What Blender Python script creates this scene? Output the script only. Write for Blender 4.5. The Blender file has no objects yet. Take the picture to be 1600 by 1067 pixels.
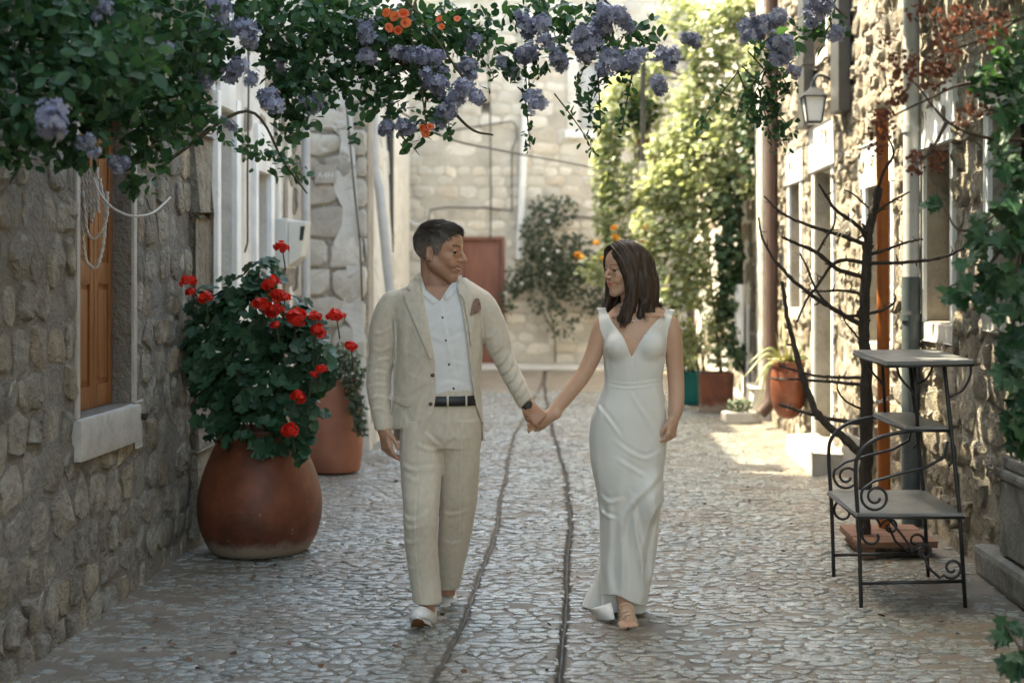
import bpy, bmesh, math, random
import numpy as np
from mathutils import Vector, Matrix, noise as mnoise
from mathutils.bvhtree import BVHTree

random.seed(7)
RNG = np.random.default_rng(11)
SC = bpy.context.scene
COL = SC.collection

# ---------------------------------------------------------------- camera
F_PX = 2222.0                       # focal length in photo pixels (50 mm on 36 mm)
VX, VY = 880.0, 430.0               # where the street's axis meets the horizon
CAM_H = 1.52
cam = bpy.data.cameras.new('camera')
cam.lens = 50.0
cam.sensor_width = 36.0
cam.shift_x = (800.0 - VX) / 1600.0
cam.shift_y = -(533.5 - VY) / 1600.0
cam.clip_start = 0.05
cam.clip_end = 500.0
cam.dof.use_dof = True
cam.dof.focus_distance = 6.3
cam.dof.aperture_fstop = 2.2
cam_ob = bpy.data.objects.new('camera', cam)
cam_ob.location = (0, 0, CAM_H)
cam_ob.rotation_euler = (math.radians(90), 0, 0)
COL.objects.link(cam_ob)
SC.camera = cam_ob

# ---------------------------------------------------------------- light
SUN_DIR = Vector((-0.72, 0.28, 1.36)).normalized()     # from the scene towards the sun
elev = math.asin(SUN_DIR.z)
world = bpy.data.worlds.new('World')
SC.world = world
world.use_nodes = True
wn = world.node_tree.nodes
wl = world.node_tree.links
wn.clear()
w_out = wn.new('ShaderNodeOutputWorld')
w_bg = wn.new('ShaderNodeBackground')
w_sky = wn.new('ShaderNodeTexSky')
w_sky.sky_type = 'NISHITA'
w_sky.sun_disc = False
w_sky.sun_elevation = elev
w_sky.sun_rotation = math.atan2(SUN_DIR.x, SUN_DIR.y)
w_sky.air_density = 1.0
w_sky.dust_density = 2.6
w_sky.ozone_density = 1.0
w_bg.inputs['Strength'].default_value = 0.15
wl.new(w_sky.outputs['Color'], w_bg.inputs['Color'])
wl.new(w_bg.outputs['Background'], w_out.inputs['Surface'])

sun = bpy.data.lights.new('sun', 'SUN')
sun.energy = 2.3
sun.angle = math.radians(0.53)
sun.color = (1.0, 0.94, 0.84)
sun_ob = bpy.data.objects.new('sun', sun)
sun_ob.rotation_euler = SUN_DIR.to_track_quat('Z', 'Y').to_euler()
sun_ob.location = (-6, 8, 14)
COL.objects.link(sun_ob)

SC.view_settings.view_transform = 'Standard'
SC.view_settings.look = 'None'
SC.view_settings.gamma = 1.0
SC.view_settings.use_white_balance = True        # camera balanced for open shade
SC.view_settings.white_balance_temperature = 8000
SC.view_settings.white_balance_tint = 2.0
SC.view_settings.exposure = 3.05
SC.render.engine = 'CYCLES'
SC.cycles.use_denoising = True
SC.cycles.max_bounces = 6
SC.cycles.diffuse_bounces = 4
SC.cycles.glossy_bounces = 3
SC.cycles.transmission_bounces = 3
SC.cycles.transparent_max_bounces = 6
SC.cycles.caustics_reflective = False
SC.cycles.caustics_refractive = False
SC.cycles.sample_clamp_indirect = 6.0
# ================================================================ helpers
def W(px, py, Y):
    """photo pixel + real depth in metres -> point of the place"""
    return Vector(((px - VX) * Y / F_PX, Y, CAM_H - (py - VY) * Y / F_PX))

def tag(o, label=None, cat=None, group=None, kind=None):
    if label: o['label'] = label
    if cat: o['category'] = cat
    if group: o['group'] = group
    if kind: o['kind'] = kind
    return o

def empty(name, loc=(0, 0, 0), parent=None):
    o = bpy.data.objects.new(name, None)
    o.empty_display_size = 0.1
    COL.objects.link(o)
    o.location = loc
    if parent is not None:
        o.parent = parent
        o.matrix_parent_inverse = Matrix.Translation(-wloc(parent))
    return o

def wloc(o):
    v = Vector(o.location)
    p = o.parent
    # parents only ever carry a translation and children are given in world space
    return v

def link(name, me, mat=None, parent=None, smooth=False):
    o = bpy.data.objects.new(name, me)
    COL.objects.link(o)
    if mat is not None and len(me.materials) == 0:
        me.materials.append(mat)
    if smooth:
        me.shade_smooth()
    if parent is not None:
        o.parent = parent
        o.matrix_parent_inverse = Matrix.Translation(-wloc(parent))
    return o

def mesh_arrays(name, verts, faces):
    """verts (N,3); faces: list of (M,k) int arrays"""
    me = bpy.data.meshes.new(name)
    verts = np.asarray(verts, np.float32)
    me.vertices.add(len(verts))
    me.vertices.foreach_set('co', verts.ravel())
    loops = np.concatenate([f.ravel() for f in faces]).astype(np.int32)
    tot = np.concatenate([np.full(len(f), f.shape[1], np.int32) for f in faces])
    start = np.concatenate([[0], np.cumsum(tot)[:-1]]).astype(np.int32)
    me.loops.add(len(loops))
    me.loops.foreach_set('vertex_index', loops)
    me.polygons.add(len(tot))
    me.polygons.foreach_set('loop_start', start)
    me.polygons.foreach_set('loop_total', tot)
    me.update(calc_edges=True)
    me.validate(verbose=False)
    return me

class MB:
    """collects shapes for ONE mesh"""
    def __init__(self):
        self.v, self.f, self.mi = [], [], []
        self.m = 0
    def add(self, vs, fs):
        n = len(self.v)
        self.v += [tuple(p) for p in vs]
        self.f += [tuple(i + n for i in q) for q in fs]
        self.mi += [self.m] * len(fs)
    def box(self, x0, x1, y0, y1, z0, z1, jit=0.0, bev=0.0):
        xs, ys, zs = sorted((x0, x1)), sorted((y0, y1)), sorted((z0, z1))
        if bev <= 0:
            vs = [(x, y, z) for z in zs for y in ys for x in xs]
            if jit:
                vs = [tuple(c + random.uniform(-jit, jit) for c in p) for p in vs]
            self.add(vs, [(0, 2, 3, 1), (4, 5, 7, 6), (0, 1, 5, 4), (2, 6, 7, 3), (0, 4, 6, 2), (1, 3, 7, 5)])
            return
        bm = bmesh.new()
        bmesh.ops.create_cube(bm, size=1.0)
        for v in bm.verts:
            v.co = Vector(((xs[0] + xs[1]) / 2 + v.co.x * (xs[1] - xs[0]) + random.uniform(-jit, jit),
                           (ys[0] + ys[1]) / 2 + v.co.y * (ys[1] - ys[0]) + random.uniform(-jit, jit),
                           (zs[0] + zs[1]) / 2 + v.co.z * (zs[1] - zs[0]) + random.uniform(-jit, jit)))
        bmesh.ops.bevel(bm, geom=list(bm.edges), offset=bev, segments=2, profile=0.6, affect='EDGES')
        bm.verts.index_update()
        self.add([v.co[:] for v in bm.verts], [[v.index for v in f.verts] for f in bm.faces])
        bm.free()
    def tube(self, pts, r, n=8, cap=True):
        pts = [Vector(p) for p in pts]
        rs = r if isinstance(r, (list, tuple)) else [r] * len(pts)
        rings = []
        up = Vector((0.13, 0.21, 0.97)).normalized()
        nprev = None
        for i, p in enumerate(pts):
            a = pts[max(i - 1, 0)]
            b = pts[min(i + 1, len(pts) - 1)]
            t = (b - a)
            if t.length < 1e-9: t = Vector((0, 0, 1))
            t.normalize()
            if nprev is None:
                nn = t.orthogonal().normalized()
            else:
                nn = (nprev - t * nprev.dot(t))
                nn = nn.normalized() if nn.length > 1e-6 else t.orthogonal().normalized()
            nprev = nn
            bb = t.cross(nn)
            rings.append([p + (nn * math.cos(q) + bb * math.sin(q)) * rs[i] for q in [2 * math.pi * k / n for k in range(n)]])
        vs = [v for rg in rings for v in rg]
        fs = []
        for i in range(len(rings) - 1):
            for k in range(n):
                a, b = i * n + k, i * n + (k + 1) % n
                fs.append((a, b, b + n, a + n))
        if cap:
            fs.append(tuple(range(n - 1, -1, -1)))
            fs.append(tuple((len(rings) - 1) * n + k for k in range(n)))
        self.add(vs, fs)
    def lathe(self, prof, c, n=40, cap_bot=True, cap_top=False, wob=0.0, sq=1.0):
        """prof: list of (r, z); about the vertical through c"""
        vs, fs = [], []
        for i, (r, z) in enumerate(prof):
            for k in range(n):
                q = 2 * math.pi * k / n
                rr = r * (1 + wob * math.sin(2 * q + z * 3.0) + wob * 0.6 * math.sin(3 * q + 1.3 - z * 5))
                vs.append((c[0] + rr * math.cos(q), c[1] + rr * math.sin(q) * sq, c[2] + z))
        for i in range(len(prof) - 1):
            for k in range(n):
                a, b = i * n + k, i * n + (k + 1) % n
                fs.append((a, b, b + n, a + n))
        if cap_bot: fs.append(tuple(range(n - 1, -1, -1)))
        if cap_top: fs.append(tuple((len(prof) - 1) * n + k for k in range(n)))
        self.add(vs, fs)
    def quad(self, a, b, c, d):
        self.add([a, b, c, d], [(0, 1, 2, 3)])
    def mesh(self, name):
        me = bpy.data.meshes.new(name)
        me.from_pydata(self.v, [], self.f)
        me.update()
        return me
    def build(self, name, mat, parent=None, smooth=False):
        return link(name, self.mesh(name), mat, parent, smooth)

def autosmooth(o, deg=35):
    me = o.data
    me.shade_smooth()
    me.set_sharp_from_angle(angle=math.radians(deg))
    return o

def spline(pts, n=8):
    """Catmull-Rom through the points (any dimension)"""
    P = [np.array(p, float) for p in pts]
    P = [2 * P[0] - P[1]] + P + [2 * P[-1] - P[-2]]
    out = []
    for i in range(1, len(P) - 2):
        for k in range(n):
            t = k / n
            a, b, c, d = P[i - 1], P[i], P[i + 1], P[i + 2]
            out.append(0.5 * (2 * b + (c - a) * t + (2 * a - 5 * b + 4 * c - d) * t * t + (3 * b - a - 3 * c + d) * t ** 3))
    out.append(P[-2])
    return out

# ---------------------------------------------------------------- materials
def nd(nt, typ, **kw):
    n = nt.nodes.new(typ)
    for k, v in kw.items(): setattr(n, k, v)
    return n

def ramp(nt, fac, stops):
    r = nd(nt, 'ShaderNodeValToRGB')
    el = r.color_ramp.elements
    while len(el) < len(stops): el.new(0.5)
    for e, (p, c) in zip(el, stops):
        e.position = p
        e.color = (c[0], c[1], c[2], 1) if hasattr(c, '__len__') else (c, c, c, 1)
    nt.links.new(fac, r.inputs[0])
    return r.outputs[0]

def mixc(nt, fac, a, b, mode='MIX'):
    m = nd(nt, 'ShaderNodeMix', data_type='RGBA', blend_type=mode)
    if isinstance(fac, (int, float)): m.inputs[0].default_value = fac
    else: nt.links.new(fac, m.inputs[0])
    for s, v in ((6, a), (7, b)):
        if isinstance(v, (tuple, list)): m.inputs[s].default_value = (v[0], v[1], v[2], 1)
        else: nt.links.new(v, m.inputs[s])
    return m.outputs[2]

def noise_tex(nt, vec, scale, detail=4.0, rough=0.55, dist=0.0):
    n = nd(nt, 'ShaderNodeTexNoise')
    n.inputs['Scale'].default_value = scale
    n.inputs['Detail'].default_value = detail
    n.inputs['Roughness'].default_value = rough
    n.inputs['Distortion'].default_value = dist
    nt.links.new(vec, n.inputs['Vector'])
    return n.outputs['Fac']

def mathn(nt, op, a, b=None, clamp=False):
    m = nd(nt, 'ShaderNodeMath', operation=op, use_clamp=clamp)
    for i, v in enumerate((a, b)):
        if v is None: continue
        if isinstance(v, (int, float)): m.inputs[i].default_value = v
        else: nt.links.new(v, m.inputs[i])
    return m.outputs[0]

def base_mat(name):
    m = bpy.data.materials.new(name)
    m.use_nodes = True
    nt = m.node_tree
    bs = nt.nodes['Principled BSDF']
    geo = nd(nt, 'ShaderNodeNewGeometry')
    return m, nt, bs, geo.outputs['Position'], geo

def mapped(nt, vec, sc):
    mp = nd(nt, 'ShaderNodeMapping')
    mp.inputs['Scale'].default_value = sc
    nt.links.new(vec, mp.inputs['Vector'])
    return mp.outputs[0]

def surf(name, stops, scale=6.0, rough=0.8, bump=0.3, bscale=40.0, bdist=0.01, rand=0.0, rand_cols=None, stretch=None,
         spots=None, metallic=0.0, spec=0.4, detail=5.0, rough_var=0.0, island=False, sheen=0.0):
    """generic procedural surface: colour ramp over noise, per-piece variation, stains, fine relief"""
    m, nt, bs, pos, geo = base_mat(name)
    vec = mapped(nt, pos, stretch) if stretch else pos
    n1 = noise_tex(nt, vec, scale, detail, 0.6)
    col = ramp(nt, n1, stops)
    if rand or rand_cols:
        oi = nd(nt, 'ShaderNodeObjectInfo')
        rv = oi.outputs['Random']
        if island:
            rv = mathn(nt, 'FRACT', mathn(nt, 'ADD', rv, geo.outputs['Random Per Island']))
        if rand_cols:
            k = len(rand_cols)
            tint = ramp(nt, rv, [(i / max(k - 1, 1), c) for i, c in enumerate(rand_cols)])
            col = mixc(nt, 1.0, col, tint, 'MULTIPLY')
        if rand:
            v = mathn(nt, 'MULTIPLY_ADD', mathn(nt, 'FRACT', mathn(nt, 'MULTIPLY', rv, 7.31)), 2 * rand)
            v.node.inputs[2].default_value = 1 - rand
            hs = nd(nt, 'ShaderNodeHueSaturation')
            nt.links.new(col, hs.inputs['Color'])
            nt.links.new(v, hs.inputs['Value'])
            col = hs.outputs[0]
    if spots:
        for (sc, lo, hi, c) in spots:
            f = ramp(nt, noise_tex(nt, pos, sc, 6.0, 0.65, 0.4), [(lo, 0.0), (hi, 1.0)])
            col = mixc(nt, f, col, c)
    nt.links.new(col, bs.inputs['Base Color'])
    bs.inputs['Roughness'].default_value = rough
    if rough_var:
        r = ramp(nt, noise_tex(nt, pos, scale * 2.3, 4.0), [(0.3, max(rough - rough_var, 0.03)), (0.7, min(rough + rough_var, 1.0))])
        nt.links.new(r, bs.inputs['Roughness'])
    bs.inputs['Metallic'].default_value = metallic
    bs.inputs['Specular IOR Level'].default_value = spec
    if sheen:
        bs.inputs['Sheen Weight'].default_value = sheen
    if bump:
        b = nd(nt, 'ShaderNodeBump')
        b.inputs['Strength'].default_value = bump
        b.inputs['Distance'].default_value = bdist
        h = mathn(nt, 'ADD', noise_tex(nt, vec, bscale, 6.0, 0.65), mathn(nt, 'MULTIPLY', noise_tex(nt, vec, bscale * 0.27, 3.0), 1.4))
        nt.links.new(h, b.inputs['Height'])
        nt.links.new(b.outputs[0], bs.inputs['Normal'])
    return m

def leaf_mat(name, c1, c2, rough=0.45, trans=0.35, tcol=None, rand=0.35, spec=0.4):
    m, nt, bs, pos, geo = base_mat(name)
    oi = nd(nt, 'ShaderNodeObjectInfo')
    rv = mathn(nt, 'FRACT', mathn(nt, 'ADD', oi.outputs['Random'], geo.outputs['Random Per Island']))
    col = ramp(nt, rv, [(0.0, c1), (0.6, c2), (1.0, tuple(min(1, x * 1.25) for x in c2))])
    nt.links.new(col, bs.inputs['Base Color'])
    bs.inputs['Roughness'].default_value = rough
    bs.inputs['Specular IOR Level'].default_value = spec
    if trans > 0:
        tr = nd(nt, 'ShaderNodeBsdfTranslucent')
        tc = mixc(nt, 1.0, col, tcol or (1.6, 1.5, 0.7), 'MULTIPLY')
        nt.links.new(tc, tr.inputs['Color'])
        mx = nd(nt, 'ShaderNodeMixShader')
        mx.inputs[0].default_value = trans
        nt.links.new(bs.outputs[0], mx.inputs[1])
        nt.links.new(tr.outputs[0], mx.inputs[2])
        out = nt.nodes['Material Output']
        nt.links.new(mx.outputs[0], out.inputs['Surface'])
    return m

# ---------------------------------------------------------------- scattered copies in one mesh
def rot_mats(n, dirs=None, spread=1.0, rng=RNG):
    """random frames (N,3,3): columns = side, along, normal.  dirs: preferred normal (3,) or (N,3)"""
    nrm = rng.normal(size=(n, 3))
    nrm /= np.linalg.norm(nrm, axis=1)[:, None]
    if dirs is not None:
        nrm = np.asarray(dirs, float) + nrm * spread
        nrm /= np.linalg.norm(nrm, axis=1)[:, None]
    r = rng.normal(size=(n, 3))
    al = r - nrm * (r * nrm).sum(1)[:, None]
    al /= np.linalg.norm(al, axis=1)[:, None]
    sd = np.cross(al, nrm)
    return np.stack([sd, al, nrm], axis=2)

def scatter(name, tv, tf, pos, rots, scl):
    """template verts (V,3) + faces list of index tuples, N placements -> one mesh"""
    tv = np.asarray(tv, float)
    pos = np.asarray(pos, float)
    N, V = len(pos), len(tv)
    scl = np.asarray(scl, float)
    if scl.ndim == 1: scl = scl[:, None] * np.ones((1, 3))
    vs = np.einsum('nij,nvj->nvi', rots, tv[None] * scl[:, None, :]) + pos[:, None, :]
    byk = {}
    for f in tf: byk.setdefault(len(f), []).append(f)
    faces = []
    off = (np.arange(N) * V)[:, None, None]
    for k, fl in byk.items():
        faces.append((np.array(fl)[None] + off).reshape(-1, k))
    return mesh_arrays(name, vs.reshape(-1, 3), faces)

def leaf_ovate(w=0.42, fold=0.10, droop=0.12):
    v = [(0, 0, 0), (0, 0.5, -fold), (0, 1, -droop), (-w * .75, .22, 0.02), (-w, .5, 0.0), (-w * .6, .8, -droop * .6),
         (w * .75, .22, 0.02), (w, .5, 0.0), (w * .6, .8, -droop * .6)]
    f = [(0, 1, 4, 3), (1, 2, 5, 4), (0, 6, 7, 1), (1, 7, 8, 2)]
    return v, f

def leaf_round(n=14, scal=0.10, cup=0.10):
    """geranium: round, scalloped, notched at the stalk"""
    v = [(0, 0.12, -cup)]
    for k in range(n):
        q = -math.pi / 2 + 0.32 + (2 * math.pi - 0.64) * k / (n - 1)
        r = 0.5 * (1 + (scal if k % 2 else -scal))
        v.append((r * math.cos(q) * 1.08, 0.12 + r * math.sin(q), random.uniform(-.05, .05)))
    f = [(0, k, k + 1) for k in range(1, n)]
    return v, f

def leaf_lobed():
    """vine leaf with five lobes"""
    pts = [(0.06, -0.05), (0.34, -0.10), (0.30, 0.12), (0.58, 0.30), (0.30, 0.48), (0.26, 0.72), (0.10, 0.74), (0, 1.0)]
    full = pts + [(-x, y) for x, y in reversed(pts[:-1])]
    v = [(0, 0.3, -0.07)] + [(x, y, -0.16 * abs(x) - 0.10 * max(y - .5, 0)) for x, y in full]
    n = len(full)
    f = [(0, 1 + k, 1 + (k + 1) % n) for k in range(n)]
    return v, f

# ---------------------------------------------------------------- implicit surfaces (people, cloth)
class Field:
    def __init__(self, xs, ys, zs):
        self.xs, self.ys, self.zs = [np.asarray(a, np.float32) for a in (xs, ys, zs)]
        self.F = np.full((len(xs), len(ys), len(zs)), 0.6, np.float32)
    def block(self, lo, hi):
        s = []
        for a, l, h in zip((self.xs, self.ys, self.zs), lo, hi):
            i0 = max(int(np.searchsorted(a, l)) - 1, 0)
            i1 = min(int(np.searchsorted(a, h)) + 1, len(a))
            s.append(slice(i0, max(i1, i0)))
        return tuple(s)
    def coords(self, b):
        return (self.xs[b[0]][:, None, None], self.ys[b[1]][None, :, None], self.zs[b[2]][None, None, :])
    def add(self, fn, lo, hi, k=0.01):
        b = self.block(np.array(lo) - k - .02, np.array(hi) + k + .02)
        A = self.F[b]
        if A.size == 0: return
        D = fn(*self.coords(b)).astype(np.float32)
        h = np.clip(0.5 + 0.5 * (D - A) / k, 0, 1)
        self.F[b] = D + (A - D) * h - k * h * (1 - h)
    def sub(self, fn, lo, hi, k=0.004):
        b = self.block(np.array(lo) - k - .02, np.array(hi) + k + .02)
        A = self.F[b]
        if A.size == 0: return
        D = -fn(*self.coords(b)).astype(np.float32)
        h = np.clip(0.5 - 0.5 * (D - A) / k, 0, 1)
        self.F[b] = D + (A - D) * h + k * h * (1 - h)
    def cone(self, a, ra, b, rb, k=0.01, sub=False):
        a, b = np.array(a, float), np.array(b, float)
        ab = b - a
        L = float(ab @ ab) + 1e-12
        def fn(X, Y, Z):
            t = np.clip(((X - a[0]) * ab[0] + (Y - a[1]) * ab[1] + (Z - a[2]) * ab[2]) / L, 0, 1)
            return np.sqrt((X - a[0] - t * ab[0]) ** 2 + (Y - a[1] - t * ab[1]) ** 2 + (Z - a[2] - t * ab[2]) ** 2) - (ra + (rb - ra) * t)
        r = max(ra, rb)
        (self.sub if sub else self.add)(fn, np.minimum(a, b) - r, np.maximum(a, b) + r, k)
    def chain(self, pts, k=0.01, n=5):
        """pts: (x,y,z,r) smoothed through"""
        sp = spline(pts, n)
        for p, q in zip(sp[:-1], sp[1:]):
            self.cone(p[:3], p[3], q[:3], q[3], k)
    def ell(self, c, r, R=None, k=0.01, sub=False):
        c = np.array(c, float)
        r = np.array(r, float)
        M = np.eye(3) if R is None else np.array(R)          # columns = local axes
        def fn(X, Y, Z):
            dx, dy, dz = X - c[0], Y - c[1], Z - c[2]
            q = [(dx * M[0, i] + dy * M[1, i] + dz * M[2, i]) for i in range(3)]
            k0 = np.sqrt(sum((q[i] / r[i]) ** 2 for i in range(3)))
            k1 = np.sqrt(sum((q[i] / r[i] ** 2) ** 2 for i in range(3)))
            return k0 * (k0 - 1) / np.maximum(k1, 1e-6)
        m = float(r.max())
        (self.sub if sub else self.add)(fn, c - m, c + m, k)
    def loft(self, rows, k=0.01, off=0.0, n=2.4, yaw=0.0):
        """rows: (z, cx, cy, a, b) sorted or not; horizontal superellipse sections"""
        fn = loft_fn(rows, off, n, yaw)
        R = np.array(rows)
        m = R[:, 3:5].max() + abs(off)
        self.add(fn, (R[:, 1].min() - m, R[:, 2].min() - m, R[:, 0].min() - .03), (R[:, 1].max() + m, R[:, 2].max() + m, R[:, 0].max() + .03), k)
    def displace(self, fn, band=0.035):
        m = np.abs(self.F) < band
        i, j, k = np.nonzero(m)
        self.F[m] += fn(self.xs[i], self.ys[j], self.zs[k]).astype(np.float32)
    def mesh(self, name, smooth_it=1):
        v, q = surface_nets(self.F, self.xs, self.ys, self.zs)
        for _ in range(smooth_it):
            v = relax(v, q)
        me = mesh_arrays(name, v, [q])
        me.shade_smooth()
        return me, v

def loft_fn(rows, off=0.0, n=2.4, yaw=0.0):
    R = np.array(sorted(rows), float)
    cs, sn = math.cos(yaw), math.sin(yaw)
    def fn(X, Y, Z):
        zz = np.clip(Z, R[0, 0], R[-1, 0])
        cx, cy, a, b = [smooth_interp(zz, R[:, 0], R[:, i]) for i in range(1, 5)]
        dx, dy = X - cx, Y - cy
        if yaw:
            dx, dy = dx * cs + dy * sn, -dx * sn + dy * cs
        rho = (np.abs(dx / a) ** n + np.abs(dy / b) ** n) ** (1.0 / n)
        Rr = np.sqrt(dx * dx + dy * dy)
        small = rho < 0.15
        d = Rr - Rr / np.maximum(rho, 0.15)
        d = np.where(small, -np.minimum(a, b) * 0.85, d) - off
        oz = np.maximum(R[0, 0] - Z, Z - R[-1, 0])
        return np.where(oz > 0, np.sqrt(np.maximum(d, 0) ** 2 + oz ** 2) + np.minimum(d, 0) * 0, np.maximum(d, oz))
    return fn

def smooth_interp(z, zs, vs):
    """monotone-ish smooth interpolation: linear over a pre-smoothed dense table"""
    t = np.linspace(zs[0], zs[-1], 240)
    v = np.interp(t, zs, vs)
    ker = np.hanning(17); ker /= ker.sum()
    vp = np.concatenate([np.full(8, v[0]), v, np.full(8, v[-1])])
    v = np.convolve(vp, ker, mode='valid')
    return np.interp(z, t, v)

def poly_sd(P, X, Z):
    """signed distance to polygon P [(x,z)] for broadcast arrays X,Z (negative inside)"""
    P = np.array(P, float)
    d = np.full(np.broadcast(X, Z).shape, 1e9)
    s = np.ones(d.shape)
    n = len(P)
    for i in range(n):
        a, b = P[i], P[i - 1]
        e = b - a
        wx, wz = X - a[0], Z - a[1]
        t = np.clip((wx * e[0] + wz * e[1]) / (e @ e + 1e-12), 0, 1)
        d = np.minimum(d, (wx - e[0] * t) ** 2 + (wz - e[1] * t) ** 2)
        c1, c2, c3 = Z >= a[1], Z < b[1], e[0] * wz > e[1] * wx
        flip = (c1 & c2 & c3) | (~c1 & ~c2 & ~c3)
        s = np.where(flip, -s, s)
    return s * np.sqrt(d)

def surface_nets(F, xs, ys, zs):
    nx, ny, nz = F.shape
    ins = F < 0
    cells_l, px_l = [], []
    quads_raw = []
    def lin(i, j, k): return (i * (ny - 1) + j) * (nz - 1) + k
    for ax in range(3):
        sl0 = [slice(None)] * 3; sl1 = [slice(None)] * 3
        sl0[ax] = slice(0, -1); sl1[ax] = slice(1, None)
        a, b = ins[tuple(sl0)], ins[tuple(sl1)]
        I = np.nonzero(a != b)
        i, j, k = I
        f0 = F[tuple(sl0)][I]; f1 = F[tuple(sl1)][I]
        t = f0 / (f0 - f1)
        p = np.stack([xs[i], ys[j], zs[k]], 1)
        g = (xs, ys, zs)[ax]
        ii = I[ax]
        p[:, ax] = g[ii] + t * (g[ii + 1] - g[ii])
        o1, o2 = [(1, 2), (2, 0), (0, 1)][ax]
        ids = []
        ok = np.ones(len(i), bool)
        for (d1, d2) in ((0, 0), (-1, 0), (-1, -1), (0, -1)):
            c = [i.copy(), j.copy(), k.copy()]
            c[o1] = c[o1] + d1; c[o2] = c[o2] + d2
            val = (c[0] >= 0) & (c[1] >= 0) & (c[2] >= 0) & (c[0] < nx - 1) & (c[1] < ny - 1) & (c[2] < nz - 1)
            L = lin(*c)
            cells_l.append(L[val]); px_l.append(p[val])
            ids.append(L); ok &= val
        q = np.stack(ids, 1)[ok]
        fl = a[I][ok]
        q[~fl] = q[~fl][:, ::-1]
        quads_raw.append(q)
    cells = np.concatenate(cells_l); P = np.concatenate(px_l)
    u, inv = np.unique(cells, return_inverse=True)
    cnt = np.bincount(inv)
    v = np.stack([np.bincount(inv, P[:, a]) / cnt for a in range(3)], 1)
    q = np.searchsorted(u, np.concatenate(quads_raw))
    return v, q

def relax(v, q, lam=0.5):
    n = len(v)
    acc = np.zeros((n, 3)); c = np.zeros(n)
    for a in range(4):
        b = (a + 1) % 4
        for x, y in ((a, b), (b, a)):
            for d in range(3):
                acc[:, d] += np.bincount(q[:, x], v[q[:, y], d], n)
            c += np.bincount(q[:, x], minlength=n)
    return v + lam * (acc / np.maximum(c, 1)[:, None] - v)

def pnoise(x, y, z, s, seed=0.0):
    """cheap smooth noise from sines, about -1..1"""
    return (np.sin(x * s * 1.0 + 1.7 * np.sin(y * s * .8 + seed) + seed * 3.1) * np.sin(y * s * 1.13 + 1.3 * np.sin(z * s * .7 + seed * 2) + 2.2)
            + np.sin(z * s * .93 + 1.5 * np.sin(x * s * .9 + 4.0 + seed) + seed) * np.sin((x + y) * s * .71 + seed * 5.0)) * 0.6

def set_attr(me, name, cols):
    a = me.color_attributes.new(name, 'FLOAT_COLOR', 'POINT')
    c = np.ones((len(me.vertices), 4), np.float32)
    c[:, :3] = cols
    a.data.foreach_set('color', c.ravel())

def patch(name, outline, bvh, mat, parent, thick=0.004, lift=0.002, step=0.006, dirv=(0, 1, 0), y0=4.0, smooth=True):
    """piece of cloth cut to an outline (world x,z) that lies on the surface below it, seen from the front"""
    from mathutils.geometry import delaunay_2d_cdt
    P = [np.array(q, float) for q in outline]
    B = []
    for i in range(len(P)):
        a, b = P[i - 1], P[i]
        k = max(1, int(np.linalg.norm(b - a) / step))
        B += [a + (b - a) * j / k for j in range(k)]
    pts = [Vector((b[0], b[1])) for b in B]
    nb = len(pts)
    A = np.array(B)
    xs = np.arange(A[:, 0].min(), A[:, 0].max(), step); zs = np.arange(A[:, 1].min(), A[:, 1].max(), step)
    sd = poly_sd(A, xs[:, None], zs[None, :])
    pts += [Vector((xs[i], zs[k])) for i in range(len(xs)) for k in range(len(zs)) if sd[i, k] < -step * .55]
    r = delaunay_2d_cdt(pts, [(i, (i + 1) % nb) for i in range(nb)], [list(range(nb))], 1, 1e-6)
    V2, F2 = r[0], r[2]
    ys = []
    for q in V2:
        hit = bvh.ray_cast(Vector((q[0], y0, q[1])), Vector(dirv), 6.0)
        ys.append(hit[0].y if hit[0] is not None else None)
    known = [(i, y) for i, y in enumerate(ys) if y is not None]
    if not known: return None
    for i, y in enumerate(ys):
        if y is None:
            ys[i] = min(known, key=lambda t: (V2[t[0]] - V2[i]).length)[1]
    bm = bmesh.new()
    vv = [bm.verts.new((q[0], y - lift - thick, q[1])) for q, y in zip(V2, ys)]
    for f in F2:
        try: bm.faces.new([vv[i] for i in f])
        except ValueError: pass
    for _ in range(3):
        bmesh.ops.smooth_vert(bm, verts=bm.verts, factor=0.5, use_axis_y=True, use_axis_x=False, use_axis_z=False)
    bmesh.ops.recalc_face_normals(bm, faces=bm.faces)
    ret = bmesh.ops.extrude_face_region(bm, geom=list(bm.faces))
    for e in ret['geom']:
        if isinstance(e, bmesh.types.BMVert): e.co.y += thick + lift
    bmesh.ops.recalc_face_normals(bm, faces=bm.faces)
    me = bpy.data.meshes.new(name)
    bm.to_mesh(me); bm.free()
    o = link(name, me, mat, parent)
    if smooth: autosmooth(o, 50)
    return o
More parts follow.
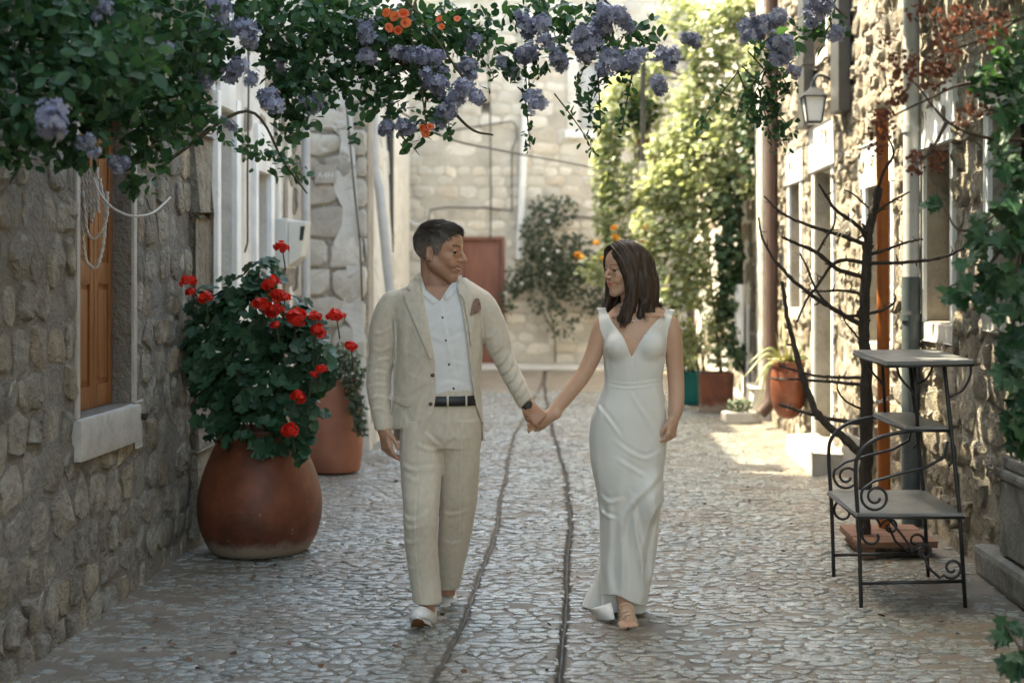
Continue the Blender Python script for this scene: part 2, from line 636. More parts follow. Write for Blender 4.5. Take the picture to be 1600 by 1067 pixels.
# ================================================================ materials
M_road = surf('dusty_joint', [(0.25, (0.115, 0.094, 0.073)), (0.55, (0.18, 0.15, 0.118)), (0.8, (0.25, 0.22, 0.18))], 3.0, 0.6, 0.6, 60, 0.008,
              spots=[(1.1, 0.55, 0.75, (0.125, 0.105, 0.085)), (9.0, 0.62, 0.72, (0.30, 0.28, 0.25))], rough_var=0.14)
M_cob = surf('worn_cobble', [(0.25, (0.20, 0.19, 0.172)), (0.6, (0.31, 0.30, 0.28)), (0.85, (0.42, 0.41, 0.385))], 14.0, 0.29, 0.7, 70, 0.006,
             rand=0.22, rand_cols=[(0.93, 0.93, 0.9), (.95, 1, 1), (0.84, 0.95, 0.97), (0.97, 0.95, 0.9)], island=True, rough_var=0.13, spec=0.8,
             spots=[(1.3, 0.47, 0.70, (0.185, 0.148, 0.11))])
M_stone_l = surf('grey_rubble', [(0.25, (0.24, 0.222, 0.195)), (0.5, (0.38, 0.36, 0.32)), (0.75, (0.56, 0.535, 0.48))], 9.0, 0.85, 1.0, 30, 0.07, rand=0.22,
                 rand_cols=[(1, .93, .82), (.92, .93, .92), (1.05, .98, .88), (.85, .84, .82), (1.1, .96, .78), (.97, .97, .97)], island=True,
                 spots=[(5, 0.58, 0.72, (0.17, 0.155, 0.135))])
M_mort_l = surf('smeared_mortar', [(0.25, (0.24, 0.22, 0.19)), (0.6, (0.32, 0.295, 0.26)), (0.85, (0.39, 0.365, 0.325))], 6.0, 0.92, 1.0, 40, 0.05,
                spots=[(1.6, 0.55, 0.75, (0.19, 0.17, 0.145))])
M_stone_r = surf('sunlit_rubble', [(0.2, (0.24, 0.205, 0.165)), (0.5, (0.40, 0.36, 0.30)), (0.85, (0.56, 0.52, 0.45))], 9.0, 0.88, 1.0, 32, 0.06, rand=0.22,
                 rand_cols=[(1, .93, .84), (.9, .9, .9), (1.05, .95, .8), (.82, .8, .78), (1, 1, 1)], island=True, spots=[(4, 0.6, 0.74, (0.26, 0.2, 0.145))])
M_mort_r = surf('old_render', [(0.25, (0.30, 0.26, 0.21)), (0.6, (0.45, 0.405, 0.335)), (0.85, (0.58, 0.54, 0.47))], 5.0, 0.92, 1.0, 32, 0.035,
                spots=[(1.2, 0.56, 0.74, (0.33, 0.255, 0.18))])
M_stone_b = surf('pale_ashlar', [(0.2, (0.43, 0.39, 0.33)), (0.5, (0.60, 0.56, 0.49)), (0.85, (0.72, 0.685, 0.62))], 3.0, 0.9, 0.6, 20, 0.02, rand=0.16,
                 rand_cols=[(1, .98, .94), (.94, .94, .93), (1.02, .96, .89), (1, 1, 1), (1.03, .94, .86)], island=True,
                 spots=[(0.7, 0.54, 0.75, (0.36, 0.32, 0.265)), (6, 0.62, 0.72, (0.35, 0.31, 0.26))])
M_mort_b = surf('pale_pointing', [(0.25, (0.40, 0.36, 0.30)), (0.6, (0.54, 0.49, 0.41)), (0.85, (0.64, 0.59, 0.51))], 2.0, 0.95, 0.5, 30, 0.02,
                spots=[(0.5, 0.52, 0.75, (0.38, 0.34, 0.29))])
M_plaster = surf('chipped_limewash', [(0.2, (0.46, 0.43, 0.38)), (0.5, (0.66, 0.63, 0.57)), (0.8, (0.76, 0.74, 0.69))], 3.5, 0.85, 0.5, 34, 0.015,
                 spots=[(3.5, 0.6, 0.68, (0.40, 0.34, 0.27)), (9, 0.64, 0.72, (0.45, 0.41, 0.36))])
M_white = surf('white_paint', [(0.2, (0.62, 0.62, 0.60)), (0.6, (0.78, 0.78, 0.76)), (0.9, (0.84, 0.84, 0.82))], 6.0, 0.6, 0.25, 60, 0.006,
               spots=[(7, 0.64, 0.74, (0.50, 0.47, 0.42))])
M_grey_stone = surf('grey_dressed_stone', [(0.2, (0.30, 0.285, 0.26)), (0.5, (0.43, 0.41, 0.375)), (0.85, (0.54, 0.52, 0.48))], 8.0, 0.8, 0.5, 60, 0.01,
                    spots=[(4, 0.6, 0.75, (0.25, 0.23, 0.2))])
M_pillar = surf('mossy_dressed_stone', [(0.25, (0.15, 0.14, 0.12)), (0.5, (0.27, 0.255, 0.225)), (0.8, (0.37, 0.355, 0.32))], 7.0, 0.85, 0.7, 50, 0.02, spots=[(3, 0.52, 0.7, (0.115, 0.105, 0.085)), (12, .62, .7, (.42, .40, .36))])
M_cement = surf('grey_cement', [(0.2, (0.17, 0.16, 0.145)), (0.6, (0.24, 0.225, 0.205)), (0.9, (0.30, 0.285, 0.26))], 5.0, 0.9, 0.4, 70, 0.008)
M_greydoor = surf('faded_grey_boards', [(0.2, (0.20, 0.195, 0.19)), (0.6, (0.28, 0.275, 0.265)), (0.9, (0.35, 0.34, 0.33))], 6.0, 0.75, 0.3, 50, 0.006, stretch=(3, 3, 0.4))
M_wood = surf('oiled_shutter_wood', [(0.2, (0.15, 0.056, 0.020)), (0.5, (0.27, 0.108, 0.037)), (0.85, (0.37, 0.165, 0.06))], 7.0, 0.45, 0.2, 60, 0.004, stretch=(6, 6, 0.5), spec=0.5)
M_dark = surf('dark_interior', [(0.3, (0.012, 0.012, 0.013)), (0.7, (0.03, 0.03, 0.032))], 4.0, 0.6, 0.0)
M_glass = surf('window_pane', [(0.3, (0.03, 0.035, 0.04)), (0.7, (0.06, 0.065, 0.07))], 2.0, 0.12, 0.0, spec=0.8)
M_brownpipe = surf('brown_painted_metal', [(0.3, (0.055, 0.030, 0.022)), (0.7, (0.085, 0.048, 0.036))], 6.0, 0.55, 0.15, 40, 0.004)
M_darkpipe = surf('dark_grey_pipe', [(0.3, (0.040, 0.039, 0.037)), (0.7, (0.062, 0.060, 0.057))], 6.0, 0.5, 0.1, 40, 0.003)
M_slatepipe = surf('slate_blue_pipe', [(0.3, (0.055, 0.07, 0.075)), (0.7, (0.085, 0.105, 0.11))], 6.0, 0.5, 0.1, 40, 0.003, spots=[(8, .64, .72, (.2, .2, .19))])
M_greypipe = surf('pale_grey_pipe', [(0.3, (0.40, 0.40, 0.395)), (0.7, (0.52, 0.52, 0.51))], 5.0, 0.5, 0.1, 40, 0.003, spots=[(5, .6, .74, (.33, .32, .3))])
M_orangepole = surf('rust_orange_pole', [(0.3, (0.34, 0.085, 0.015)), (0.7, (0.46, 0.14, 0.03))], 9.0, 0.5, 0.15, 50, 0.003, spots=[(6, .62, .74, (.22, .06, .02))])
M_iron = surf('black_iron', [(0.3, (0.012, 0.012, 0.013)), (0.7, (0.028, 0.027, 0.026))], 20.0, 0.42, 0.15, 120, 0.002, spec=0.5)
M_slab = surf('grey_metal_shelf', [(0.3, (0.16, 0.165, 0.165)), (0.6, (0.235, 0.24, 0.24)), (0.9, (0.30, 0.305, 0.30))], 7.0, 0.38, 0.15, 60, 0.003, spots=[(5, .58, .72, (.12, .1, .085))], spec=0.5)
M_terra = surf('terracotta', [(0.3, (0.06, 0.020, 0.012)), (0.5, (0.155, 0.044, 0.021)), (0.72, (0.25, 0.075, 0.034))], 4.0, 0.5, 0.35, 45, 0.006,
               spots=[(16, 0.64, 0.72, (0.36, 0.22, 0.15)), (2.0, 0.5, 0.7, (0.105, 0.038, 0.022)), (45, 0.66, 0.72, (.07, .03, .02))])
def splash(m, z0, z1, c):
    """pale splash marks round the foot of a pot"""
    nt = m.node_tree; b = nt.nodes['Principled BSDF']
    src = b.inputs['Base Color'].links[0].from_socket
    geo = nd(nt, 'ShaderNodeNewGeometry'); sx = nd(nt, 'ShaderNodeSeparateXYZ'); nt.links.new(geo.outputs['Position'], sx.inputs[0])
    z = mathn(nt, 'ADD', sx.outputs[2], mathn(nt, 'MULTIPLY', noise_tex(nt, geo.outputs['Position'], 9, 5, .7), -.14))
    nt.links.new(mixc(nt, ramp(nt, z, [(z0, .8), (z1, 0.0)]), src, c), b.inputs['Base Color'])
splash(M_terra, .0, .045, (.30, .245, .19))
M_terra2 = surf('dusty_terracotta', [(0.2, (0.24, 0.085, 0.05)), (0.5, (0.33, 0.135, 0.082)), (0.85, (0.41, 0.19, 0.125))], 4.0, 0.8, 0.35, 45, 0.006,
                spots=[(2.2, 0.55, 0.72, (0.26, 0.085, 0.05))])
M_soil = surf('soil', [(0.3, (0.02, 0.014, 0.01)), (0.7, (0.05, 0.035, 0.025))], 20.0, 0.95, 0.6, 50, 0.02)
M_cable = surf('weathered_cable', [(0.3, (0.05, 0.046, 0.042)), (0.7, (0.085, 0.08, 0.074))], 8.0, 0.6, 0.0)
M_rope = surf('white_rope', [(0.3, (0.45, 0.43, 0.39)), (0.7, (0.62, 0.60, 0.56))], 60.0, 0.8, 0.4, 200, 0.003)
M_plastic = surf('ivory_plastic', [(0.3, (0.50, 0.50, 0.46)), (0.7, (0.58, 0.58, 0.54))], 5.0, 0.4, 0.05, 50, 0.003)
M_redwood = surf('red_brown_door_paint', [(0.3, (0.18, 0.07, 0.045)), (0.7, (0.245, 0.10, 0.066))], 5.0, 0.55, 0.15, 40, 0.004, stretch=(3, 3, .5))

# ================================================================ the ground
GL = ([3.0, 4.5, 5.72, 8, 10.5, 13, 16, 19.9, 24], [-.56, -.52, -.46, -.40, -.43, -.47, -.40, -.30, -.3])
GR = ([3.0, 4.5, 5.36, 7.2, 9.1, 11, 13.5, 16, 19.9, 24], [.0, .0, -.01, .02, .045, .01, -.09, -.17, -.27, -.28])
def groove(x, y):
    y = np.asarray(y, float)
    wob = 0.006 * np.sin(y * 3.1) + 0.002 * np.sin(y * 11.0 + 1.0)
    a = x - np.interp(y, *GL) - wob
    b = x - np.interp(y, *GR) - wob * 0.8
    return a, b
def ground_h(x, y):
    a, b = groove(x, y)
    h = 0.010 * pnoise(x, y, x * 0 + .3, 2.1, 1.0) + 0.005 * pnoise(x, y, x * 0, 6.5, 2.0)
    h = h - 0.018 * np.exp(-(a / 0.012) ** 2) - 0.026 * np.exp(-(b / 0.014) ** 2)
    edge = np.clip((np.abs(x + 0.0) - 1.55) / 0.6, 0, 1)
    return h + 0.03 * edge ** 2

xs = np.concatenate([np.linspace(-7, -2.4, 24)[:-1], np.concatenate([np.linspace(-2.4, -.65, 88)[:-1], np.linspace(-.65, .15, 134)[:-1], np.linspace(.15, 2.4, 112)]), np.linspace(2.4, 5, 14)[1:]])
ys = np.concatenate([np.linspace(-5, 4.4, 40)[:-1], np.linspace(4.4, 15, 200), np.linspace(15, 27, 70)[1:]])
XX, YY = np.meshgrid(xs, ys, indexing='ij')
ZZ = ground_h(XX, YY)
idx = np.arange(XX.size).reshape(XX.shape)
q = np.stack([idx[:-1, :-1], idx[1:, :-1], idx[1:, 1:], idx[:-1, 1:]], -1).reshape(-1, 4)
me = mesh_arrays('road', np.stack([XX, YY, ZZ], -1).reshape(-1, 3), [q])
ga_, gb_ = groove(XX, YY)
groove_shade = np.clip(.7 * np.exp(-(ga_ / .020) ** 4) + np.exp(-(gb_ / .024) ** 4), 0, 1).reshape(-1)
set_attr(me, 'groove_shade', groove_shade[:, None] * np.ones(3))
nt = M_road.node_tree                                     # shade of the drainage grooves painted into the road colour
at = nd(nt, 'ShaderNodeAttribute'); at.attribute_name = 'groove_shade'
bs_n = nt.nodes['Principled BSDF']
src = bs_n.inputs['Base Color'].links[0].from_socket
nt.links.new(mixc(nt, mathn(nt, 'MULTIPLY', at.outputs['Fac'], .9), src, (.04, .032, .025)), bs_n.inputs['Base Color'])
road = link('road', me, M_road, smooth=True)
tag(road, 'narrow cobbled lane with two worn drainage grooves', kind='structure')
mb = MB(); mb.quad((-90, -60, -0.09), (90, -60, -0.09), (90, 140, -0.09), (-90, 140, -0.09))
tag(mb.build('ground', M_road), 'bare ground around the houses', kind='structure')

# irregular stones that fill a surface: cells grown round jittered points
def clip_poly(poly_, nx, ny, c):
    """keep the side nx*x+ny*y <= c"""
    out = []
    n = len(poly_)
    for i in range(n):
        a, b = poly_[i - 1], poly_[i]
        da, db = nx * a[0] + ny * a[1] - c, nx * b[0] + ny * b[1] - c
        if (da <= 0) != (db <= 0):
            t = da / (da - db)
            out.append((a[0] + (b[0] - a[0]) * t, a[1] + (b[1] - a[1]) * t))
        if db <= 0: out.append(b)
    return out
def cells_from_rows(rows):
    """rows: list of lists of (x, y, sx, sy) sites, row by row; returns [(site, polygon)]"""
    res = []
    for ri, r in enumerate(rows):
        cand = [s_ for rr in rows[max(0, ri - 2):ri + 3] for s_ in rr]
        cand.sort()
        xs_ = [c[0] for c in cand]
        import bisect
        for s_ in r:
            x, y, sx, sy = s_
            k = sy / sx                     # cells are stretched along x
            P = [(x - 2 * sx, y - 2 * sy), (x + 2 * sx, y - 2 * sy), (x + 2 * sx, y + 2 * sy), (x - 2 * sx, y + 2 * sy)]
            i0, i1 = bisect.bisect(xs_, x - 2.4 * sx), bisect.bisect(xs_, x + 2.4 * sx)
            for c in cand[i0:i1]:
                if c is s_: continue
                dx, dy = (c[0] - x) * k * k, (c[1] - y)
                mx, my = (c[0] + x) / 2, (c[1] + y) / 2
                P = clip_poly(P, dx, dy, dx * mx + dy * my)
                if len(P) < 3: break
            if len(P) >= 3: res.append((s_, P))
    return res
def inset_poly(P, g):
    cx = sum(p[0] for p in P) / len(P); cy = sum(p[1] for p in P) / len(P)
    A = sum(P[i - 1][0] * P[i][1] - P[i][0] * P[i - 1][1] for i in range(len(P))) / 2
    if A < 0: P = P[::-1]
    out = P
    n = len(P)
    for i in range(n):
        a, b = P[i - 1], P[i]
        ex, ey = b[0] - a[0], b[1] - a[1]
        L = math.hypot(ex, ey)
        if L < 1e-6: continue
        nx, ny = ey / L, -ex / L
        out = clip_poly(out, nx, ny, nx * a[0] + ny * a[1] - g)
        if len(out) < 3: return None
    return out
def chop(P, lmax, rs, jit):
    """corner-cut and roughen an outline"""
    out = []
    n = len(P)
    for i in range(n):
        a, b = P[i - 1], P[i]
        L = math.hypot(b[0] - a[0], b[1] - a[1])
        k = 2 if L < lmax else 3
        for j in range(k):
            t = (j + .5) / k
            out.append((a[0] + (b[0] - a[0]) * t + rs.uniform(-jit, jit), a[1] + (b[1] - a[1]) * t + rs.uniform(-jit, jit)))
    return out
def stone_from_poly(P, rs, prot, bev, lump=.3, base=-.02):
    """verts (x, y, height) and faces of one stone"""
    n = len(P)
    cx = sum(p[0] for p in P) / n; cy = sum(p[1] for p in P) / n
    rad = max(math.hypot(p[0] - cx, p[1] - cy) for p in P)
    tx, ty = rs.gauss(0, lump * .5), rs.gauss(0, lump * .5)
    vs, fs = [], []
    for (e, z) in ((0, None), (bev * .35, .62), (bev, 1.0)):
        for (x, y) in P:
            d = math.hypot(x - cx, y - cy) + 1e-9
            f = max(.35, 1 - e / d)
            X, Y = cx + (x - cx) * f, cy + (y - cy) * f
            vs.append((X, Y, base if z is None else prot * (z + (rs.uniform(-lump, lump) * z) + tx * (X - cx) / rad + ty * (Y - cy) / rad)))
    vs.append((cx, cy, prot * (1.03 + rs.uniform(-lump, lump) * .5)))
    for i in range(2):
        for k in range(n):
            a, b = i * n + k, i * n + (k + 1) % n
            fs.append((a, b, b + n, a + n))
    for k in range(n): fs.append((2 * n + k, 2 * n + (k + 1) % n, 3 * n))
    return vs, fs
def inframe(p, m=10):
    if p[1] < 0.3: return False
    px = VX + F_PX * p[0] / p[1]; py = VY - F_PX * (p[2] - CAM_H) / p[1]
    return -m < px < 1600 + m and -m < py < 1067 + m
def join_stones(lst):
    """[(verts, faces)] -> arrays"""
    vv, f3, f4, n0 = [], [], [], 0
    for vs, fs in lst:
        vv += vs
        for f in fs: (f3 if len(f) == 3 else f4).append([i + n0 for i in f])
        n0 += len(vs)
    return np.array(vv), [np.array(f4), np.array(f3)]

rs = random.Random(5)
rows = []
y = 4.6
ri = 0
while y < 18.5:
    dy = rs.uniform(.038, .066)
    r = []
    x = -2.3 + rs.uniform(0, .12)
    while x < 2.3:
        w = rs.uniform(.05, .105) if rs.random() < .8 else rs.uniform(.105, .18)
        r.append((x + w / 2, y + rs.uniform(-.3, .3) * dy + .015 * math.sin(x * 2.3 + y * 1.7), w, dy * 1.02))
        x += w
    rows.append(r); y += dy; ri += 1
cob = []
for s_, P in cells_from_rows(rows):
    cx, cy = s_[0], s_[1]
    a, b = groove(np.array(cx), np.array(cy)); a, b = float(a), float(b)
    bad = False
    for gx in (cx - a, cx - b):                       # stones stop at the grooves
        if abs(gx - cx) < s_[2]:
            P = clip_poly(P, 1, 0, gx - .001 - .013 * rs.random()) if gx > cx else clip_poly(P, -1, 0, -(gx + .001 + .013 * rs.random()))
            if len(P) < 3: bad = True; break
    if bad: continue
    P = inset_poly(P, rs.uniform(.0025, .0065))
    if not P: continue
    ar = abs(sum(P[i - 1][0] * P[i][1] - P[i][0] * P[i - 1][1] for i in range(len(P))) / 2)
    if ar < .0006: continue
    bury = max(0, abs(cx) - 1.30) * 1.0 + max(0, 5.7 - cy) * .08 + .35 * max(0, float(pnoise(np.array(cx), np.array(cy), np.array(.2), 1.7, 3.0)) - .25)
    if rs.random() < .04 + bury * .6: continue
    P = chop(P, .06, rs, .002) if cy < 9 else P
    prot = rs.uniform(.0025, .0078) * max(.25, 1 - bury)
    vs, fs = stone_from_poly(P, rs, prot, .009, .5, -.01)
    g = ground_h(np.array([v_[0] for v_ in vs]), np.array([v_[1] for v_ in vs]))
    g0 = float(ground_h(np.array(cx), np.array(cy)))
    vs = [(v_[0], v_[1], v_[2] + g0) for v_ in vs]
    cob.append((cx, cy, g0, ar, vs, fs))
ok = [c for c in cob if inframe(c)]
ok.sort(key=lambda c: -c[3] / c[1] ** 3)
near = ok[:300]; ids = set(id(c) for c in near)
for c in near:
    me = bpy.data.meshes.new('cobblestone'); me.from_pydata([(v_[0] - c[0], v_[1] - c[1], v_[2]) for v_ in c[4]], [], c[5]); me.update(); me.materials.append(M_cob)
    me.shade_smooth(); me.set_sharp_from_angle(angle=math.radians(30))
    o = bpy.data.objects.new('cobblestone', me); COL.objects.link(o); o.parent = road; o.location = (c[0], c[1], 0)
me = mesh_arrays('cobbles', *join_stones([(c[4], c[5]) for c in cob if id(c) not in ids]))
me.shade_smooth(); me.set_sharp_from_angle(angle=math.radians(30))
o = link('cobbles', me, M_cob, road); tag(o, kind='stuff')

# ================================================================ stone facades
def facade(house, O, U, N, ulen, height, openings, mat_wall, mat_stone, rowh=(.13, .26), asp=(.8, 2.2), gap=(.012, .035),
           prot=(.012, .03), keep=1.0, thick=0.35, maxparts=300, seed=1, z0=-0.1, batter=0.0, umin=None, rough=True, reveal_mat=None,
           only=None, jz=.22, jout=.006, lump=.3, bevf=.14, sharp=32):
    """a wall of one house: rendered backing with openings, and the stones that stand proud of it"""
    rs = random.Random(seed)
    O, U, N = Vector(O), Vector(U), Vector(N)
    Zv = Vector((0, 0, 1))
    def P(u, z, d=0.0): return O + U * u + Zv * z + N * (d - batter * max(z, 0))
    us = sorted(set([0, ulen] + [c for o_ in openings for c in o_[:2]]))
    zs = sorted(set([z0, height] + [c for o_ in openings for c in o_[2:4]]))
    step = 0.25
    def refine(a):
        out = []
        for p, q_ in zip(a[:-1], a[1:]):
            k = max(1, int((q_ - p) / step))
            out += [p + (q_ - p) * i / k for i in range(k)]
        return out + [a[-1]]
    us, zs = refine(us), refine(zs)
    mb = MB()
    def isopen(u, z): return any(o_[0] < u < o_[1] and o_[2] < z < o_[3] for o_ in openings)
    cache = {}
    def vid(i, k):
        if (i, k) not in cache:
            d = 0.0
            e = any(abs(us[i] - o_[0]) < .02 or abs(us[i] - o_[1]) < .02 or abs(zs[k] - o_[2]) < .02 or abs(zs[k] - o_[3]) < .02 for o_ in openings)
            if rough and 0 < i < len(us) - 1 and not e: d = rs.uniform(-.009, .009)
            cache[i, k] = len(mb.v); mb.v.append(tuple(P(us[i], zs[k], d)))
        return cache[i, k]
    for i in range(len(us) - 1):
        for k in range(len(zs) - 1):
            if isopen((us[i] + us[i + 1]) / 2, (zs[k] + zs[k + 1]) / 2): continue
            mb.f.append((vid(i, k), vid(i + 1, k), vid(i + 1, k + 1), vid(i, k + 1)))
    for (u0, u1, a, b, dp) in [o_[:5] for o_ in openings]:
        for (p, q_) in (((u0, a), (u0, b)), ((u1, b), (u1, a)), ((u0, b), (u1, b)), ((u1, a), (u0, a))):
            mb.quad(P(*p), P(*q_), P(q_[0], q_[1], -dp), P(p[0], p[1], -dp))
        # closing back so that no light leaks through the house
        mb.quad(P(u0, a, -dp), P(u1, a, -dp), P(u1, b, -dp), P(u0, b, -dp))
    # the ends, the top and the back of the house body
    T = thick
    mb.quad(P(0, z0), P(0, height), P(0, height, -T), P(0, z0, -T))
    mb.quad(P(ulen, height), P(ulen, z0), P(ulen, z0, -T), P(ulen, height, -T))
    mb.quad(P(0, height), P(ulen, height), P(ulen, height, -T), P(0, height, -T))
    mb.quad(P(ulen, z0, -T), P(0, z0, -T), P(0, height, -T), P(ulen, height, -T))
    wall = mb.build('wall', mat_wall, house)
    autosmooth(wall, 40)
    # stones
    rows = []
    z = max(z0, 0.0) - .02
    while z < height:
        h = rs.uniform(*rowh)
        u = -rs.uniform(.02, .3); r = []
        while u < ulen + .1:
            w = h * rs.uniform(*asp)
            r.append((u + w / 2, z + h / 2 + rs.uniform(-jz, jz) * h, w, h))
            u += w
        rows.append(r); z += h
    stones = []
    for s_, Pp in cells_from_rows(rows):
        if rs.random() > keep: continue
        if only and not only(s_[0], s_[1]): continue
        Pp = clip_poly(clip_poly(clip_poly(Pp, 1, 0, ulen - .002), -1, 0, -.002), 0, 1, height - .01)
        if len(Pp) < 3: continue
        bad = False
        for o_ in openings:
            m = o_[5] if len(o_) > 5 else 0.0
            a0, a1, b0, b1 = o_[0] - m, o_[1] + m, o_[2] - m, o_[3] + m
            xs_ = [p[0] for p in Pp]; ys_ = [p[1] for p in Pp]
            if max(xs_) > a0 and min(xs_) < a1 and max(ys_) > b0 and min(ys_) < b1:
                opts = [(a0 - min(xs_), (1, 0, a0)), (max(xs_) - a1, (-1, 0, -a1)), (b0 - min(ys_), (0, 1, b0)), (max(ys_) - b1, (0, -1, -b1))]
                d_, hp = max(opts)
                if d_ < .03: bad = True; break
                Pp = clip_poly(Pp, *hp)
                if len(Pp) < 3: bad = True; break
        if bad: continue
        Pp = inset_poly(Pp, rs.uniform(*gap) / 2)
        if not Pp: continue
        ar = abs(sum(Pp[i - 1][0] * Pp[i][1] - Pp[i][0] * Pp[i - 1][1] for i in range(len(Pp))) / 2)
        if ar < .0012: continue
        Pp = chop(Pp, .16, rs, jout)
        cu = sum(p[0] for p in Pp) / len(Pp); cz = sum(p[1] for p in Pp) / len(Pp)
        pr = rs.uniform(*prot)
        vs, fs = stone_from_poly(Pp, rs, pr, max(.008, min(.03, ar ** .5 * bevf)), lump, -.015)
        stones.append((cu, cz, ar, [tuple(P(a_, b_, c_)) for a_, b_, c_ in vs], fs))
    def size_px(s):
        p = P(s[0], s[1])
        if not inframe(p, 0): return -1
        fs_ = abs(N.y) if abs(N.y) > .5 else abs(p.x) / p.y
        return s[2] * fs_ / p.y ** 2
    ranked = sorted(stones, key=size_px, reverse=True)
    ind = [s for s in ranked[:maxparts] if size_px(s) > 0]
    ids = set(id(s) for s in ind)
    oth = [(s[3], s[4]) for s in stones if id(s) not in ids]
    for s in ind:
        c = P(s[0], s[1])
        me = bpy.data.meshes.new('stone'); me.from_pydata([(v_[0] - c.x, v_[1] - c.y, v_[2] - c.z) for v_ in s[3]], [], s[4]); me.update(); me.materials.append(mat_stone)
        me.shade_smooth(); me.set_sharp_from_angle(angle=math.radians(sharp))
        o = bpy.data.objects.new('stone', me); COL.objects.link(o); o.parent = wall; o.location = c
    if oth:
        me = mesh_arrays('stonework', *join_stones(oth)); me.shade_smooth(); me.set_sharp_from_angle(angle=math.radians(sharp))
        o = link('stonework', me, mat_stone, wall); tag(o, kind='stuff')
    return P, wall

def fbox(P, u0, u1, z0, z1, d0, d1, name, mat, parent, bev=0.004, jit=0.0):
    """a box given in a facade's own u,z,depth"""
    mb = MB()
    bm = bmesh.new(); bmesh.ops.create_cube(bm, size=1)
    for v in bm.verts:
        u = (u0 + u1) / 2 + v.co.x * (u1 - u0); z = (z0 + z1) / 2 + v.co.y * (z1 - z0); d = (d0 + d1) / 2 + v.co.z * (d1 - d0)
        v.co = P(u, z, d) + Vector([random.uniform(-jit, jit) for _ in range(3)])
    if bev: bmesh.ops.bevel(bm, geom=list(bm.edges), offset=bev, segments=2, profile=.6, affect='EDGES')
    bmesh.ops.recalc_face_normals(bm, faces=bm.faces)
    me = bpy.data.meshes.new(name); bm.to_mesh(me); bm.free()
    return autosmooth(link(name, me, mat, parent), 40)
# ================================================================ the houses
YP, YM, XP = Vector((0, 1, 0)), Vector((0, -1, 0)), Vector((1, 0, 0))
XM = Vector((-1, 0, 0))

def house(name, label, loc):
    return tag(empty(name, loc), label, 'house')

def body(hs, x0, x1, y0, y1, z1, mat):
    mb = MB(); mb.box(x0, x1, y0, y1, -.1, z1)
    return mb.build('house_body', mat, hs)

# ---- left, near: grey rubble house with the shuttered window
h1 = house('stone_house', 'grey rubble stone house with wooden shuttered window beside geranium pot', (-2.05, 4, 0))
win = (6.01 + 6.0, 6.75 + 6.0, 0.915, 2.25, 0.13, 0.045)
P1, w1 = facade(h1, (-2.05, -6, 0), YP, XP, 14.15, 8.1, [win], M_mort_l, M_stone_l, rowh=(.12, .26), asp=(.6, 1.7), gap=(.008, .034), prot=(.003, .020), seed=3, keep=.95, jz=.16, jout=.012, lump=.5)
body(h1, -7, -2.42, -6, 8.1, 8.0, M_cement)
u0, u1 = win[0], win[1]
# cement jambs, lintel and the stone sill
fbox(P1, u0 - .045, u0 - .004, .915, 2.25, -.05, .012, 'window_jamb', M_grey_stone, h1)
fbox(P1, u1 + .004, u1 + .05, .80, 2.25, -.05, .014, 'window_jamb', M_grey_stone, h1)
fbox(P1, u0 - .1, u1 + .12, 2.255, 2.45, -.05, .02, 'lintel', M_grey_stone, h1)
fbox(P1, u0 - .075, u1 + .005, .735, .91, -.12, .045, 'window_sill', M_grey_stone, h1, bev=.012, jit=.006)
fbox(P1, u1 + .008, u1 + .09, .70, .915, -.05, .022, 'sill_stone', M_grey_stone, h1, bev=.008, jit=.004)
# shutters: two panelled leaves
def shutter(P, ua, ub, za, zb, d, parent):
    st = .05
    lf = fbox(P, ua, ub, za, zb, d - .03, d - .012, 'shutter', M_wood, parent, bev=.002)
    fbox(P, ua, ua + st, za, zb, d - .012, d, 'stile', M_wood, lf, .003)
    fbox(P, ub - st, ub, za, zb, d - .012, d, 'stile', M_wood, lf, .003)
    rails = [za, za + .13, za + .60, za + .68, zb - .25, zb - .17]
    for k, (r0, r1) in enumerate(((za, za + .10), (za + .56, za + .66), (zb - .12, zb))):
        fbox(P, ua + st + .001, ub - st - .001, r0, r1, d - .012, d - .001, 'rail', M_wood, lf, .003)
    for (p0, p1) in ((za + .10, za + .56), (za + .66, zb - .12)):
        fbox(P, ua + st + .022, ub - st - .022, p0 + .025, p1 - .025, d - .012, d - .004, 'panel', M_wood, lf, .004)
    return lf
shutter(P1, u0 + .02, u0 + .46, .918, 2.245, -.085, h1)
shutter(P1, u0 + .468, u1 - .01, .918, 2.245, -.085, h1)
mb = MB(); mb.tube([P1(u1 + .045, .845, .02), P1(u1 + .045, .845, .06)], .016, 10); mb.build('shutter_stop', M_iron, h1)
# brown quoins at the far corner
for k, (za, zb) in enumerate(((.1, .55), (.57, 1.0), (1.02, 1.35), (1.37, 1.85), (1.87, 2.3), (2.32, 2.8), (2.82, 3.2))):
    fbox(P1, 13.80 + .03 * (k % 2), 14.158, za, zb, -.2, .03 + .004 * (k % 3), 'quoin', M_stone_r, h1, bev=.02, jit=.012)

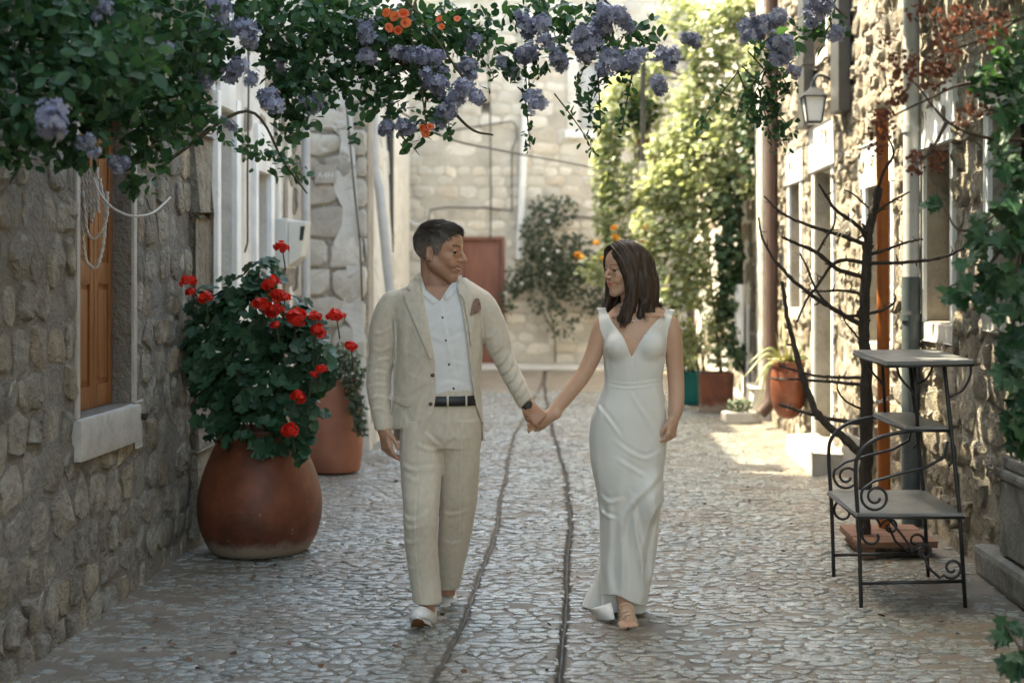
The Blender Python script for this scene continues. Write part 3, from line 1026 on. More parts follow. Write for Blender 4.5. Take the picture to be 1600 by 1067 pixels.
# ---- left, second: pale house with white framed openings
h2 = house('pale_house', 'pale limewashed house with two tall white-framed grey doorways', (-2.25, 10, 0))
A0 = 8.16
def uy(y): return y - A0
ops2 = [(uy(9.22), uy(9.66), .12, 2.62, .22, .1), (uy(10.36), uy(10.80), .12, 2.28, .22, .1)]
P2, w2 = facade(h2, (-2.25, A0, 0), YP, XP, 4.24, 8.8, ops2, M_plaster, M_stone_r, rowh=(.16, .3), asp=(.6, 1.6), prot=(.008, .02), keep=.30, seed=8)
body(h2, -7, -2.62, A0 + .02, 12.3, 8.7, M_cement)
for (a, b, z0_, z1_, dp, m_) in ops2:
    fbox(P2, a - .09, a - .003, .0, z1_ + .09, -.1, .035, 'door_frame', M_white, h2)
    fbox(P2, b + .003, b + .13, .0, z1_ + .09, -.1, .035, 'door_frame', M_white, h2)
    fbox(P2, a - .002, b + .002, z1_ + .003, z1_ + .35, -.1, .03, 'lintel', M_white, h2)
    fbox(P2, a + .002, b - .002, z0_, z1_ - .002, -.21, -.17, 'door', M_greydoor, h2)
fbox(P2, uy(11.0), uy(11.16), .2, 2.6, -.02, .05, 'post', M_plaster, h2, bev=.02, jit=.015)
fbox(P2, uy(11.3), uy(11.5), .2, 3.4, -.02, .035, 'post', M_stone_r, h2, bev=.02, jit=.02)

def pipe(name, pts, r, mat, parent, n=12, rings=(), rr=1.18):
    mb = MB(); mb.tube(pts, r, n)
    o = autosmooth(mb.build(name, mat, parent), 40)
    for p in rings:
        m2 = MB(); p = Vector(p); m2.tube([p - Vector((0, 0, .02)), p + Vector((0, 0, .02))], r * rr, n)
        autosmooth(m2.build('collar', mat, o), 40)
    return o
pipe('downpipe', [(-2.16, 11.92, .0), (-2.16, 11.92, 4.5)], .035, M_greypipe, h2, rings=[(-2.16, 11.92, 1.2), (-2.16, 11.92, 2.4)])
pipe('downpipe', [(-2.17, 12.08, .0), (-2.17, 12.08, 4.5)], .022, M_greypipe, h2)
pipe('cable', [tuple(P2(uy(9.98), 3.5, .03)), tuple(P2(uy(9.97), 2.9, .045)), tuple(P2(uy(10.0), 2.2, .03)), tuple(P2(uy(9.96), 1.75, .04)), tuple(P2(uy(9.92), 1.68, .03))], .008, M_cable, h2, 6)

# ---- left, third: house that juts out, its end wall faces the camera
h3 = house('block_house', 'rough stone block house with jutting whitewashed corner and leaning pipe', (-1.9, 13, 0))
P3, w3 = facade(h3, (-3.2, 12.4, 0), XP, YM, 1.50, 6.5, [], M_mort_r, M_stone_b, rowh=(.17, .29), asp=(1.0, 2.0), prot=(.015, .035), seed=21, batter=0.0, gap=(.008, .025), keep=.97, jz=.12)
P3s, w3s = facade(h3, (-1.69, 12.41, 0), YP, XP, 2.7, 6.5, [], M_plaster, M_stone_b, rowh=(.2, .32), asp=(.8, 1.8), prot=(.006, .015), seed=22, batter=0.052, keep=.22, thick=.3)
body(h3, -6, -2.25, 12.8, 15.0, 6.4, M_cement)
mb = MB()
# ragged whitewashed corner strip, leaning back with the wall
pts = []
for i in range(26):
    z = i * .15
    xb = -1.692 - .052 * z
    wdt = .14 + .05 * math.sin(i * 1.7) + random.uniform(-.03, .03)
    pts.append(((xb - wdt, 12.372, z), (xb + .012, 12.372 + random.uniform(-.006, .006), z), (xb + .012, 12.5, z)))
vs = [p for t in pts for p in t]
fs = []
for i in range(25):
    for k in range(2):
        a = i * 3 + k
        fs.append((a, a + 1, a + 4, a + 3))
mb.add(vs, fs)
mb.build('corner_render', M_plaster, h3)
pl = W(583, 190, 12.9); 
def q3(px, py, Y, dx=0.0):
    v = W(px, py, Y); v.x += dx; return tuple(v)
pipe('downpipe', [q3(584, 80, 13.2), q3(584, 265, 13.2), q3(593, 295, 13.2), q3(611, 470, 13.2), q3(613, 640, 13.2)], .045, M_greypipe, h3)
pipe('downpipe', [q3(610, 60, 14.9), q3(610, 640, 14.9)], .036, M_darkpipe, h3)
pipe('cable', [q3(540, 150, 12.33), q3(553, 290, 12.33), q3(563, 385, 12.33), q3(566, 470, 12.33)], .008, M_cable, h3, 6)
# painted characters high on the end wall
txt = bpy.data.curves.new('painted_letters', 'FONT'); txt.body = 'A4H'; txt.size = .075; txt.extrude = .002; txt.align_x = 'CENTER'
to = bpy.data.objects.new('painted_letters', txt); COL.objects.link(to)
plate = fbox(P3, -1.0 + .0 + 1.02, 1.30, 2.36, 2.62, .02, .05, 'wall_plate', M_greypipe, h3)
bpy.data.objects.remove(plate)
pp = W(503, 268, 12.33)
mb = MB(); mb.box(pp.x - .06, pp.x + .12, 12.338, 12.352, pp.z - .10, pp.z + .06); plate = mb.build('wall_plate', M_stone_b, h3)
to.location = (pp.x + .03, 12.336, pp.z - .06); to.rotation_euler = (math.radians(90), 0, 0)
txt.materials.append(M_white)
bpy.context.view_layer.update()
tm = bpy.data.meshes.new_from_object(to)
tmx = to.matrix_world.copy()
bpy.data.objects.remove(to)
tm.transform(Matrix.Translation((pp.x + .03, 12.336, pp.z - .06)) @ Matrix.Rotation(math.radians(90), 4, 'X'))
link('painted_letters', tm, M_white, plate)

# ---- left, fourth: unseen tall house added behind the third to shade the lane
h4 = house('shading_house', 'tall plastered house round the corner behind the jutting house', (-4, 18, 0))
mb = MB(); mb.box(-9, -2.55, 15.3, 23.6, -.1, 8.0); mb.build('house_body', M_plaster, h4)

# ---- far end: pale stone house that closes the lane
hb = house('end_house', 'pale stone house closing the lane, with red-brown door', (0, 24, 0))
YB = 24.0
def ub(px): return (px - VX) * YB / F_PX + 7.0
def zb_(py): return CAM_H - (py - VY) * YB / F_PX
opsb = [(ub(722), ub(784), .02, zb_(375), .25, .06), (ub(905), ub(934), zb_(200), zb_(98), .2, .08), (ub(752), ub(764), zb_(176), zb_(160), .2, .0)]
Pb, wb = facade(hb, (-7, YB, 0), XP, YM, 12.0, 6.5, opsb, M_mort_b, M_stone_b, rowh=(.13, .25), asp=(1.1, 2.4), prot=(.003, .018), gap=(.008, .03), seed=31, keep=.86, thick=1.5, jz=.10)
d0, d1, dz = ub(722), ub(784), zb_(375)
fbox(Pb, d0 - .05, d0 - .002, 0, dz + .05, -.1, .03, 'door_frame', M_redwood, hb)
fbox(Pb, d1 + .002, d1 + .05, 0, dz + .05, -.1, .03, 'door_frame', M_redwood, hb)
fbox(Pb, d0, d1, dz + .003, dz + .055, -.1, .028, 'door_frame', M_redwood, hb)
dr = fbox(Pb, d0 + .002, d1 - .002, .03, dz, -.1, -.05, 'door', M_redwood, hb)
fbox(Pb, d0 + .05, d1 - .05, 1.0, dz - .08, -.05, -.035, 'panel', M_redwood, dr)
fbox(Pb, d0 + .05, d1 - .05, .12, .9, -.05, -.035, 'panel', M_redwood, dr)
mb = MB(); mb.tube([Pb(d1 - .1, .98, -.04), Pb(d1 - .1, .98, .03)], .03, 10); mb.build('door_knob', M_greypipe, dr)
wa, wb2, z0_, z1_ = ub(905), ub(934), zb_(200), zb_(98)
fbox(Pb, wa - .2, wa - .003, z0_ - .05, z1_ + .1, -.1, .03, 'window_frame', M_plaster, hb)
fbox(Pb, wb2 + .003, wb2 + .16, z0_ - .05, z1_ + .1, -.1, .03, 'window_frame', M_plaster, hb)
fbox(Pb, wa - .24, wb2 + .2, z0_ - .18, z0_ - .052, -.1, .07, 'window_sill', M_white, hb)
fbox(Pb, wa + .002, wb2 - .002, z0_, z1_, -.12, -.08, 'shutter', M_greypipe, hb)
fbox(Pb, -.0, 12, 6.502, 6.6, -.4, .12, 'eaves_course', M_stone_r, hb)
def bp(px, py, Y=23.93): return tuple(W(px, py, Y))
pipe('downpipe', [bp(826, 20), bp(822, 150), bp(812, 405)], .065, M_white, hb, rings=[bp(824, 90), bp(817, 290)])
pipe('cable', [bp(760, 20), bp(766, 180), bp(767, 320), bp(766, 375)], .013, M_cable, hb, 6)
pipe('cable', [bp(700, 205), bp(760, 196), bp(800, 190), bp(806, 196), bp(808, 215), bp(800, 235), bp(800, 330)], .013, M_cable, hb, 6)
pipe('cable', [bp(668, 355), bp(672, 328), bp(700, 324), bp(760, 325), bp(800, 330)], .012, M_cable, hb, 6)
pipe('cable', [bp(826, 322), bp(880, 338), bp(950, 342)], .016, M_cable, hb, 6)
pipe('cable', [bp(665, 350), bp(650, 352), bp(640, 345), bp(618, 330)], .014, M_white, hb, 6)
# pavement strip in front of it
mb = MB(); mb.box(-6.5, 3.5, 22.6, 23.98, .0, .035, bev=.01)
tag(mb.build('pavement', M_grey_stone), 'low pale pavement strip along the end house', kind='structure')
# overhead cable across the lane
mb = MB(); mb.tube(spline([(-1.95, 14, 3.35), W(690, 212, 15), W(780, 235, 16), W(925, 262, 18.5), (1.9, 20, 2.7)], 8), .012, 6)
tag(mb.build('overhead_cable', M_cable), 'thin dark cable sagging across the lane before end house', 'cable')

# ---- right, near: rough rubble house with raking sun on it
h5 = house('rubble_house', 'rough sunlit rubble house with white lintels and grey downpipe', (2.15, 9, 0))
XR = 2.15
YR0 = 15.1
def ur(y): return YR0 - y
def yx(px, X=XR): return F_PX * X / (px - VX)
ops5 = [(ur(13.42), ur(12.78), 1.22, 2.37, .2, .08), (ur(12.10), ur(11.30), .15, 2.39, .24, .09), (ur(10.02), ur(9.24), 1.06, 2.14, .2, .08),
        (ur(8.40), ur(7.84), 1.25, 2.26, .2, .08), (ur(12.45), ur(11.5), 3.38, 4.4, .2, .08), (ur(7.12), ur(6.35), 1.35, 2.34, .25, .07)]
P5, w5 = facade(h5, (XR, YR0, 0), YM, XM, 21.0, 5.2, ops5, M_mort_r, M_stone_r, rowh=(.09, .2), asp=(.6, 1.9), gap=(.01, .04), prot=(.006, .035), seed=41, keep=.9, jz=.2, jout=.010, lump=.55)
body(h5, 2.52, 7, -6, 15.05, 5.1, M_cement)
def frame5(o_, lint, jw=.075, sill=True, panel=None, glass=False, lmat=None):
    a, b, z0_, z1_, dp, m_ = o_
    wn_ = 'door_frame' if z0_ < .3 else 'window_frame'
    fbox(P5, a - jw, a - .003, z0_ - (.0 if z0_ > .3 else .15), z1_, -.1, .022, wn_, M_white, h5, jit=.003)
    fbox(P5, b + .003, b + jw, z0_ - (.0 if z0_ > .3 else .15), z1_, -.1, .022, wn_, M_white, h5, jit=.003)
    fbox(P5, a - jw - .08, b + jw + .04, z1_ + .003, z1_ + lint, -.1, .03, 'lintel', lmat or M_white, h5, bev=.012, jit=.008)
    if sill and z0_ > .3: fbox(P5, a - jw - .03, b + jw + .02, z0_ - .11, z0_ - .003, -.1, .022, 'window_sill', M_grey_stone, h5, bev=.01, jit=.004)
    nm = 'door' if z0_ < .3 else 'shutter'
    if glass:
        fr = fbox(P5, a + .002, b - .002, z0_, z1_, -.19, -.165, 'pane', M_glass, h5)
        for zz in (z0_ + .02, (z0_ * 2 + z1_) / 3, (z0_ + 2 * z1_) / 3, z1_ - .05):
            fbox(P5, a + .004, b - .004, zz, zz + .03, -.163, -.14, 'glazing_bar', M_white, fr, .002)
        for uu in (a + .004, (a + b) / 2 - .02, b - .044):
            fbox(P5, uu, uu + .04, z0_, z1_, -.164, -.143, 'glazing_bar', M_white, fr, .002)
    else:
        fbox(P5, a + .002, b - .002, z0_, z1_, -.18, -.14, nm, panel or M_greydoor, h5)
frame5(ops5[0], .30)
frame5(ops5[1], .37)
frame5(ops5[2], .28, glass=True)
frame5(ops5[3], .33)
frame5(ops5[4], .2)
frame5(ops5[5], .16, panel=M_dark, lmat=M_grey_stone)
def wx(px, py, off=.05):
    """point on (just off) the right wall under a photo pixel"""
    X = XR - off
    Y = F_PX * X / (px - VX)
    return W(px, py, Y)
# pipes on the right wall
p0 = wx(1424, -60, .075); yg = p0.y
pipe('downpipe', [(XR - .075, yg, 1.50), (XR - .075, yg, 4.6)], .048, M_greypipe, h5, 14, rings=[(XR - .075, yg, 2.39), (XR - .075, yg, 3.4)])
pipe('downpipe', [(XR - .08, yg - .01, .0), (XR - .08, yg - .01, 1.51)], .055, M_slatepipe, h5, 14, rings=[(XR - .08, yg - .01, 1.27)])
for (px, ztop, zbot) in ((1259, 4.6, 2.78), (1313, 4.8, 2.74)):
    y_ = F_PX * (XR - .07) / (px - VX)
    mb = MB(); mb.box(XR - .115, XR - .025, y_ - .16, y_ + .16, zbot, ztop, bev=.006)
    o = mb.build('downpipe', M_darkpipe, h5)
    m2 = MB(); m2.box(XR - .125, XR - .015, y_ - .175, y_ + .175, 3.30, 3.36); m2.build('collar', M_darkpipe, o)
y_ = F_PX * (XR - .1) / (1206 - VX)
mb = MB(); mb.tube([(XR - .1, y_, 4.4), (XR - .1, y_, .38), (XR - .12, y_ - .02, .27), (XR - .22, y_ - .04, .16)], .062, 12)
autosmooth(mb.build('downpipe', M_brownpipe, h5), 40)
# weathered pilaster at the far end
fbox(P5, -.02, .34, 0, 3.6, -.1, .09, 'pilaster', M_plaster, h5, bev=.02, jit=.01)
fbox(P5, .06, .46, 0.0, .34, .0, .20, 'plinth', M_plaster, h5, bev=.03, jit=.02)
# step at the door, plinth near the door pillar
fbox(P5, ur(12.15), ur(10.75), .0, .17, .0, .26, 'door_step', M_grey_stone, h5, bev=.015, jit=.01)
fbox(P5, ur(10.7), ur(10.0), .0, .35, .0, .05, 'plinth', M_cement, h5, bev=.015, jit=.01)

# ---- door pillar with moulded base at the right edge
pil = tag(empty('stone_pillar', (2.1, 6.8, 0)), 'carved grey stone door pillar on thick weathered slab at lane edge', 'pillar')
mb = MB(); mb.box(2.05, 2.30, 5.0, 7.12, .02, .19, jit=.012, bev=.035); mb.build('slab', M_pillar, pil)
mb = MB(); mb.box(2.085, 2.2, 6.0, 6.80, .20, .55, jit=.004, bev=.012); mb.build('base', M_pillar, pil)
mb = MB(); mb.box(2.07, 2.2, 5.98, 6.83, .553, .60, bev=.016); mb.build('moulding', M_pillar, pil)
mb = MB(); mb.box(2.095, 2.2, 6.02, 6.78, .603, .66, bev=.012); mb.build('moulding', M_pillar, pil)
mb = MB(); mb.box(2.11, 2.2, 6.05, 6.74, .663, 1.24, jit=.003, bev=.01); mb.build('shaft', M_pillar, pil)

# ---- right, far: vine-covered house with a balcony
h6 = house('vine_house', 'shaded plastered house under sunlit vines with small balcony', (2.1, 18, 0))
P6, w6 = facade(h6, (2.12, 24.0, 0), YM, XM, 8.88, 6.4, [(5.6, 6.3, .1, 2.1, .2, .05)], M_plaster, M_stone_r, rowh=(.15, .3), asp=(.7, 1.8), prot=(.01, .03), keep=.45, seed=51)
body(h6, 2.5, 7, 15.16, 24, 6.3, M_cement)
fbox(P6, 5.602, 6.298, .1, 2.1, -.18, -.14, 'door', M_greydoor, h6)
mb = MB(); mb.box(.86, 2.14, 16.0, 17.6, 2.70, 2.80, bev=.02); bal = mb.build('balcony', M_grey_stone, h6)
for (x_, y_) in ((.9, 16.04), (.9, 16.8), (.9, 17.56), (1.5, 16.04)):
    mb = MB(); mb.tube([(x_, y_, 2.8), (x_, y_, 4.0)], .028, 8); mb.build('railing_post', M_darkpipe, bal)
mb = MB(); mb.tube([(2.1, 16.04, 3.95), (.9, 16.04, 3.95), (.9, 17.56, 3.95), (2.1, 17.56, 3.95)], .02, 8); mb.build('handrail', M_darkpipe, bal)
for px_, r_, z0_, z1_, m_ in ((1155, .055, .75, 1.42, M_white), (1168, .022, .0, 1.2, M_greypipe)):
    c = W(px_, 500, 15.4)
    mb = MB(); mb.tube([(c.x, 15.4, z0_), (c.x, 15.4, z1_)], r_, 12); autosmooth(mb.build('downpipe', m_, h6), 40)
# ================================================================ pots, furniture, fittings
def pot(name, label, c, prof, mat, rim=None, wob=.008, soil_z=None, sq=1.0, n=44, group=None):
    t = tag(empty(name, c), label, 'pot', group)
    mb = MB()
    sp = [tuple(p) for p in spline(prof, 5)]
    mb.lathe(sp, c, n, wob=wob, sq=sq)
    rt, zt = prof[-1]
    inner = [(rt, zt), (rt - .02, zt + .004), (rt - .03, zt - .03), (rt - .03, zt - .10)]
    mb.lathe(inner, c, n, cap_bot=False, wob=wob, sq=sq)
    b = mb.build('body', mat, t, True); autosmooth(b, 45)
    m2 = MB(); m2.lathe([(0.01, zt - .05), (rt - .032, zt - .055)], c, 20, cap_bot=False, sq=sq); m2.build('soil', M_soil, t)
    return t

PC1 = (-1.655, 7.76, 0.02)
pot('terracotta_pot', 'large bulbous terracotta pot holding the red geranium', PC1,
    [(.245, 0), (.275, .03), (.315, .12), (.333, .22), (.325, .33), (.295, .44), (.255, .54), (.228, .61), (.236, .64), (.240, .665)], M_terra, n=56)
PC2 = (-1.76, 10.95, 0.02)
pot('terracotta_pot', 'tall dusty terracotta pot behind the geranium pot, trailing grey-green plant', PC2,
    [(.185, 0), (.20, .06), (.215, .22), (.205, .42), (.185, .60), (.175, .66), (.185, .70)], M_terra2)

def boxpot(name, label, c, w0, w1, h, mat, d=None):
    t = tag(empty(name, c), label, 'pot')
    mb = MB()
    x, y, z = c
    d0, d1 = (d or (w0, w1))
    vs = []
    for (w, dd, zz) in ((w0, d0, 0), (w1, d1, h), (w1 - .025, d1 - .025, h), (w1 - .03, d1 - .03, h - .06)):
        vs += [(x - w, y - dd, z + zz), (x + w, y - dd, z + zz), (x + w, y + dd, z + zz), (x - w, y + dd, z + zz)]
    fs = [(3, 2, 1, 0)]
    for i in range(3):
        for k in range(4): fs.append((i * 4 + k, i * 4 + (k + 1) % 4, i * 4 + 4 + (k + 1) % 4, i * 4 + 4 + k))
    fs.append((12, 13, 14, 15))
    mb.add(vs, fs); o = mb.build('body', mat, t)
    bv = o.modifiers.new('soft_edges', 'BEVEL'); bv.width = .008; bv.segments = 2
    m2 = MB(); m2.box(x - w1 + .035, x + w1 - .035, y - d1 + .035, y + d1 - .035, z + h - .07, z + h - .045); m2.build('soil', M_soil, t)
    return t
M_teal = surf('teal_paint', [(0.3, (0.0, 0.13, 0.14)), (0.7, (0.008, 0.19, 0.20))], 5, .5, .15, 40, .004, spots=[(6, .66, .74, (.35, .38, .36))])
boxpot('planter', 'teal painted tapered planter beside brown square planter', (1.50, 16.7, .01), .12, .19, .38, M_teal)
boxpot('planter', 'square weathered brown terracotta planter against vine-covered wall', (1.69, 15.75, .01), .17, .185, .44, M_terra)
pot('terracotta_pot', 'small orange terracotta pot standing on the balcony', (1.0, 16.35, 2.805), [(.10, 0), (.12, .1), (.135, .22), (.15, .23), (.152, .27)], M_terra)
# stone trough at the foot of the pilaster
mb = MB(); mb.box(1.64, 1.98, 14.45, 14.72, .01, .13, jit=.012, bev=.02)
tag(mb.build('kerb_block', M_grey_stone), 'small pale kerb block with a weed at foot of sunlit wall', 'stone block')

# wall pot with an iron ring
wpo = (1.975, 12.5, .26)
wt = pot('wall_pot', 'round terracotta wall pot with spiky variegated agave', wpo, [(.035, 0), (.09, .03), (.135, .12), (.152, .24), (.150, .36), (.138, .44), (.150, .46), (.152, .50)], M_terra)
mb = MB(); mb.tube([(wpo[0] + .15 * math.cos(a), wpo[1] + .15 * math.sin(a), .62) for a in [i * math.pi / 12 for i in range(25)]], .008, 6); mb.tube([(2.17, 12.5, .62), (2.12, 12.5, .62)], .01, 6); mb.build('ring_bracket', M_iron, wt)

# ---------------------------------------------------------------- iron plant stand
st = tag(empty('plant_stand', (1.57, 6.75, 0)), 'black wrought-iron tiered plant stand with scrolls and grey shelves', 'plant stand')
def rod(pts, r=.0085, n=8, name='leg', parent=None):
    mb = MB(); mb.tube(pts, r, n); return mb.build(name, M_iron, parent or st, True)
YF, YK = 6.42, 7.07
for Yq, zb in ((YF, .022), (YK, .022)):
    # outer leg that runs up into the arched arm
    rod(spline([(1.345, Yq, zb), (1.335, Yq, .35), (1.32, Yq, .62), (1.335, Yq, .71), (1.40, Yq, .775), (1.49, Yq, .805), (1.60, Yq, .82), (1.72, Yq, .825)], 6), .0095, 8, 'leg')
    rod([(1.815, Yq, zb), (1.79, Yq, .45), (1.72, Yq, 1.115)], .0095, 8, 'leg')
    rod([(1.585, Yq, 1.115), (1.60, Yq, .83)], .0085, 8, 'post')
    rod([(1.345, Yq, .13), (1.81, Yq, .14)], .008, 8, 'stretcher')
for xq, z in ((1.345, .42), (1.79, .42)): rod([(xq, YF, z), (xq, YK, z)], .008, 8, 'stretcher')
def shelf(x0, x1, y0, y1, z, name='shelf'):
    mb = MB(); mb.box(x0, x1, y0, y1, z, z + .014, bev=.003); o = mb.build(name, M_slab, st)
    rod([(x0, y0, z - .006), (x1, y0, z - .006), (x1, y1, z - .006), (x0, y1, z - .006), (x0, y0, z - .006)], .007, 6, 'shelf_frame', o)
    return o
shelf(1.32, 1.80, YF - .03, YK + .02, .437)
shelf(1.545, 1.735, YF - .01, YK + .01, .825)
mb = MB()
a = [(1.44, 6.33, 1.12), (1.845, 6.40, 1.122), (1.89, 7.22, 1.128), (1.47, 7.20, 1.126)]
b = [(x, y, z + .016) for x, y, z in a]
mb.add(a + b, [(3, 2, 1, 0), (4, 5, 6, 7), (0, 1, 5, 4), (1, 2, 6, 5), (2, 3, 7, 6), (3, 0, 4, 7)])
ts = mb.build('shelf', M_slab, st)
rod([Vector(p) - Vector((0, 0, .006)) for p in a + a[:1]], .007, 6, 'shelf_frame', ts)
def scroll(p0, c, r, a0, turns, Yq, via=()):
    """bar that runs from p0 through via and curls into a spiral round c"""
    pts = [(p0[0], p0[1])] + list(via)
    n = int(abs(turns) * 20)
    for i in range(n + 1):
        t = i / n
        rr = r * (1 - .72 * t)
        q_ = a0 + turns * 2 * math.pi * t
        pts.append((c[0] + rr * math.cos(q_), c[1] + rr * math.sin(q_)))
    rod([(x, Yq, z) for x, z in pts], .0065, 6, 'scroll')
for Yq in (YF - .002, YK + .002):
    scroll((1.735, .77), (1.41, .52), .068, math.radians(150), 1.55, Yq, via=[(1.72, .70), (1.64, .655), (1.52, .625), (1.40, .59), (1.36, .56)])
    scroll((1.36, .41), (1.40, .345), .06, math.radians(130), .7, Yq)
    scroll((1.47, .42), (1.625, .27), .045, math.radians(180), -1.2, Yq, via=[(1.52, .36), (1.565, .30)])
    scroll((1.62, .27), (1.755, .20), .05, math.radians(220), 1.3, Yq, via=[(1.65, .20), (1.70, .155)])
    rod(spline([(1.60, Yq, .96), (1.57, Yq, 1.0), (1.52, Yq, 1.06), (1.505, Yq, 1.115)], 5), .006, 6, 'brace')
    rod(spline([(1.74, Yq, .97), (1.80, Yq, 1.0), (1.835, Yq, 1.06), (1.84, Yq, 1.115)], 5), .006, 6, 'brace')
    rod(spline([(1.74, Yq, .81), (1.76, Yq, .76), (1.77, Yq, .70), (1.74, Yq, .66)], 5), .006, 6, 'brace')

# ---------------------------------------------------------------- pole and its wooden base
bs = tag(empty('wooden_base', (1.77, 7.85, 0)), 'low reddish wooden platform under bare tree and orange pole', 'platform')
M_plank = surf('weathered_red_planks', [(.2, (.13, .065, .04)), (.6, (.22, .115, .075)), (.9, (.30, .18, .125))], 9, .8, .4, 50, .004, stretch=(.6, 4, 4))
for k in range(3):
    mb = MB(); mb.box(1.57, 1.99, 7.55 + k * .18, 7.72 + k * .18, .07, .105, jit=.003, bev=.004); mb.build('plank', M_plank, bs)
for x_ in (1.60, 1.90):
    mb = MB(); mb.box(x_, x_ + .06, 7.56, 8.06, .015, .069); mb.build('batten', M_plank, bs)
M_cap = surf('pale_cut_end', [(.3, (.42, .33, .24)), (.7, (.5, .42, .33))], 30, .8, .2)
pl_ = tag(empty('pole', (1.80, 7.98, .1)), 'tall rust-orange painted pole tied to bare tree', 'pole')
mb = MB(); mb.tube([(1.803, 7.98, .106), (1.795, 7.98, 1.2), (1.79, 7.98, 2.45)], .035, 16); autosmooth(mb.build('shaft', M_orangepole, pl_), 40)
mb = MB(); mb.tube([(1.79, 7.98, 2.451), (1.79, 7.98, 2.475)], .037, 16); autosmooth(mb.build('cap', M_cap, pl_), 40)
mb = MB()
for k in range(11):
    q_ = k / 10
    x_, z_ = 1.635 + .175 * q_, .835 - .02 * math.sin(q_ * math.pi)
    c = Vector((x_, 7.83 + .06 * q_, z_))
    ring = [c + Vector((.014 * math.cos(a), .012 * math.sin(a) * (k % 2), .010 * math.sin(a) * ((k + 1) % 2) + .002)) for a in [i * math.pi / 4 for i in range(9)]]
    mb.tube(ring, .0035, 5, False)
tag(mb.build('chain', M_rope, None, True), 'pale chain tying the bare tree to orange pole', 'chain')

# ---------------------------------------------------------------- bare espaliered tree
M_bark = surf('dark_bark', [(.2, (.028, .021, .016)), (.6, (.062, .048, .038)), (.9, (.12, .098, .08))], 30, .9, .8, 60, .008, stretch=(1, 1, .35))
tr = tag(empty('bare_tree', (1.66, 7.85, .1)), 'bare dark espaliered tree with crooked branches behind the plant stand', 'tree')
def limb(pts, r0, r1, name='branch', Y=7.82, dY=0.0, parent=None, knob=True, n=7):
    P = []
    for i, (x, y) in enumerate(pts):
        P.append(tuple(W(x, y, Y + dY * i / max(1, len(pts) - 1))))
    sp = spline(P, 6)
    rr = random.Random(int(pts[0][0] * 7 + pts[0][1]))
    out, rad = [], []
    for i, p in enumerate(sp):
        t = i / (len(sp) - 1)
        out.append(Vector(p) + Vector([rr.gauss(0, r0 * .10) for _ in range(3)]))
        rad.append(1.0 * (r0 + (r1 - r0) * t) * (1 + (.28 * rr.random() if rr.random() < .3 else 0)))
    mb = MB(); mb.tube(out, rad, n)
    if knob:
        for i in range(2, len(out) - 1):
            if rr.random() < .5:
                d = Vector([rr.gauss(0, 1) for _ in range(3)]).normalized()
                L = rr.uniform(.015, .05)
                mb.tube([out[i], out[i] + d * L * .6, out[i] + d * L + Vector((0, 0, .008))], [rad[i] * .55, rad[i] * .4, rad[i] * .2], 5)
    return autosmooth(mb.build(name, M_bark, parent or tr), 50)
trunk = limb([(1352, 866), (1350, 800), (1353, 720), (1354, 640), (1352, 560), (1350, 490), (1354, 420), (1357, 370), (1364, 330), (1374, 292)], .040, .021, 'trunk', 7.80, 0, n=12)
for pts, r0, r1, dY in (
    ([(1353, 372), (1342, 354), (1308, 330), (1290, 305), (1279, 287)], .013, .005, -.1),
    ([(1350, 381), (1308, 366), (1263, 352), (1223, 334), (1194, 307)], .013, .005, .3),
    ([(1350, 433), (1308, 420), (1277, 395), (1245, 381), (1221, 370)], .014, .006, -.2),
    ([(1350, 411), (1322, 406), (1299, 415), (1279, 444), (1261, 467), (1245, 503)], .012, .005, .15),
    ([(1350, 510), (1313, 489), (1277, 467), (1241, 440), (1209, 404), (1191, 372), (1185, 339)], .015, .005, .3),
    ([(1350, 493), (1317, 491), (1281, 462), (1262, 420), (1250, 396)], .010, .004, -.15),
    ([(1350, 460), (1317, 454), (1284, 455), (1262, 452)], .009, .004, .1),
    ([(1277, 395), (1290, 372), (1303, 352), (1305, 330)], .008, .004, -.1),
    ([(1356, 399), (1385, 390), (1416, 379), (1441, 374)], .010, .004, -.3),
    ([(1356, 411), (1412, 410), (1466, 404), (1502, 390), (1533, 372)], .011, .004, -.9),
    ([(1363, 338), (1389, 318), (1421, 300)], .010, .004, -.2),
    ([(1354, 491), (1380, 484), (1396, 474), (1400, 462)], .009, .004, -.1),
    ([(1350, 712), (1318, 684), (1283, 654), (1259, 605), (1243, 548), (1229, 492), (1222, 440)], .026, .010, .35),
    ([(1350, 590), (1300, 589), (1264, 585), (1217, 571)], .010, .006, .25),
    ([(1350, 601), (1292, 596), (1232, 592)], .010, .006, .25),
    ([(1350, 662), (1300, 655), (1260, 645), (1217, 632)], .013, .008, .3),
    ([(1354, 548), (1335, 520), (1322, 505), (1312, 480)], .007, .003, -.1),
    ([(1348, 640), (1320, 625), (1308, 605), (1312, 585)], .007, .003, -.1),
    ([(1370, 300), (1380, 270), (1396, 240), (1385, 210)], .010, .004, -.2),
    ([(1362, 330), (1335, 305), (1318, 296)], .006, .003, 0)):
    limb(pts, r0, r1, 'branch', 7.80, dY)
# a few pale strings caught in the branches
mb = MB()
for pts in ([(1342, 328), (1310, 365), (1288, 396)], [(1340, 330), (1312, 372), (1290, 394)], [(1230, 415), (1250, 430), (1262, 440)]):
    mb.tube([W(x, y, 7.7) for x, y in pts], .0018, 5)
tag(mb.build('string', M_rope), 'pale loose strings caught in the bare tree', 'string')

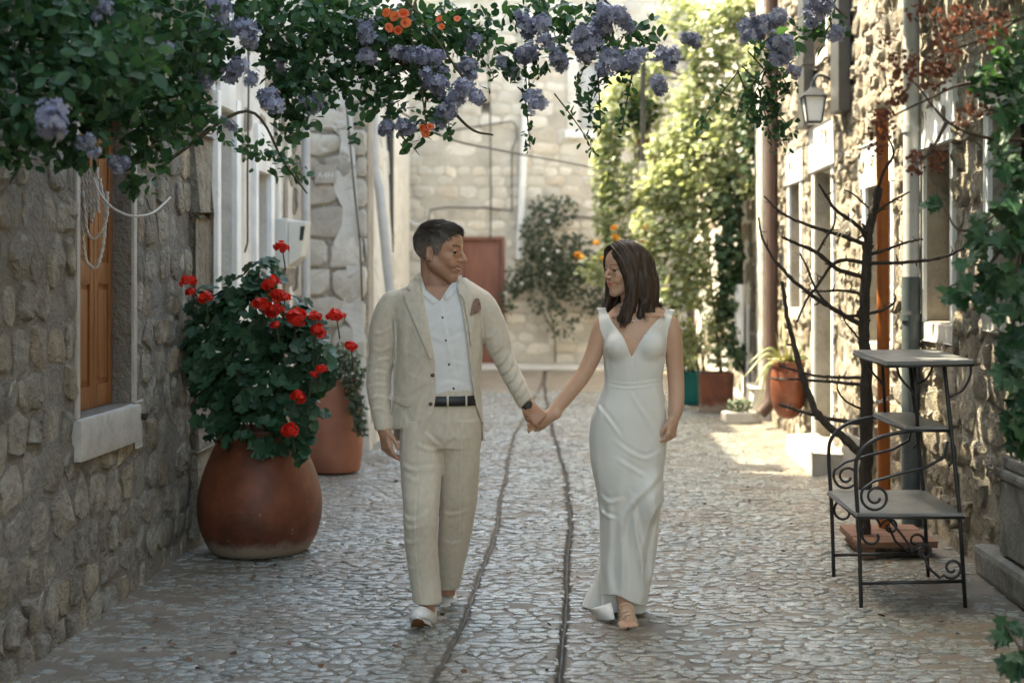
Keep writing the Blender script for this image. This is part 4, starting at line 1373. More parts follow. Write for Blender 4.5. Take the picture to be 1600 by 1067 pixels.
# ---------------------------------------------------------------- wall lantern
LY = 11.05
lc = W(1271, 165, LY)
la = tag(empty('wall_lantern', (lc.x, LY, lc.z)), 'black metal wall lantern with white glass on sunlit rubble wall', 'lantern')
M_lglass = surf('frosted_glass', [(.3, (.72, .74, .72)), (.7, (.80, .82, .80))], 6, .35, 0, spec=.5)
M_lmetal = surf('black_lantern_metal', [(.3, (.02, .022, .024)), (.7, (.035, .037, .04))], 9, .4, .1, 60, .002)
cx, cz = lc.x, lc.z
def ring4(h, w): return [(cx - w, LY - w, cz + h), (cx + w, LY - w, cz + h), (cx + w, LY + w, cz + h), (cx - w, LY + w, cz + h)]
def frust(levels, name, mat, parent):
    vs, fs = [], []
    for (h, w) in levels: vs += ring4(h, w)
    for i in range(len(levels) - 1):
        for k in range(4): fs.append((i * 4 + k, i * 4 + (k + 1) % 4, i * 4 + 4 + (k + 1) % 4, i * 4 + 4 + k))
    fs.append((3, 2, 1, 0)); n = 4 * (len(levels) - 1); fs.append((n, n + 1, n + 2, n + 3))
    mb = MB(); mb.add(vs, fs); return mb.build(name, mat, parent)
frust([(-.125, .052), (.06, .078)], 'glass', M_lglass, la)
frust([(.06, .10), (.068, .10), (.13, .03), (.14, .022), (.19, .014)], 'roof', M_lmetal, la)
frust([(-.145, .05), (-.126, .062)], 'base', M_lmetal, la)
for k in range(4):
    a, b = Vector(ring4(-.128, .056)[k]), Vector(ring4(.062, .082)[k])
    mb = MB(); mb.tube([a, b], .008, 6); mb.build('frame_bar', M_lmetal, la)
mb = MB(); mb.tube(spline([(cx, LY, cz + .17), (cx + .03, LY, cz + .23), (cx + .10, LY, cz + .22), (2.16, LY, cz + .15)], 5), .012, 8); mb.tube([(2.13, LY, cz + .15), (2.17, LY, cz + .15)], .04, 12); mb.build('bracket', M_lmetal, la)

# ---------------------------------------------------------------- meter box on the pale house
mt = tag(empty('meter_box', (-2.1, 11.2, 1.77)), 'ivory electricity meter box with dark window on pale house wall', 'meter box')
mb = MB(); mb.box(-2.26, -2.13, 10.98, 11.36, 1.57, 1.96, bev=.012); mb.build('back_box', M_plastic, mt)
mb = MB()
vs = [(-2.129, 11.0, 1.585), (-2.129, 11.34, 1.585), (-2.04, 11.3, 1.66), (-2.04, 11.06, 1.66), (-2.129, 11.0, 1.945), (-2.129, 11.34, 1.945), (-2.0, 11.3, 1.94), (-2.0, 11.06, 1.94)]
mb.add(vs, [(0, 1, 2, 3), (7, 6, 5, 4), (0, 3, 7, 4), (1, 5, 6, 2), (3, 2, 6, 7), (0, 4, 5, 1)])
ld = mb.build('cover', M_plastic, mt); bv = ld.modifiers.new('soft', 'BEVEL'); bv.width = .012; bv.segments = 3
mb = MB(); mb.box(-2.034, -1.995, 11.01, 11.05, 1.80, 1.90); 
pw = [(-2.118 + .07, 11.045, 1.79), (-2.02, 11.052, 1.79), (-2.005, 11.052, 1.90), (-2.04, 11.045, 1.90)]
mb = MB(); mb.add([(x, y - .006, z) for x, y, z in pw], [(0, 1, 2, 3)]); mb.build('window', M_dark, mt)

# ---------------------------------------------------------------- ropes at the shuttered window
rp = tag(empty('rope_hanging', (-2.02, 6.2, 2.0)), 'knotted white rope hanging over the wooden shutters', 'rope')
def twist(pts, name='strand', r=.005):
    sp = spline([tuple(p) for p in pts], 14)
    mb = MB()
    for s in (0, math.pi):
        out = []
        for i, p in enumerate(sp):
            q_ = i * .9 + s
            out.append(Vector(p) + Vector((math.cos(q_) * r * .7, math.sin(q_) * r * .7, math.sin(q_ * .5) * r * .3)))
        mb.tube(out, r, 5)
    return mb.build(name, M_rope, rp, True)
for k in range(6):
    x0 = 124 + k * 5.5
    top = W(x0, 262, 6.30); 
    twist([W(x0, 262, 6.3), W(x0 + 1, 320, 6.3), W(x0 + (3 if k % 2 else -1), 372 - 8 * k, 6.3)], r=.0055)
twist([W(126, 330, 6.28), W(132, 395, 6.28), W(140, 414, 6.28), W(152, 416, 6.28), W(162, 380, 6.28), W(164, 330, 6.28), W(156, 280, 6.28)])
twist([W(130, 300, 6.27), W(136, 360, 6.27), W(150, 372, 6.27), W(166, 345, 6.27), W(168, 300, 6.27)])
mb = MB(); mb.tube(spline([W(146, 278, 6.2), W(155, 300, 6.2), W(172, 322, 6.1), W(195, 335, 6.1), W(214, 338, 6.15), W(240, 332, 6.3), W(266, 309, 6.6)], 8), .0055, 8)
tag(mb.build('cord', M_rope, None, True), 'white cord sagging along the grey wall above the window', 'cord')

# fallen petals and leaves on the paving
tv, tf = leaf_ovate(.4, .2, .3)
n = 130
P = np.stack([RNG.uniform(-1.8, 1.7, n), RNG.uniform(5.1, 13, n), np.zeros(n)], 1)
P[:40, 0] = RNG.uniform(-1.9, -1.2, 40); P[40:70, 0] = RNG.uniform(1.2, 2.0, 30)
P[:, 2] = ground_h(P[:, 0], P[:, 1]) + .014
M_litter = leaf_mat('fallen_leaves', (.05, .022, .012), (.13, .06, .03), .8, 0)
me = scatter('fallen_leaves', tv, tf, P, rot_mats(n, (0, 0, 1), .35), RNG.uniform(.018, .04, n))
tag(link('fallen_leaves', me, M_litter), 'scattered dry brown leaves on the cobbles', kind='stuff')
# ================================================================ people
M_linen = surf('oatmeal_linen', [(0.25, (0.53, 0.46, 0.365)), (0.55, (0.60, 0.53, 0.43)), (0.8, (0.66, 0.59, 0.49))], 55, 0.85, 0.25, 420, 0.0012, sheen=.25, spec=.2, stretch=(1, 1, .6))
M_shirt = surf('white_shirt_cotton', [(0.3, (0.66, 0.66, 0.65)), (0.7, (0.74, 0.74, 0.735))], 12, 0.8, 0.12, 300, 0.001, spec=.2)
M_dress = surf('ivory_crepe', [(0.3, (0.70, 0.68, 0.625)), (0.7, (0.76, 0.74, 0.69))], 8, 0.55, 0.06, 400, 0.0008, spec=.35, sheen=.3)
M_belt = surf('black_leather', [(0.3, (0.012, 0.012, 0.014)), (0.7, (0.022, 0.021, 0.022))], 30, 0.4, 0.2, 200, 0.001)
M_shoe = surf('white_canvas', [(0.3, (0.70, 0.69, 0.67)), (0.7, (0.78, 0.77, 0.75))], 20, 0.7, 0.2, 200, 0.001)
M_sole = surf('tan_rubber_sole', [(0.3, (0.33, 0.145, 0.06)), (0.7, (0.42, 0.20, 0.09))], 25, 0.7, 0.3, 90, 0.002)
M_btn = surf('dark_horn_button', [(0.3, (0.05, 0.035, 0.025)), (0.7, (0.09, 0.065, 0.045))], 60, 0.35, 0)
M_psq = surf('brown_print_silk', [(0.40, (0.10, 0.04, 0.03)), (0.50, (0.33, 0.22, 0.18)), (0.60, (0.14, 0.06, 0.045)), (0.7, (0.45, 0.36, 0.31))], 110, 0.5, 0.1, 200, .001)
M_teeth = surf('teeth', [(0.3, (0.68, 0.65, 0.58)), (0.7, (0.74, 0.71, 0.65))], 40, 0.3, 0)
M_sandal = surf('nude_strap_leather', [(0.3, (0.52, 0.38, 0.27)), (0.7, (0.60, 0.46, 0.34))], 30, 0.45, 0.1, 200, .001)
M_silver = surf('polished_silver', [(0.3, (0.7, 0.7, 0.7)), (0.7, (0.8, 0.8, 0.8))], 10, 0.2, 0, metallic=1.0)

def skin_mat(name, base):
    m, nt, bs, pos, geo = base_mat(name)
    at = nd(nt, 'ShaderNodeAttribute'); at.attribute_name = 'tint'
    n = noise_tex(nt, pos, 28, 5, .6)
    col = mixc(nt, n, tuple(c * .90 for c in base), tuple(min(1, c * 1.08) for c in base))
    col = mixc(nt, 1.0, col, at.outputs['Color'], 'MULTIPLY')
    nt.links.new(col, bs.inputs['Base Color'])
    bs.inputs['Roughness'].default_value = .46
    bs.inputs['Specular IOR Level'].default_value = .4
    bs.inputs['Subsurface Weight'].default_value = .12
    bs.inputs['Subsurface Radius'].default_value = (.01, .004, .002)
    bs.inputs['Subsurface Scale'].default_value = .6
    b = nd(nt, 'ShaderNodeBump'); b.inputs['Strength'].default_value = .12; b.inputs['Distance'].default_value = .002
    nt.links.new(noise_tex(nt, pos, 320, 3), b.inputs['Height']); nt.links.new(b.outputs[0], bs.inputs['Normal'])
    return m
M_skin_m = skin_mat('tanned_skin', (0.48, 0.262, 0.17))
M_skin_w = skin_mat('warm_skin', (0.57, 0.345, 0.235))

def hair_mat(name, stops, rough=.42, sc=(1, 1, 1)):
    m, nt, bs, pos, geo = base_mat(name)
    at = nd(nt, 'ShaderNodeAttribute'); at.attribute_name = 'tint'
    n = noise_tex(nt, mapped(nt, pos, sc), 160, 4, .6)
    rv = geo.outputs['Random Per Island']
    col = ramp(nt, mathn(nt, 'ADD', mathn(nt, 'MULTIPLY', n, .6), mathn(nt, 'MULTIPLY', rv, .4)), stops)
    col = mixc(nt, 1.0, col, at.outputs['Color'], 'MULTIPLY')
    nt.links.new(col, bs.inputs['Base Color'])
    bs.inputs['Roughness'].default_value = rough
    bs.inputs['Specular IOR Level'].default_value = .5
    b = nd(nt, 'ShaderNodeBump'); b.inputs['Strength'].default_value = .5; b.inputs['Distance'].default_value = .003
    nt.links.new(n, b.inputs['Height']); nt.links.new(b.outputs[0], bs.inputs['Normal'])
    return m
M_hair_m = hair_mat('short_brown_hair', [(.25, (.026, .020, .016)), (.55, (.055, .043, .035)), (.8, (.11, .09, .075))])
M_hair_w = hair_mat('long_brown_hair', [(.2, (.018, .010, .007)), (.5, (.050, .029, .018)), (.8, (.13, .078, .048))], .5)

YPER = 6.3
KP = YPER / F_PX
def wp(px, py, dy=0.0): return W(px, py, YPER + dy)
def wr(px, py, r, dy=0.0):
    v = wp(px, py, dy); return (v.x, v.y, v.z, r)
def row(py, xl, xr, b, cy=0.0, Y=YPER):
    """a section of a body seen between two outline pixels -> (z, cx, cy, a, b)"""
    a, c = W(xl, py, Y), W(xr, py, Y)
    return (a.z, (a.x + c.x) / 2, Y + cy, (c.x - a.x) / 2, b)
def poly(pts, Y=YPER): return [(W(x, y, Y).x, W(x, y, Y).z) for x, y in pts]

FOLD_A, FOLD_W = .75, 1.7
def folds_fn(fl, ymax=None, Y=YPER, fa=None, fw=None):
    """cloth folds: each (polyline of pixels, height, width); raised ridge with a soft valley under it"""
    segs = []
    for pts, A, w in fl:
        sp = spline([W(x, y, Y).to_tuple() for x, y in pts], 5)
        segs.append((np.array(sp)[:, [0, 2]], A * (fa or FOLD_A), w * (fw or FOLD_W)))
    def fn(x, y, z):
        out = np.zeros_like(x)
        for P, A, w in segs:
            m = (x > P[:, 0].min() - 4 * w) & (x < P[:, 0].max() + 4 * w) & (z > P[:, 1].min() - 4 * w) & (z < P[:, 1].max() + 4 * w)
            if ymax is not None: m &= y < ymax
            if not m.any(): continue
            X, Z = x[m], z[m]
            best = np.full(X.shape, 1e9); sg = np.zeros(X.shape); tt = np.zeros(X.shape)
            n = len(P) - 1
            for i in range(n):
                a, b = P[i], P[i + 1]
                e = b - a
                L = e @ e + 1e-12
                t = np.clip(((X - a[0]) * e[0] + (Z - a[1]) * e[1]) / L, 0, 1)
                dx, dz = X - a[0] - e[0] * t, Z - a[1] - e[1] * t
                d = dx * dx + dz * dz
                s = np.sign(e[0] * dz - e[1] * dx)
                u = d < best
                best = np.where(u, d, best); sg = np.where(u, s, sg); tt = np.where(u, (i + t) / n, tt)
            d = np.sqrt(best) * sg
            env = np.sin(np.pi * np.clip(tt, 0.02, .98)) ** .6
            out[m] += env * A * (-np.exp(-(d / w) ** 2) + .85 * np.exp(-((d - 1.7 * w) / (1.1 * w)) ** 2))
        return out
    return fn

def head_frame(ox, oy, psi, sc, pitch=0.0, roll=0.0, dy=0.0):
    o = wp(ox, oy, dy)
    f = Vector((math.sin(psi), -math.cos(psi), 0)); u = Vector((0, 0, 1)); s = u.cross(f)
    q = Matrix.Rotation(pitch, 3, s) @ Matrix.Rotation(roll, 3, f)
    f, s, u = q @ f, q @ s, q @ u
    Mx = np.array([[f.x, s.x, u.x], [f.y, s.y, u.y], [f.z, s.z, u.z]])
    H = lambda a, b, c: o + (f * a + s * b + u * c) * sc
    return H, Mx, np.array(o), sc

def add_head(fd, HF, male=True):
    H, Mx, o, sc = HF
    E = lambda c, r, k=.012, sub=False: fd.ell(H(*c), [x * sc for x in r], Mx, k, sub)
    C = lambda a, ra, b, rb, k=.012, sub=False: fd.cone(H(*a), ra * sc, H(*b), rb * sc, k, sub)
    E((-.012, 0, .035), (.100, .076, .086), .02)
    E((.042, 0, .042), (.052, .061, .056), .025)
    E((.036, 0, -.032), (.054, .056 if male else .053, .066), .025)
    for s in (-1, 1):
        C((-.008, s * .052, -.048), .022, (.058, s * .014, -.103), .018 if male else .015, .03)
        E((.056, s * .043, -.024), (.026, .020, .017), .018)
        C((.087, s * .012, .021), .009, (.070, s * .047, .020), .009, .014)
    E((.072, 0, -.107), (.018, .021, .017) if male else (.015, .016, .015), .02)
    for s in (-1, 1):
        E((.097, s * .033, .000), (.015, .019, .011), .010, True)
        E((.0835, s * .033, .0085), (.0090, .0155, .0055), .004)
        E((.0830, s * .033, -.0088), (.0080, .0145, .0045), .004)
    C((.090, 0, .014), .0072, (.1155 if male else .1125, 0, -.027), .0112 if male else .0085, .010)
    for s in (-1, 1): E((.100, s * .0125, -.0325), (.011, .0085, .0080), .006)
    # muzzle and lips
    E((.074, 0, -.064), (.022, .030, .024), .014)
    for s in (-1, 1):
        C((.0955, 0, -.0600), .0050, (.0800, s * .0245, -.0590), .0032, .004)
        C((.0925, 0, -.0760), .0058, (.0800, s * .0220, -.0640), .0032, .004)
        if male: C((.0985, 0, -.0680), .0052, (.0820, s * .0255, -.0600), .0030, .003, True)
        else: C((.1005, 0, -.0680), .0016, (.0840, s * .0255, -.0600), .0014, .002, True)
        E((.070, s * .036, -.046), (.020, .016, .016), .014)
    for s in (-1, 1):      # smile creases
        C((.085, s * .022, -.040), .0028, (.078, s * .034, -.068), .0028, .006, True)
        E((-.013, s * .078, -.013), (.018, .0075, .031), .004)
        E((-.008, s * .086, -.008), (.0105, .0065, .020), .003, True)
        C((-.020, s * .0845, .012), .0030, (-.022, s * .0845, -.022), .0026, .003)
        E((-.004, s * .080, -.036), (.007, .006, .008), .004)
    return H

def head_tint(v, HF, male):
    """colours that the skin itself has: lips, brows, beard shadow"""
    H, Mx, o, sc = HF
    l = (v - o) @ Mx / sc
    f, s, u = l[:, 0], np.abs(l[:, 1]), l[:, 2]
    t = np.ones((len(v), 3))
    near = (np.abs(f) < .16) & (s < .12) & (np.abs(u) < .16)
    def blend(mask, c):
        nonlocal t
        m = np.clip(mask, 0, 1)[:, None] * near[:, None]
        t = t * (1 - m) + t * np.array(c) * m
    lip = 1 - np.maximum(((s / .026) ** 2 + ((u + .0680 - .2 * s) / .0125) ** 2), 0)
    blend(np.where(f > .078, np.clip(lip * 3, 0, 1), 0), (.86, .55, .52) if male else (.88, .50, .48))
    brow_c = .0225 + .006 * np.sin(np.clip((s - .012) / .045, 0, 1) * math.pi * .8)
    br = np.exp(-((u - brow_c) / (.0042 if male else .0028)) ** 4) * ((s > .011) & (s < .054) & (f > .05))
    blend(br * (.85 if male else .7), (.16, .12, .10))
    if male:
        st = ((u < -.040) & (u > -.15) & (f > -.035)).astype(float) * np.clip((-.035 - u) / .02, 0, 1)
        st += ((np.abs(f + .0) < .03) & (u < .01) & (u > -.06) & (s > .055)) * .6
        blend(np.clip(st, 0, 1) * .62, (.66, .66, .70))
    blend(np.exp(-((f - .06) / .03) ** 2 - ((s - .045) / .02) ** 2 - ((u + .03) / .02) ** 2) * .4, (1.0, .82, .80))
    lash = np.exp(-((u - .0035) / .0020) ** 2) * ((s > .019) & (s < .048) & (f > .066))
    blend(lash * .8, (.25, .2, .18))
    return t

def add_eyes(HF, parent, gaze=(1, 0, 0)):
    H, Mx, o, sc = HF
    mw = surf('eye', [(0.3, (.30, .285, .265)), (.7, (.34, .32, .30))], 10, .15, 0) if 'eye' not in bpy.data.materials else bpy.data.materials['eye']
    md = surf('iris', [(0.3, (.03, .018, .012)), (.7, (.05, .03, .02))], 10, .12, 0) if 'iris' not in bpy.data.materials else bpy.data.materials['iris']
    for s in (-1, 1):
        bm = bmesh.new(); bmesh.ops.create_uvsphere(bm, u_segments=20, v_segments=14, radius=.0122 * sc)
        c = H(.0760, s * .033, 0)
        g = Vector(Mx @ np.array(gaze)).normalized()
        me = bpy.data.meshes.new('eye'); me.materials.append(mw); me.materials.append(md)
        for f in bm.faces:
            if f.calc_center_median().normalized().dot(g) > .72: f.material_index = 1
        bm.to_mesh(me); bm.free(); me.shade_smooth(); me.transform(Matrix.Translation(c))
        link('eye', me, None, parent)

def add_hand(fd, w, d, n, t, sc=1.0, curl=(25, 30, 30, 35), thumb=(.5, .75, -.25), base=.0, k=.006, tcurl=.3):
    """w wrist, d along the hand, n out of its back, t towards the thumb"""
    w, d, n, t = [Vector(x) for x in (w, d, n, t)]
    d.normalize(); n = (n - d * n.dot(d)).normalized(); t = (t - d * t.dot(d) - n * t.dot(n)).normalized()
    offs = (.028, .0095, -.009, -.0265)
    for o_ in offs:
        fd.cone(w + d * .012 * sc + t * o_ * .62 * sc, .0150 * sc, w + d * .086 * sc + t * o_ * sc, .0118 * sc, .012)
    fd.cone(w - d * .03 * sc, .0245 * sc, w + d * .025 * sc, .021 * sc, .015)
    tips = []
    for o_, L, r, cu in zip(offs, (.074, .082, .076, .060), (.0088, .0090, .0087, .0078), curl):
        p = w + d * (.088 - abs(o_) * .12) * sc + t * o_ * sc
        ang = math.radians(base)
        rr = r * sc
        for j, fr in enumerate((.46, .30, .24)):
            ang += math.radians(cu) * (1.0, 1.15, .7)[j]
            dirn = d * math.cos(ang) - n * math.sin(ang) + t * (o_ * 1.6) * (1 if j == 0 else .2)
            q_ = p + dirn.normalized() * L * fr * sc
            fd.cone(p, rr, q_, rr * .91, k * .5 if j else k)
            p = q_; rr *= .91
        tips.append(p)
    p = w + d * .022 * sc + t * .026 * sc
    dirn = (d * thumb[0] + t * thumb[1] + n * thumb[2]).normalized()
    q_ = p + dirn * .036 * sc; fd.cone(p, .0135 * sc, q_, .0105 * sc, .010)
    d2 = (dirn + d * tcurl - t * tcurl * .5).normalized(); q2 = q_ + d2 * .030 * sc; fd.cone(q_, .0102 * sc, q2, .0088 * sc, .003)
    d3 = (d2 + d * tcurl - t * tcurl).normalized(); fd.cone(q2, .0088 * sc, q2 + d3 * .024 * sc, .0072 * sc, .003)
    return tips

def lin(a, b, h): return np.arange(a, b, h)
def zgrid(*segs): return np.unique(np.round(np.concatenate([np.arange(a, b, h) for a, b, h in segs]), 5))

def shell_cut(fd, thick):
    fd.F = np.maximum(fd.F, -(fd.F + thick))
def keep_front(fd, P, ylim, inside=True, soft=0.0, which='front'):
    """cut the field with a polygon in x,z; acts on points in front of (or behind) ylim"""
    sd = poly_sd(P, fd.xs[:, None].astype(float), fd.zs[None, :].astype(float)).astype(np.float32)
    c = sd if inside else -sd
    ycut = (fd.ys - ylim) if which == 'front' else (ylim - fd.ys) if which == 'back' else np.full(len(fd.ys), -1.0, np.float32)
    fd.F = np.maximum(fd.F, np.minimum(c[:, None, :], -ycut[None, :, None].astype(np.float32)))

def button(p, r, mat, parent, h=.004, nrm=(0, -1, 0)):
    n = Vector(nrm).normalized(); p = Vector(p)
    mb = MB(); mb.tube([p + n * .0, p + n * h * .7, p + n * h], [r, r, r * .75], 14)
    return autosmooth(mb.build('button', mat, parent), 40)

# ---------------------------------------------------------------- the man
def build_man():
    HF = head_frame(687, 393, math.radians(72), 1.06, pitch=math.radians(4), dy=.0)
    torso = [row(434, 660, 726, .062, .02), row(446, 636, 746, .085, .02), row(458, 614, 760, .10, .015), row(480, 611, 760, .115, .01), row(510, 614, 757, .125, 0), row(545, 617, 754, .128, 0),
             row(580, 617, 752, .122, 0), row(620, 614, 752, .124, .005), row(660, 611, 755, .132, .01), row(700, 610, 758, .138, .015)]
    armR = [wr(615, 472, .051, .01), wr(602, 505, .053, .015), wr(597, 545, .055, .02), wr(592, 590, .0535, .01), wr(593, 620, .047, -.01), wr(597, 650, .039, -.03), wr(600, 672, .035, -.04)]
    armL = [wr(752, 472, .050, .01), wr(767, 505, .052, .01), wr(782, 548, .046, 0), wr(797, 580, .0425, -.02), wr(810, 606, .038, -.04), wr(822, 630, .034, -.05)]
    # --- skin
    fd = Field(lin(-.90, -.02, .003), lin(5.98, 6.72, .004), zgrid((0.03, .62, .008), (.62, 1.02, .003), (1.02, 1.42, .007), (1.42, 1.80, .0024)))
    fd.loft([(z, x, y, a - .030, b - .03) for z, x, y, a, b in torso[1:8]], .02)
    fd.chain([wr(694, 474, .085, .03), wr(685, 456, .060, .026), wr(677, 434, .0500, .026), wr(675, 405, .049, .026)], .010, 4)
    for ch in (armR, armL): fd.chain([(x, y, z, r * .72) for x, y, z, r in ch], .015, 4)
    fd.chain([wr(657, 660, .06), wr(659, 760, .045, -.06), wr(660, 850, .036, -.10), wr(668, 955, .034, -.08)], .02, 4)
    fd.chain([wr(719, 660, .06), wr(716, 770, .045, .07), wr(708, 850, .034, .19), wr(700, 930, .032, .32)], .02, 4)
    add_head(fd, HF, True)
    add_hand(fd, wp(600, 668, -.04), (.16, -.16, -1), (-.80, -.60, 0), (.62, -.78, 0), 1.02, (18, 24, 30, 34), thumb=(.8, .45, -.35))
    add_hand(fd, wp(823, 632, -.055), (.66, -.10, -.70), (.10, -1, .12), (-.7, 0, -.66), 1.0, (44, 50, 54, 56), thumb=(.6, .3, -.75), base=12)
    me, v = fd.mesh('person')
    set_attr(me, 'tint', head_tint(v, HF, True))
    man = link('person', me, M_skin_m)
    tag(man, 'man in beige linen suit and open white shirt, smiling sideways, holding a woman\'s hand', 'person', 'couple walking hand in hand')
    add_eyes(HF, man, (1, -.45, 0))
    H = HF[0]
    mb = MB()
    arc = [H(.0905 - abs(s) * .62, s, -.0655 + abs(s) * .25) for s in np.linspace(-.021, .021, 11)]
    mb.tube(arc, [.0035 + .0015 * math.sin(math.pi * i / 10) for i in range(11)], 8); mb.build('teeth', M_teeth, man, True)
    # --- hair
    H_, Mx, o, sc = HF
    c0 = np.array(H(0, 0, 0))
    fd = Field(lin(c0[0] - .17, c0[0] + .17, .0028), lin(c0[1] - .17, c0[1] + .17, .0028), lin(c0[2] - .13, c0[2] + .17, .0028))
    E = lambda c, r, k=.012, sub=False: fd.ell(H(*c), [x * sc for x in r], Mx, k, sub)
    E((-.012, 0, .038), (.1045, .081, .092), .01)
    E((.040, 0, .090), (.046, .050, .030), .02)
    E((.038, 0, .046), (.0545, .0635, .058), .015)
    X, Y, Z = fd.xs[:, None, None] - o[0], fd.ys[None, :, None] - o[1], fd.zs[None, None, :] - o[2]
    f = (X * Mx[0, 0] + Y * Mx[1, 0] + Z * Mx[2, 0]) / sc; s = (X * Mx[0, 1] + Y * Mx[1, 1] + Z * Mx[2, 1]) / sc; u = (X * Mx[0, 2] + Y * Mx[1, 2] + Z * Mx[2, 2]) / sc
    hl = np.interp(f, [-.14, -.075, -.045, -.034, -.026, -.004, .012, .024, .045, .060, .075, .10], [-.072, -.076, -.062, -.030, .020, .020, -.022, -.006, .046, .062, .072, .082])
    hl = hl + .004 * np.sin(f * 160) + .004 * np.sin(s * 210)
    fd.F = np.maximum(fd.F, (hl - u) * sc * .8)
    fd.displace(lambda x, y, z: .0012 * pnoise(x, y, z, 60, 1.3))
    me, v = fd.mesh('hair')
    l = (v - o) @ Mx / sc
    gr = np.clip((.060 - l[:, 2]) / .06, 0, 1)[:, None]
    set_attr(me, 'tint', 1.3 + gr * np.array([4.2, 4.0, 3.9]))
    hair = link('hair', me, M_hair_m, man)
    rs = random.Random(9); mb = MB(); tint = []
    nv = [x.normal.copy() for x in me.vertices]
    back = Vector((-Mx[0, 0], -Mx[1, 0], -Mx[2, 0]))
    for _ in range(4200):
        i = rs.randrange(len(v)); p = Vector(v[i]); nn = nv[i]
        if l[i, 2] < -.03 and rs.random() < .6: continue
        top = max(0, min(1, (l[i, 2] - .04) / .05))
        comb = (back * (.35 - 1.1 * top) + Vector((0, 0, -1)) * (1 - top) + Vector((Mx[0, 1], Mx[1, 1], Mx[2, 1])) * .5 * top + Vector([rs.gauss(0, .10) for _ in range(3)]))
        d = (comb - nn * comb.dot(nn)).normalized()
        L = rs.uniform(.012, .020) * (1 + .8 * top)
        mb.tube([p - nn * .001, p + d * L * .5 + nn * (.0010 + .0008 * top), p + d * L + nn * (.0004 + .0012 * top)], [.0010, .0010, .0005], 3, False)
        tint += [float(1.3 + gr[i, 0] * 4.0)] * 9
    ms = mb.mesh('hair_strands'); set_attr(ms, 'tint', np.array(tint)[:, None] * np.ones(3)); ms.shade_smooth()
    tag(link('hair_strands', ms, M_hair_m, hair), kind='stuff')
    # --- shirt
    fd = Field(lin(-.80, -.28, .0035), lin(6.06, 6.50, .0035), lin(.93, 1.56, .0035))
    sh = [(z, x, y, a - .014, b - .016) for z, x, y, a, b in torso]
    fd.loft(sh, .01)
    fd.chain([wr(692, 462, .078, .025), wr(686, 444, .066, .018), wr(684, 428, .062, .016)], .02, 4)
    fd.displace(folds_fn([([(690, 470), (700, 520), (709, 570), (713, 606)], .0022, .005),
                          ([(694, 498), (680, 508), (668, 520)], .003, .006), ([(694, 500), (712, 486), (722, 476)], .003, .006),
                          ([(697, 533), (684, 526), (676, 522)], .003, .006), ([(698, 532), (716, 527), (728, 518)], .003, .006), ([(702, 560), (716, 566), (730, 568)], .0025, .006),
                          ([(690, 585), (700, 575), (712, 572)], .0025, .006), ([(690, 600), (705, 596), (730, 602)], .003, .006)], YPER))
    shell_cut(fd, .008)
    keep_front(fd, poly([(650, 400), (658, 430), (667, 452), (679, 462), (689.5, 470), (696, 459), (702, 449), (712, 436), (724, 418), (724, 395)]), 6.33, False)
    keep_front(fd, poly([(600, 425), (655, 425), (720, 431), (780, 428), (780, 640), (600, 640)]), 9.0, True)
    me, v = fd.mesh('shirt')
    shirt = link('shirt', me, M_shirt, man)
    bs_ = BVHTree.FromPolygons([tuple(p) for p in v], [tuple(p.vertices) for p in me.polygons])
    patch('collar', poly([(655, 425), (661, 424), (674, 449), (690, 468), (679, 474), (664, 461), (658, 440)]), bs_, M_shirt, shirt, .004, .004)
    patch('collar', poly([(714, 432), (722, 430), (718, 446), (708, 462), (700, 468), (690, 469), (699, 455)]), bs_, M_shirt, shirt, .004, .004)
    for (x, y) in ((694.5, 495), (700, 530), (704.5, 567), (711.5, 604)):
        p = wp(x, y); h = bs_.ray_cast(Vector((p.x, 5.5, p.z)), Vector((0, 1, 0)), 3)
        if h[0]: button(h[0], .0048, M_btn, shirt, .003)
    # --- trousers
    fd = Field(lin(-.78, -.30, .004), lin(5.98, 6.75, .004), lin(.05, 1.04, .004))
    fd.loft([row(606, 634, 746, .112, .01), row(625, 629, 749, .116, .01), row(650, 626, 752, .128, .015), row(680, 625, 751, .130, .015), row(697, 627, 749, .115, .015)], .02)
    def lrow(py, cx, hw, Y, b): return row(py, cx - hw, cx + hw, b, 0, Y)
    fd.loft([lrow(655, 657, 32, 6.30, .115), lrow(700, 658, 33, 6.28, .104), lrow(740, 658.5, 32, 6.24, .094), lrow(780, 658, 29, 6.19, .083), lrow(815, 657.5, 27, 6.17, .076), lrow(850, 658.5, 25.5, 6.18, .070),
             lrow(900, 663, 23.8, 6.20, .066), lrow(942, 669, 21.5, 6.20, .064)], .014, n=2.2)
    fd.loft([lrow(655, 720, 31, 6.31, .115), lrow(700, 719, 31.5, 6.32, .104), lrow(740, 718, 31, 6.34, .094), lrow(780, 716, 29.5, 6.37, .084), lrow(815, 713, 27.5, 6.42, .076), lrow(850, 709, 24.5, 6.48, .070),
             lrow(895, 703, 19.5, 6.56, .064), lrow(922, 700, 18, 6.61, .062)], .014, n=2.2)
